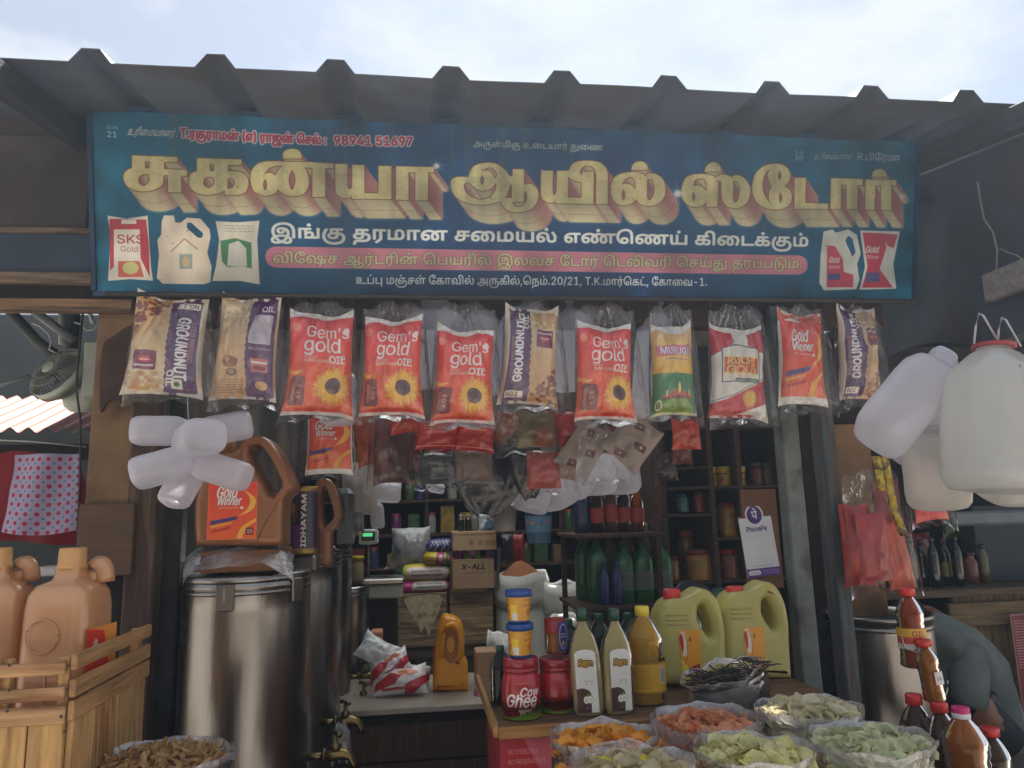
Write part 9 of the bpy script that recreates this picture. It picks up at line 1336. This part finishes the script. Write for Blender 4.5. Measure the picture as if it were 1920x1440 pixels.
cabjar(1262, 1088, 26, .1, (150, 100, 40), (120, 60, 40), 'small amber jar at the lower left of the cabinet'); cabjar(1312, 1088, 50, .13, (176, 130, 50), (150, 60, 40), 'wide yellow jar at the bottom of the left compartment'); cabjar(1290, 1088, 30, .22, (150, 110, 60), (170, 60, 50), 'tall brownish jar between the two yellow jars of the cabinet', y=yc+.2)
cabjar(1280, 961, 24, .08, (70, 120, 120), (60, 90, 100), 'small teal jar in the upper left compartment'); cabjar(1312, 961, 20, .09, (150, 50, 44), (120, 40, 36), 'small red jar in the upper left compartment')
cabjar(1366, 1087, 44, .13, (130, 70, 44), (180, 50, 40), 'round jar with a red lid in the lower right compartment'); cabjar(1366, 1007, 36, .15, (176, 130, 50), (160, 60, 40), 'yellow jar with a red lid above the round jar')
for i, (px, c, cc) in enumerate(((1268, (90, 60, 44), 'brown'), (1290, (60, 70, 96), 'slate blue'), (1440, (96, 84, 60), 'olive'), (1420, (120, 60, 44), 'rust'))): cabjar(px, 873 if px < 1330 else 910, 22, .1, c, (90, 90, 90), cc+' jar in the upper row of the cabinet')
# payment card on brown cardboard
cd = thing('cardboard_sheet', 'brown cardboard sheet left of the grey steel post, behind the payment card', 'cardboard'); a = at(1388, 918, 2.5); b = at(1470, 1102, 2.5); obj('sheet', MB().box(a.x, b.x, 2.5, 2.506, b.z, a.z, .001), mat((112, 76, 52), .8, var=.2), cd)
a = at(1422, 1012, 2.494); w_, h_ = size(66, 2.49), size(136, 2.49)
pts = [(-w_/2, -h_/2), (w_/2, -h_/2), (w_/2, h_*.34), (w_*.28, h_*.34)]+[(w_*.29*math.cos(t), h_*.36+w_*.29*math.sin(t)) for t in np.linspace(0, math.pi, 12)]+[(-w_*.28, h_*.34), (-w_/2, h_*.34)]
mb = MB(); n = len(pts); H0, H1 = -h_/2, h_*.36+w_*.29
mb.add([(x, 0, z) for x, z in pts]+[(x, .003, z) for x, z in pts], [list(range(n)), list(range(2*n-1, n-1, -1))]+[[i, n+i, n+(i+1) % n, (i+1) % n] for i in range(n)], U=[[(x/w_+.5, (z-H0)/(H1-H0)*.885+.115) for x, z in pts], [(0, 0)]*n]+[[(.1, .5)]*4]*n, sm=False)
obj('payment_card', mb, pmat('pay', .4), loc=a, rot=(R(-3), R(-4), 0), label='white payment card with a purple round emblem on brown cardboard', cat='card')
pbox('teal_pot', 1342, 1106, 1402, 1160, 2.8, .12, mat((52, 72, 72), .5), .03, label='dark teal pot under the cabinet, behind the green jugs', cat='pot')
obj('dark_bowl', MB().lathe([(0, 0), (.05, .01), (.075, .05), (.08, .07), (.074, .07), (0, .03)], 28), mat((50, 44, 42), .4), loc=at(1295, 1140, 2.9), rot=(R(50), 0, 0), label='dark bowl tilted under the cabinet', cat='bowl')
# yellow jug, pouches and small carton on the counter
YJ = mat((244, 176, 38), .35, var=.08, scale=3, bump=.04, transl=.35, coat=.2)
y_ = 3.05; O = [(812, 1326, 1), (814, 1290), (818, 1240), (824, 1205), (832, 1186), (846, 1186), (858, 1190), (868, 1200), (872, 1225), (872, 1262), (878, 1275), (879, 1326, 1)]; Hh = [(828, 1215), (836, 1200), (846, 1205), (852, 1230), (850, 1262), (842, 1272), (832, 1258)]
t, x0, z0 = jug_side('yellow translucent oil jug standing on the shop counter', y_, O, [], .13, YJ, 0, 'yellow_jug'); t.location.z = zc
obj('label', MB().grid(lambda u, v: (at(815, 1260, y_).x-x0+.002, -.055+u*.1, at(820, 1240, y_).z-z0-v*.13), 4, 4), pmat('winner_side'), t, loc=(-.006, 0, 0))
obj('handle', MB().tube([(at(px, py, y_).x-x0, -.066-.012*math.sin(i/9*3.14), at(px, py, y_).z-z0) for i, (px, py) in enumerate(((829, 1262), (828, 1240), (831, 1216), (838, 1202), (850, 1198), (860, 1206), (864, 1226), (864, 1246), (862, 1262), (858, 1272)))], .011, 12), YJ, t)
obj('recess_shade', MB().lathe([(0, -.001), (.03, -.0), (.034, .002)], 24, 1, 2.0), mat((176, 108, 20), .4, var=.1, transl=.2), t, loc=(at(845, 1238, y_).x-x0, -.0655, at(845, 1238, y_).z-z0), rot=(R(90), 0, 0))  # flat disc, its darker colour paints the shade inside the handle loop
WR = pmat('white_red', .3, coat=.4, bump=.3)
for i, (px, py, w_, h_, r_, lab) in enumerate(((752, 1312, .2, .1, 0, 'red and white pouch lying lowest on the counter'), (732, 1290, .16, .09, -.35, 'red and white pouch leaning in the middle of the pile'), (708, 1262, .16, .1, .5, 'plain white pouch topmost of the pile'), (774, 1300, .14, .08, .2, 'red and white pouch at the right end of the pile'))):
    m = pouch(w_, h_, .075, 70+i, nu=16, nv=14, ears=.12, flare=.04); m.v = [(x, y, z+h_/2) for x, y, z in m.v]; p = at(px, py, 3.05+.03*i); obj('pouch', m, [WR if i != 2 else mat((206, 208, 206), .35, coat=.3, bump=.3), PLAIN], loc=(p.x, 3.05+.03*i, zc+.055+(.0, .05, .1, .0)[i]), rot=(R(-28), r_, 0), label=lab, cat='pouch', group='pouches piled on the counter')
pbox('small_carton', 893, 1222, 932, 1302, 3.1, .12, mat((160, 124, 92), .7, var=.15), label='tall small brown carton right of the yellow jug', cat='carton'); bpy.data.objects[-1] if False else None
hang_packet(890, 936, 1296, 1326, 2.98, mat((150, 84, 96), .4, var=.3, transl=.2), 'pink pouch slumped in front of the small brown carton', seed=81, rot=.2, t=.06)
pbox('wooden_stand', 694, 1185, 716, 1330, 3.25, .1, mat((186, 120, 84), .6), label='orange wooden upright behind the open drum', cat='stand')
# ------------------------------------------------------------------ right: drum, person, oil bottles
a = at(1573, 1200, 2.62); b = at(1748, 1200, 2.62); r = (b.x-a.x)/2; zt = at(1660, 1150, 2.62).z; h = zt-.62
d = thing('steel_vat', 'wide open steel vat on the right with a bright rolled rim', 'vat', ((a.x+b.x)/2, 2.66, .62))
obj('body', MB().lathe([(0, 0), (r*.96, 0), (r, .01)]+[(r, h*k/10) for k in range(1, 10)]+[(r, h-.03), (r*1.02, h-.024), (r*1.04, h-.012), (r*1.05, h-.004), (r*1.03, h+.002), (r*.98, h), (r*.96, h-.03), (r*.96, .06), (0, .06)], 56, wob=lambda t, z: 1+.006*nz3(math.cos(t)*2, math.sin(t)*2, z*5)), STEEL, d)
obj('rim_bead', MB().lathe([(r*1.0, h-.05), (r*1.015, h-.046), (r*1.015, h-.038), (r*1.0, h-.034)], 48), STEEL, d)
obj('ring_handle', MB().tube([(.0+.05*math.cos(t_), 0, .05*math.sin(t_)) for t_ in np.linspace(math.pi, 2*math.pi, 12)], .004, 8), STEEL, d, loc=(r*.62, -r*.86, h*.62), rot=(0, 0, R(30)))
obj('oil', MB().lathe([(0, 0), (r*.95, 0)], 40), liquid((190, 150, 50), .5), loc=((a.x+b.x)/2, 2.66, zt-.12), label='oil surface inside the open steel vat', cat='oil', kind='stuff')
# person bending over the vat
def skin_body(name, J, E_, rad, m, parent, sub=2):
    me = bpy.data.meshes.new(name); me.from_pydata(J, E_, []); o = bpy.data.objects.new('tmp', me); COL.objects.link(o); sk = o.modifiers.new('s', 'SKIN'); 
    for v, r_ in zip(me.skin_vertices[0].data, rad): v.radius = (r_, r_) if not isinstance(r_, tuple) else r_
    me.skin_vertices[0].data[0].use_root = True; sb_ = o.modifiers.new('b', 'SUBSURF'); sb_.levels = sub; sb_.render_levels = sub; dg = bpy.context.evaluated_depsgraph_get(); n = bpy.data.meshes.new_from_object(o.evaluated_get(dg)); bpy.data.objects.remove(o)
    for p_ in n.polygons: p_.use_smooth = True
    n.materials.clear(); return obj(name, n, m, parent)
SKINM = mat((120, 78, 56), .5, var=.1, bump=.1); CLOTH = mat((104, 110, 108), .9, var=.3, scale=7, bump=1., bscale=13, spec=.15); TROU = mat((46, 48, 54), .9, var=.2)
o = at(1815, 1400, 2.86); pe = thing('person', 'person in a grey blue shirt bending over beside the steel vat, seen from behind', 'person', (o.x, 2.9, .62)); Zp = lambda py: at(1800, py, 2.9).z-.62; Xp = lambda px, py=1250: at(px, py, 2.9).x-o.x
hip = (Xp(1822), .06, Zp(1365)); che = (Xp(1800), .02, Zp(1240)); shc = (Xp(1776), -.02, Zp(1178)); nk = (Xp(1764), .03, Zp(1152)); hd_ = (Xp(1748), .1, Zp(1172)); 
J = [hip, che, shc, nk, hd_, (Xp(1760), .14, Zp(1185)), (Xp(1730), .2, Zp(1290)), (Xp(1715), .05, Zp(1330)), (Xp(1790), -.1, Zp(1205)), (Xp(1768), -.13, Zp(1300)), (Xp(1742), -.02, Zp(1345)), (Xp(1780), .18, Zp(1330)), (Xp(1800), .22, .06), (Xp(1760), .16, .02), (Xp(1790), -.12, Zp(1330)), (Xp(1830), -.1, .06), (Xp(1790), -.14, .02)]
E_ = [(0, 1), (1, 2), (2, 3), (3, 4), (2, 5), (5, 6), (6, 7), (2, 8), (8, 9), (9, 10), (0, 11), (11, 12), (12, 13), (0, 14), (14, 15), (15, 16)]
skin_body('body', J, E_, [.11, .1, .085, .045, .085, .04, .035, .028, .035, .035, .028, .075, .05, .035, .075, .05, .035], SKINM, pe)
def shirt(u, v):
    ks = [(Vector(hip)+Vector((.03, 0, -.1)), .185, .15), (Vector(hip)+Vector((.02, 0, 0)), .19, .16), (Vector(che)+Vector((.015, 0, 0)), .175, .155), (Vector(che).lerp(Vector(shc), .6), .15, .14), (Vector(shc), .12, .11), (Vector(nk)+Vector((0, 0, -.005)), .075, .065), (Vector(nk)+Vector((-.01, .01, .012)), .052, .05)]
    k = v*(len(ks)-1); i = min(int(k), len(ks)-2); f = k-i; c = ks[i][0].lerp(ks[i+1][0], f); ra = ks[i][1]*(1-f)+ks[i+1][1]*f; rb = ks[i][2]*(1-f)+ks[i+1][2]*f; t = 2*math.pi*u
    fold = 1+.035*math.sin(t*9+v*4+2*nz3(v*3, math.cos(t), 1))*(1-v*.6)+.09*nz3(math.cos(t)*2, math.sin(t)*2, v*4); return (c.x+ra*fold*math.cos(t), c.y+rb*fold*math.sin(t), c.z)
obj('shirt', MB().grid(shirt, 60, 30, closed=True), CLOTH, pe)
sl_ = lambda A_, B_3, C_: MB().tube([A_, Vector(A_).lerp(Vector(B_3), .5)+Vector((0, 0, .01)), B_3, Vector(B_3).lerp(Vector(C_), .4)], .07, 20, taper=[.75, 1.0, .9, .75])
obj('sleeve', sl_(J[8], J[9], J[10]), CLOTH, pe); obj('sleeve', sl_(J[5], J[6], J[7]), CLOTH, pe)
obj('hair', MB().lathe([(0, .098), (.05, .088), (.082, .05), (.094, .0), (.088, -.03), (.07, -.05)], 28, wob=lambda t, z: 1+.04*nz3(math.cos(t)*4, math.sin(t)*4, z*40)), mat((20, 18, 18), .6, bump=.6, bscale=120), pe, loc=hd_, rot=(R(10), R(-40), 0))
for ex in (-.03, .03): obj('eye', MB().lathe([(0, -.008), (.007, -.004), (.007, .004), (0, .008)], 12), mat((210, 206, 200), .3), pe, loc=(hd_[0]-.072, hd_[1]-.02+ex, hd_[2]-.02))
obj('trousers', MB().tube([J[0], J[11], J[12]], .1, 16, taper=[1.3, 1.1, .8]), TROU, pe); obj('trousers', MB().tube([J[0], J[14], J[15]], .1, 16, taper=[1.3, 1.1, .8]), TROU, pe)
# towel hanging right of the person
def tw(u, v): x = (u-.5)*.16*(.35+.9*math.sin(min(1, v*1.1)*2.2)); return (x+.05*v, .03*math.sin(u*8)-.05*math.sin(u*3.14)*v, -v*.32)
obj('grey_cloth', MB().grid(tw, 20, 16), mat((150, 156, 152), .7, var=.3, scale=6, transl=.3), loc=at(1850, 1205, 2.95), label='pale grey cloth hanging right of the bending person', cat='cloth')
# oil bottles with red caps
yB = 1.95; OIL = (214, 120, 30)
st = thing('bottle_stand', 'dark low stand under the red capped oil bottles', 'stand'); zs2 = .8; xs_ = at(1690, 1440, yB).x-.02; obj('top', MB().box(xs_, xs_+.45, 1.8, 2.1, zs2-.02, zs2, .004), DARKWOOD, st)
for x in (xs_+.02, xs_+.39): obj('leg', MB().box(x, x+.04, 1.84, 1.88, .3 if x < 1.95 else 0, zs2-.02, .003), DARKWOOD, st)
G5 = 'oil bottles with red caps'
def hangbottle(px, y, top, bot, wpx, c, label, lab, tilt=0., body=.45):
    b = at(px, bot, y); t = at(px, top, y); return petbottle(px, y, b.z, wpx, t.z-b.z, c, REDC, label, lab, body=body, group=G5, capw=size(29, y)/2, tilt=tilt, labz=(.24, .5))
t1 = hangbottle(1722, 2.05, 1101, 1250, 50, (196, 96, 30), 'amber oil bottle with red cap, highest of the hanging pair', 'small_label')
t2 = hangbottle(1752, 2.0, 1198, 1314, 40, (206, 140, 36), 'smaller golden oil bottle with red cap and white tag, below the highest one', None, tilt=R(-6))
a = at(1757, 1272, 1.975); obj('price_tag', MB().grid(lambda u, v: ((u-.5)*.026, -.003*math.sin(3.14*u), (.5-v)*.034), 4, 4), pmat('sheet_label', .5), t2, loc=(.004, -size(40, 2.0)/2-.001, .065))
obj('cord', MB().tube([at(1706, 1020, 2.06), at(1712, 1060, 2.05), at(1720, 1104, 2.05)], .0018, 6), CORD, label='thin cord from which the highest amber bottle hangs', cat='cord')
p0 = at(1722, 1250, 2.05)
obj('wire_loop', MB().tube([at(1690, 1192, 2.0), at(1696, 1215, 1.99), (p0.x, 1.99, at(1715, 1232, 2.0).z), at(1735, 1240, 1.99)], .0025, 8), STEEL, label='steel wire loop passing in front of the highest amber bottle', cat='wire')
petbottle(1712, 2.02, zs2, 62, 1301, (110, 70, 40), REDC, 'dark amber bottle with red cap, left of the standing group', body=.45, group=G5, ribs=False, capw=size(30, 2)/2)
petbottle(1758, 1.98, zs2, 60, 1316, (124, 84, 40), REDC, 'amber bottle with red cap half behind the pink capped one', body=.45, group=G5, ribs=False, capw=size(30, 2)/2)
PK = mat((196, 40, 110), .4); tt = petbottle(1797, 1.88, zs2, 84, 1325, (214, 140, 56), PK, 'big oil bottle with a pink and white cap at the lower right', body=.45, capw=size(31, 1.9)/2)
r3 = size(31, 1.9)/2; hh = at(1797, 1325, 1.88).z-zs2; obj('white_ring', MB().lathe([(r3*1.0, hh*.9), (r3*1.03, hh*.902), (r3*1.03, hh*.945), (r3*1.0, hh*.947)], 24), WCAP, tt)
petbottle(1846, 1.9, zs2, 60, 1364, (120, 84, 50), REDC, 'amber bottle with red cap, rightmost of the standing group', body=.45, group=G5, ribs=False, capw=size(34, 1.9)/2)
"""bottles on the counter of the right stall"""
zcn = at(1780, 1106, 3.1).z
for i, px in enumerate((1702, 1722, 1744, 1766, 1788)): simple_bottle(px, 20, 96-6*(i % 2), 3.2+.05*(i % 2), zcn, mat((26, 26, 30), .2, coat=.7, var=.4), mat((90, 40, 40), .4) if i == 3 else BLK, ORD[i]+' black bottle from the left on the right stall counter', 'black bottles on the right stall counter', name='black_bottle', lab=mat((120, 110, 60), .4) if i in (0, 3) else None)
for i, (px, w2, h2, c, lab) in enumerate(((1812, 26, 60, (120, 60, 44), 'rust red'), (1836, 20, 74, (96, 90, 60), 'olive'), (1676, 24, 70, (60, 40, 34), 'brown'), (1655, 20, 84, (40, 40, 60), 'navy'))): simple_bottle(px, w2, h2, 3.3, zcn, mat(c, .35, var=.4, coat=.4), BLK, lab+' container on the right stall counter', 'containers on the right stall counter', name='container', neck=.6)
for i, (x0, x1, y0, y1, c, lab) in enumerate(((1700, 1745, 1000, 1052, (110, 30, 34), 'dark red'), (1760, 1800, 962, 1010, (60, 80, 50), 'dull green'), (1800, 1850, 990, 1040, (90, 70, 110), 'faded purple'), (1860, 1910, 978, 1040, (120, 100, 50), 'ochre'))): hang_packet(x0, x1, y0, y1, 3.4, mat(c, .35, var=.5, coat=.4, scale=25), lab+' packet hanging in the dim right stall', seed=140+i)
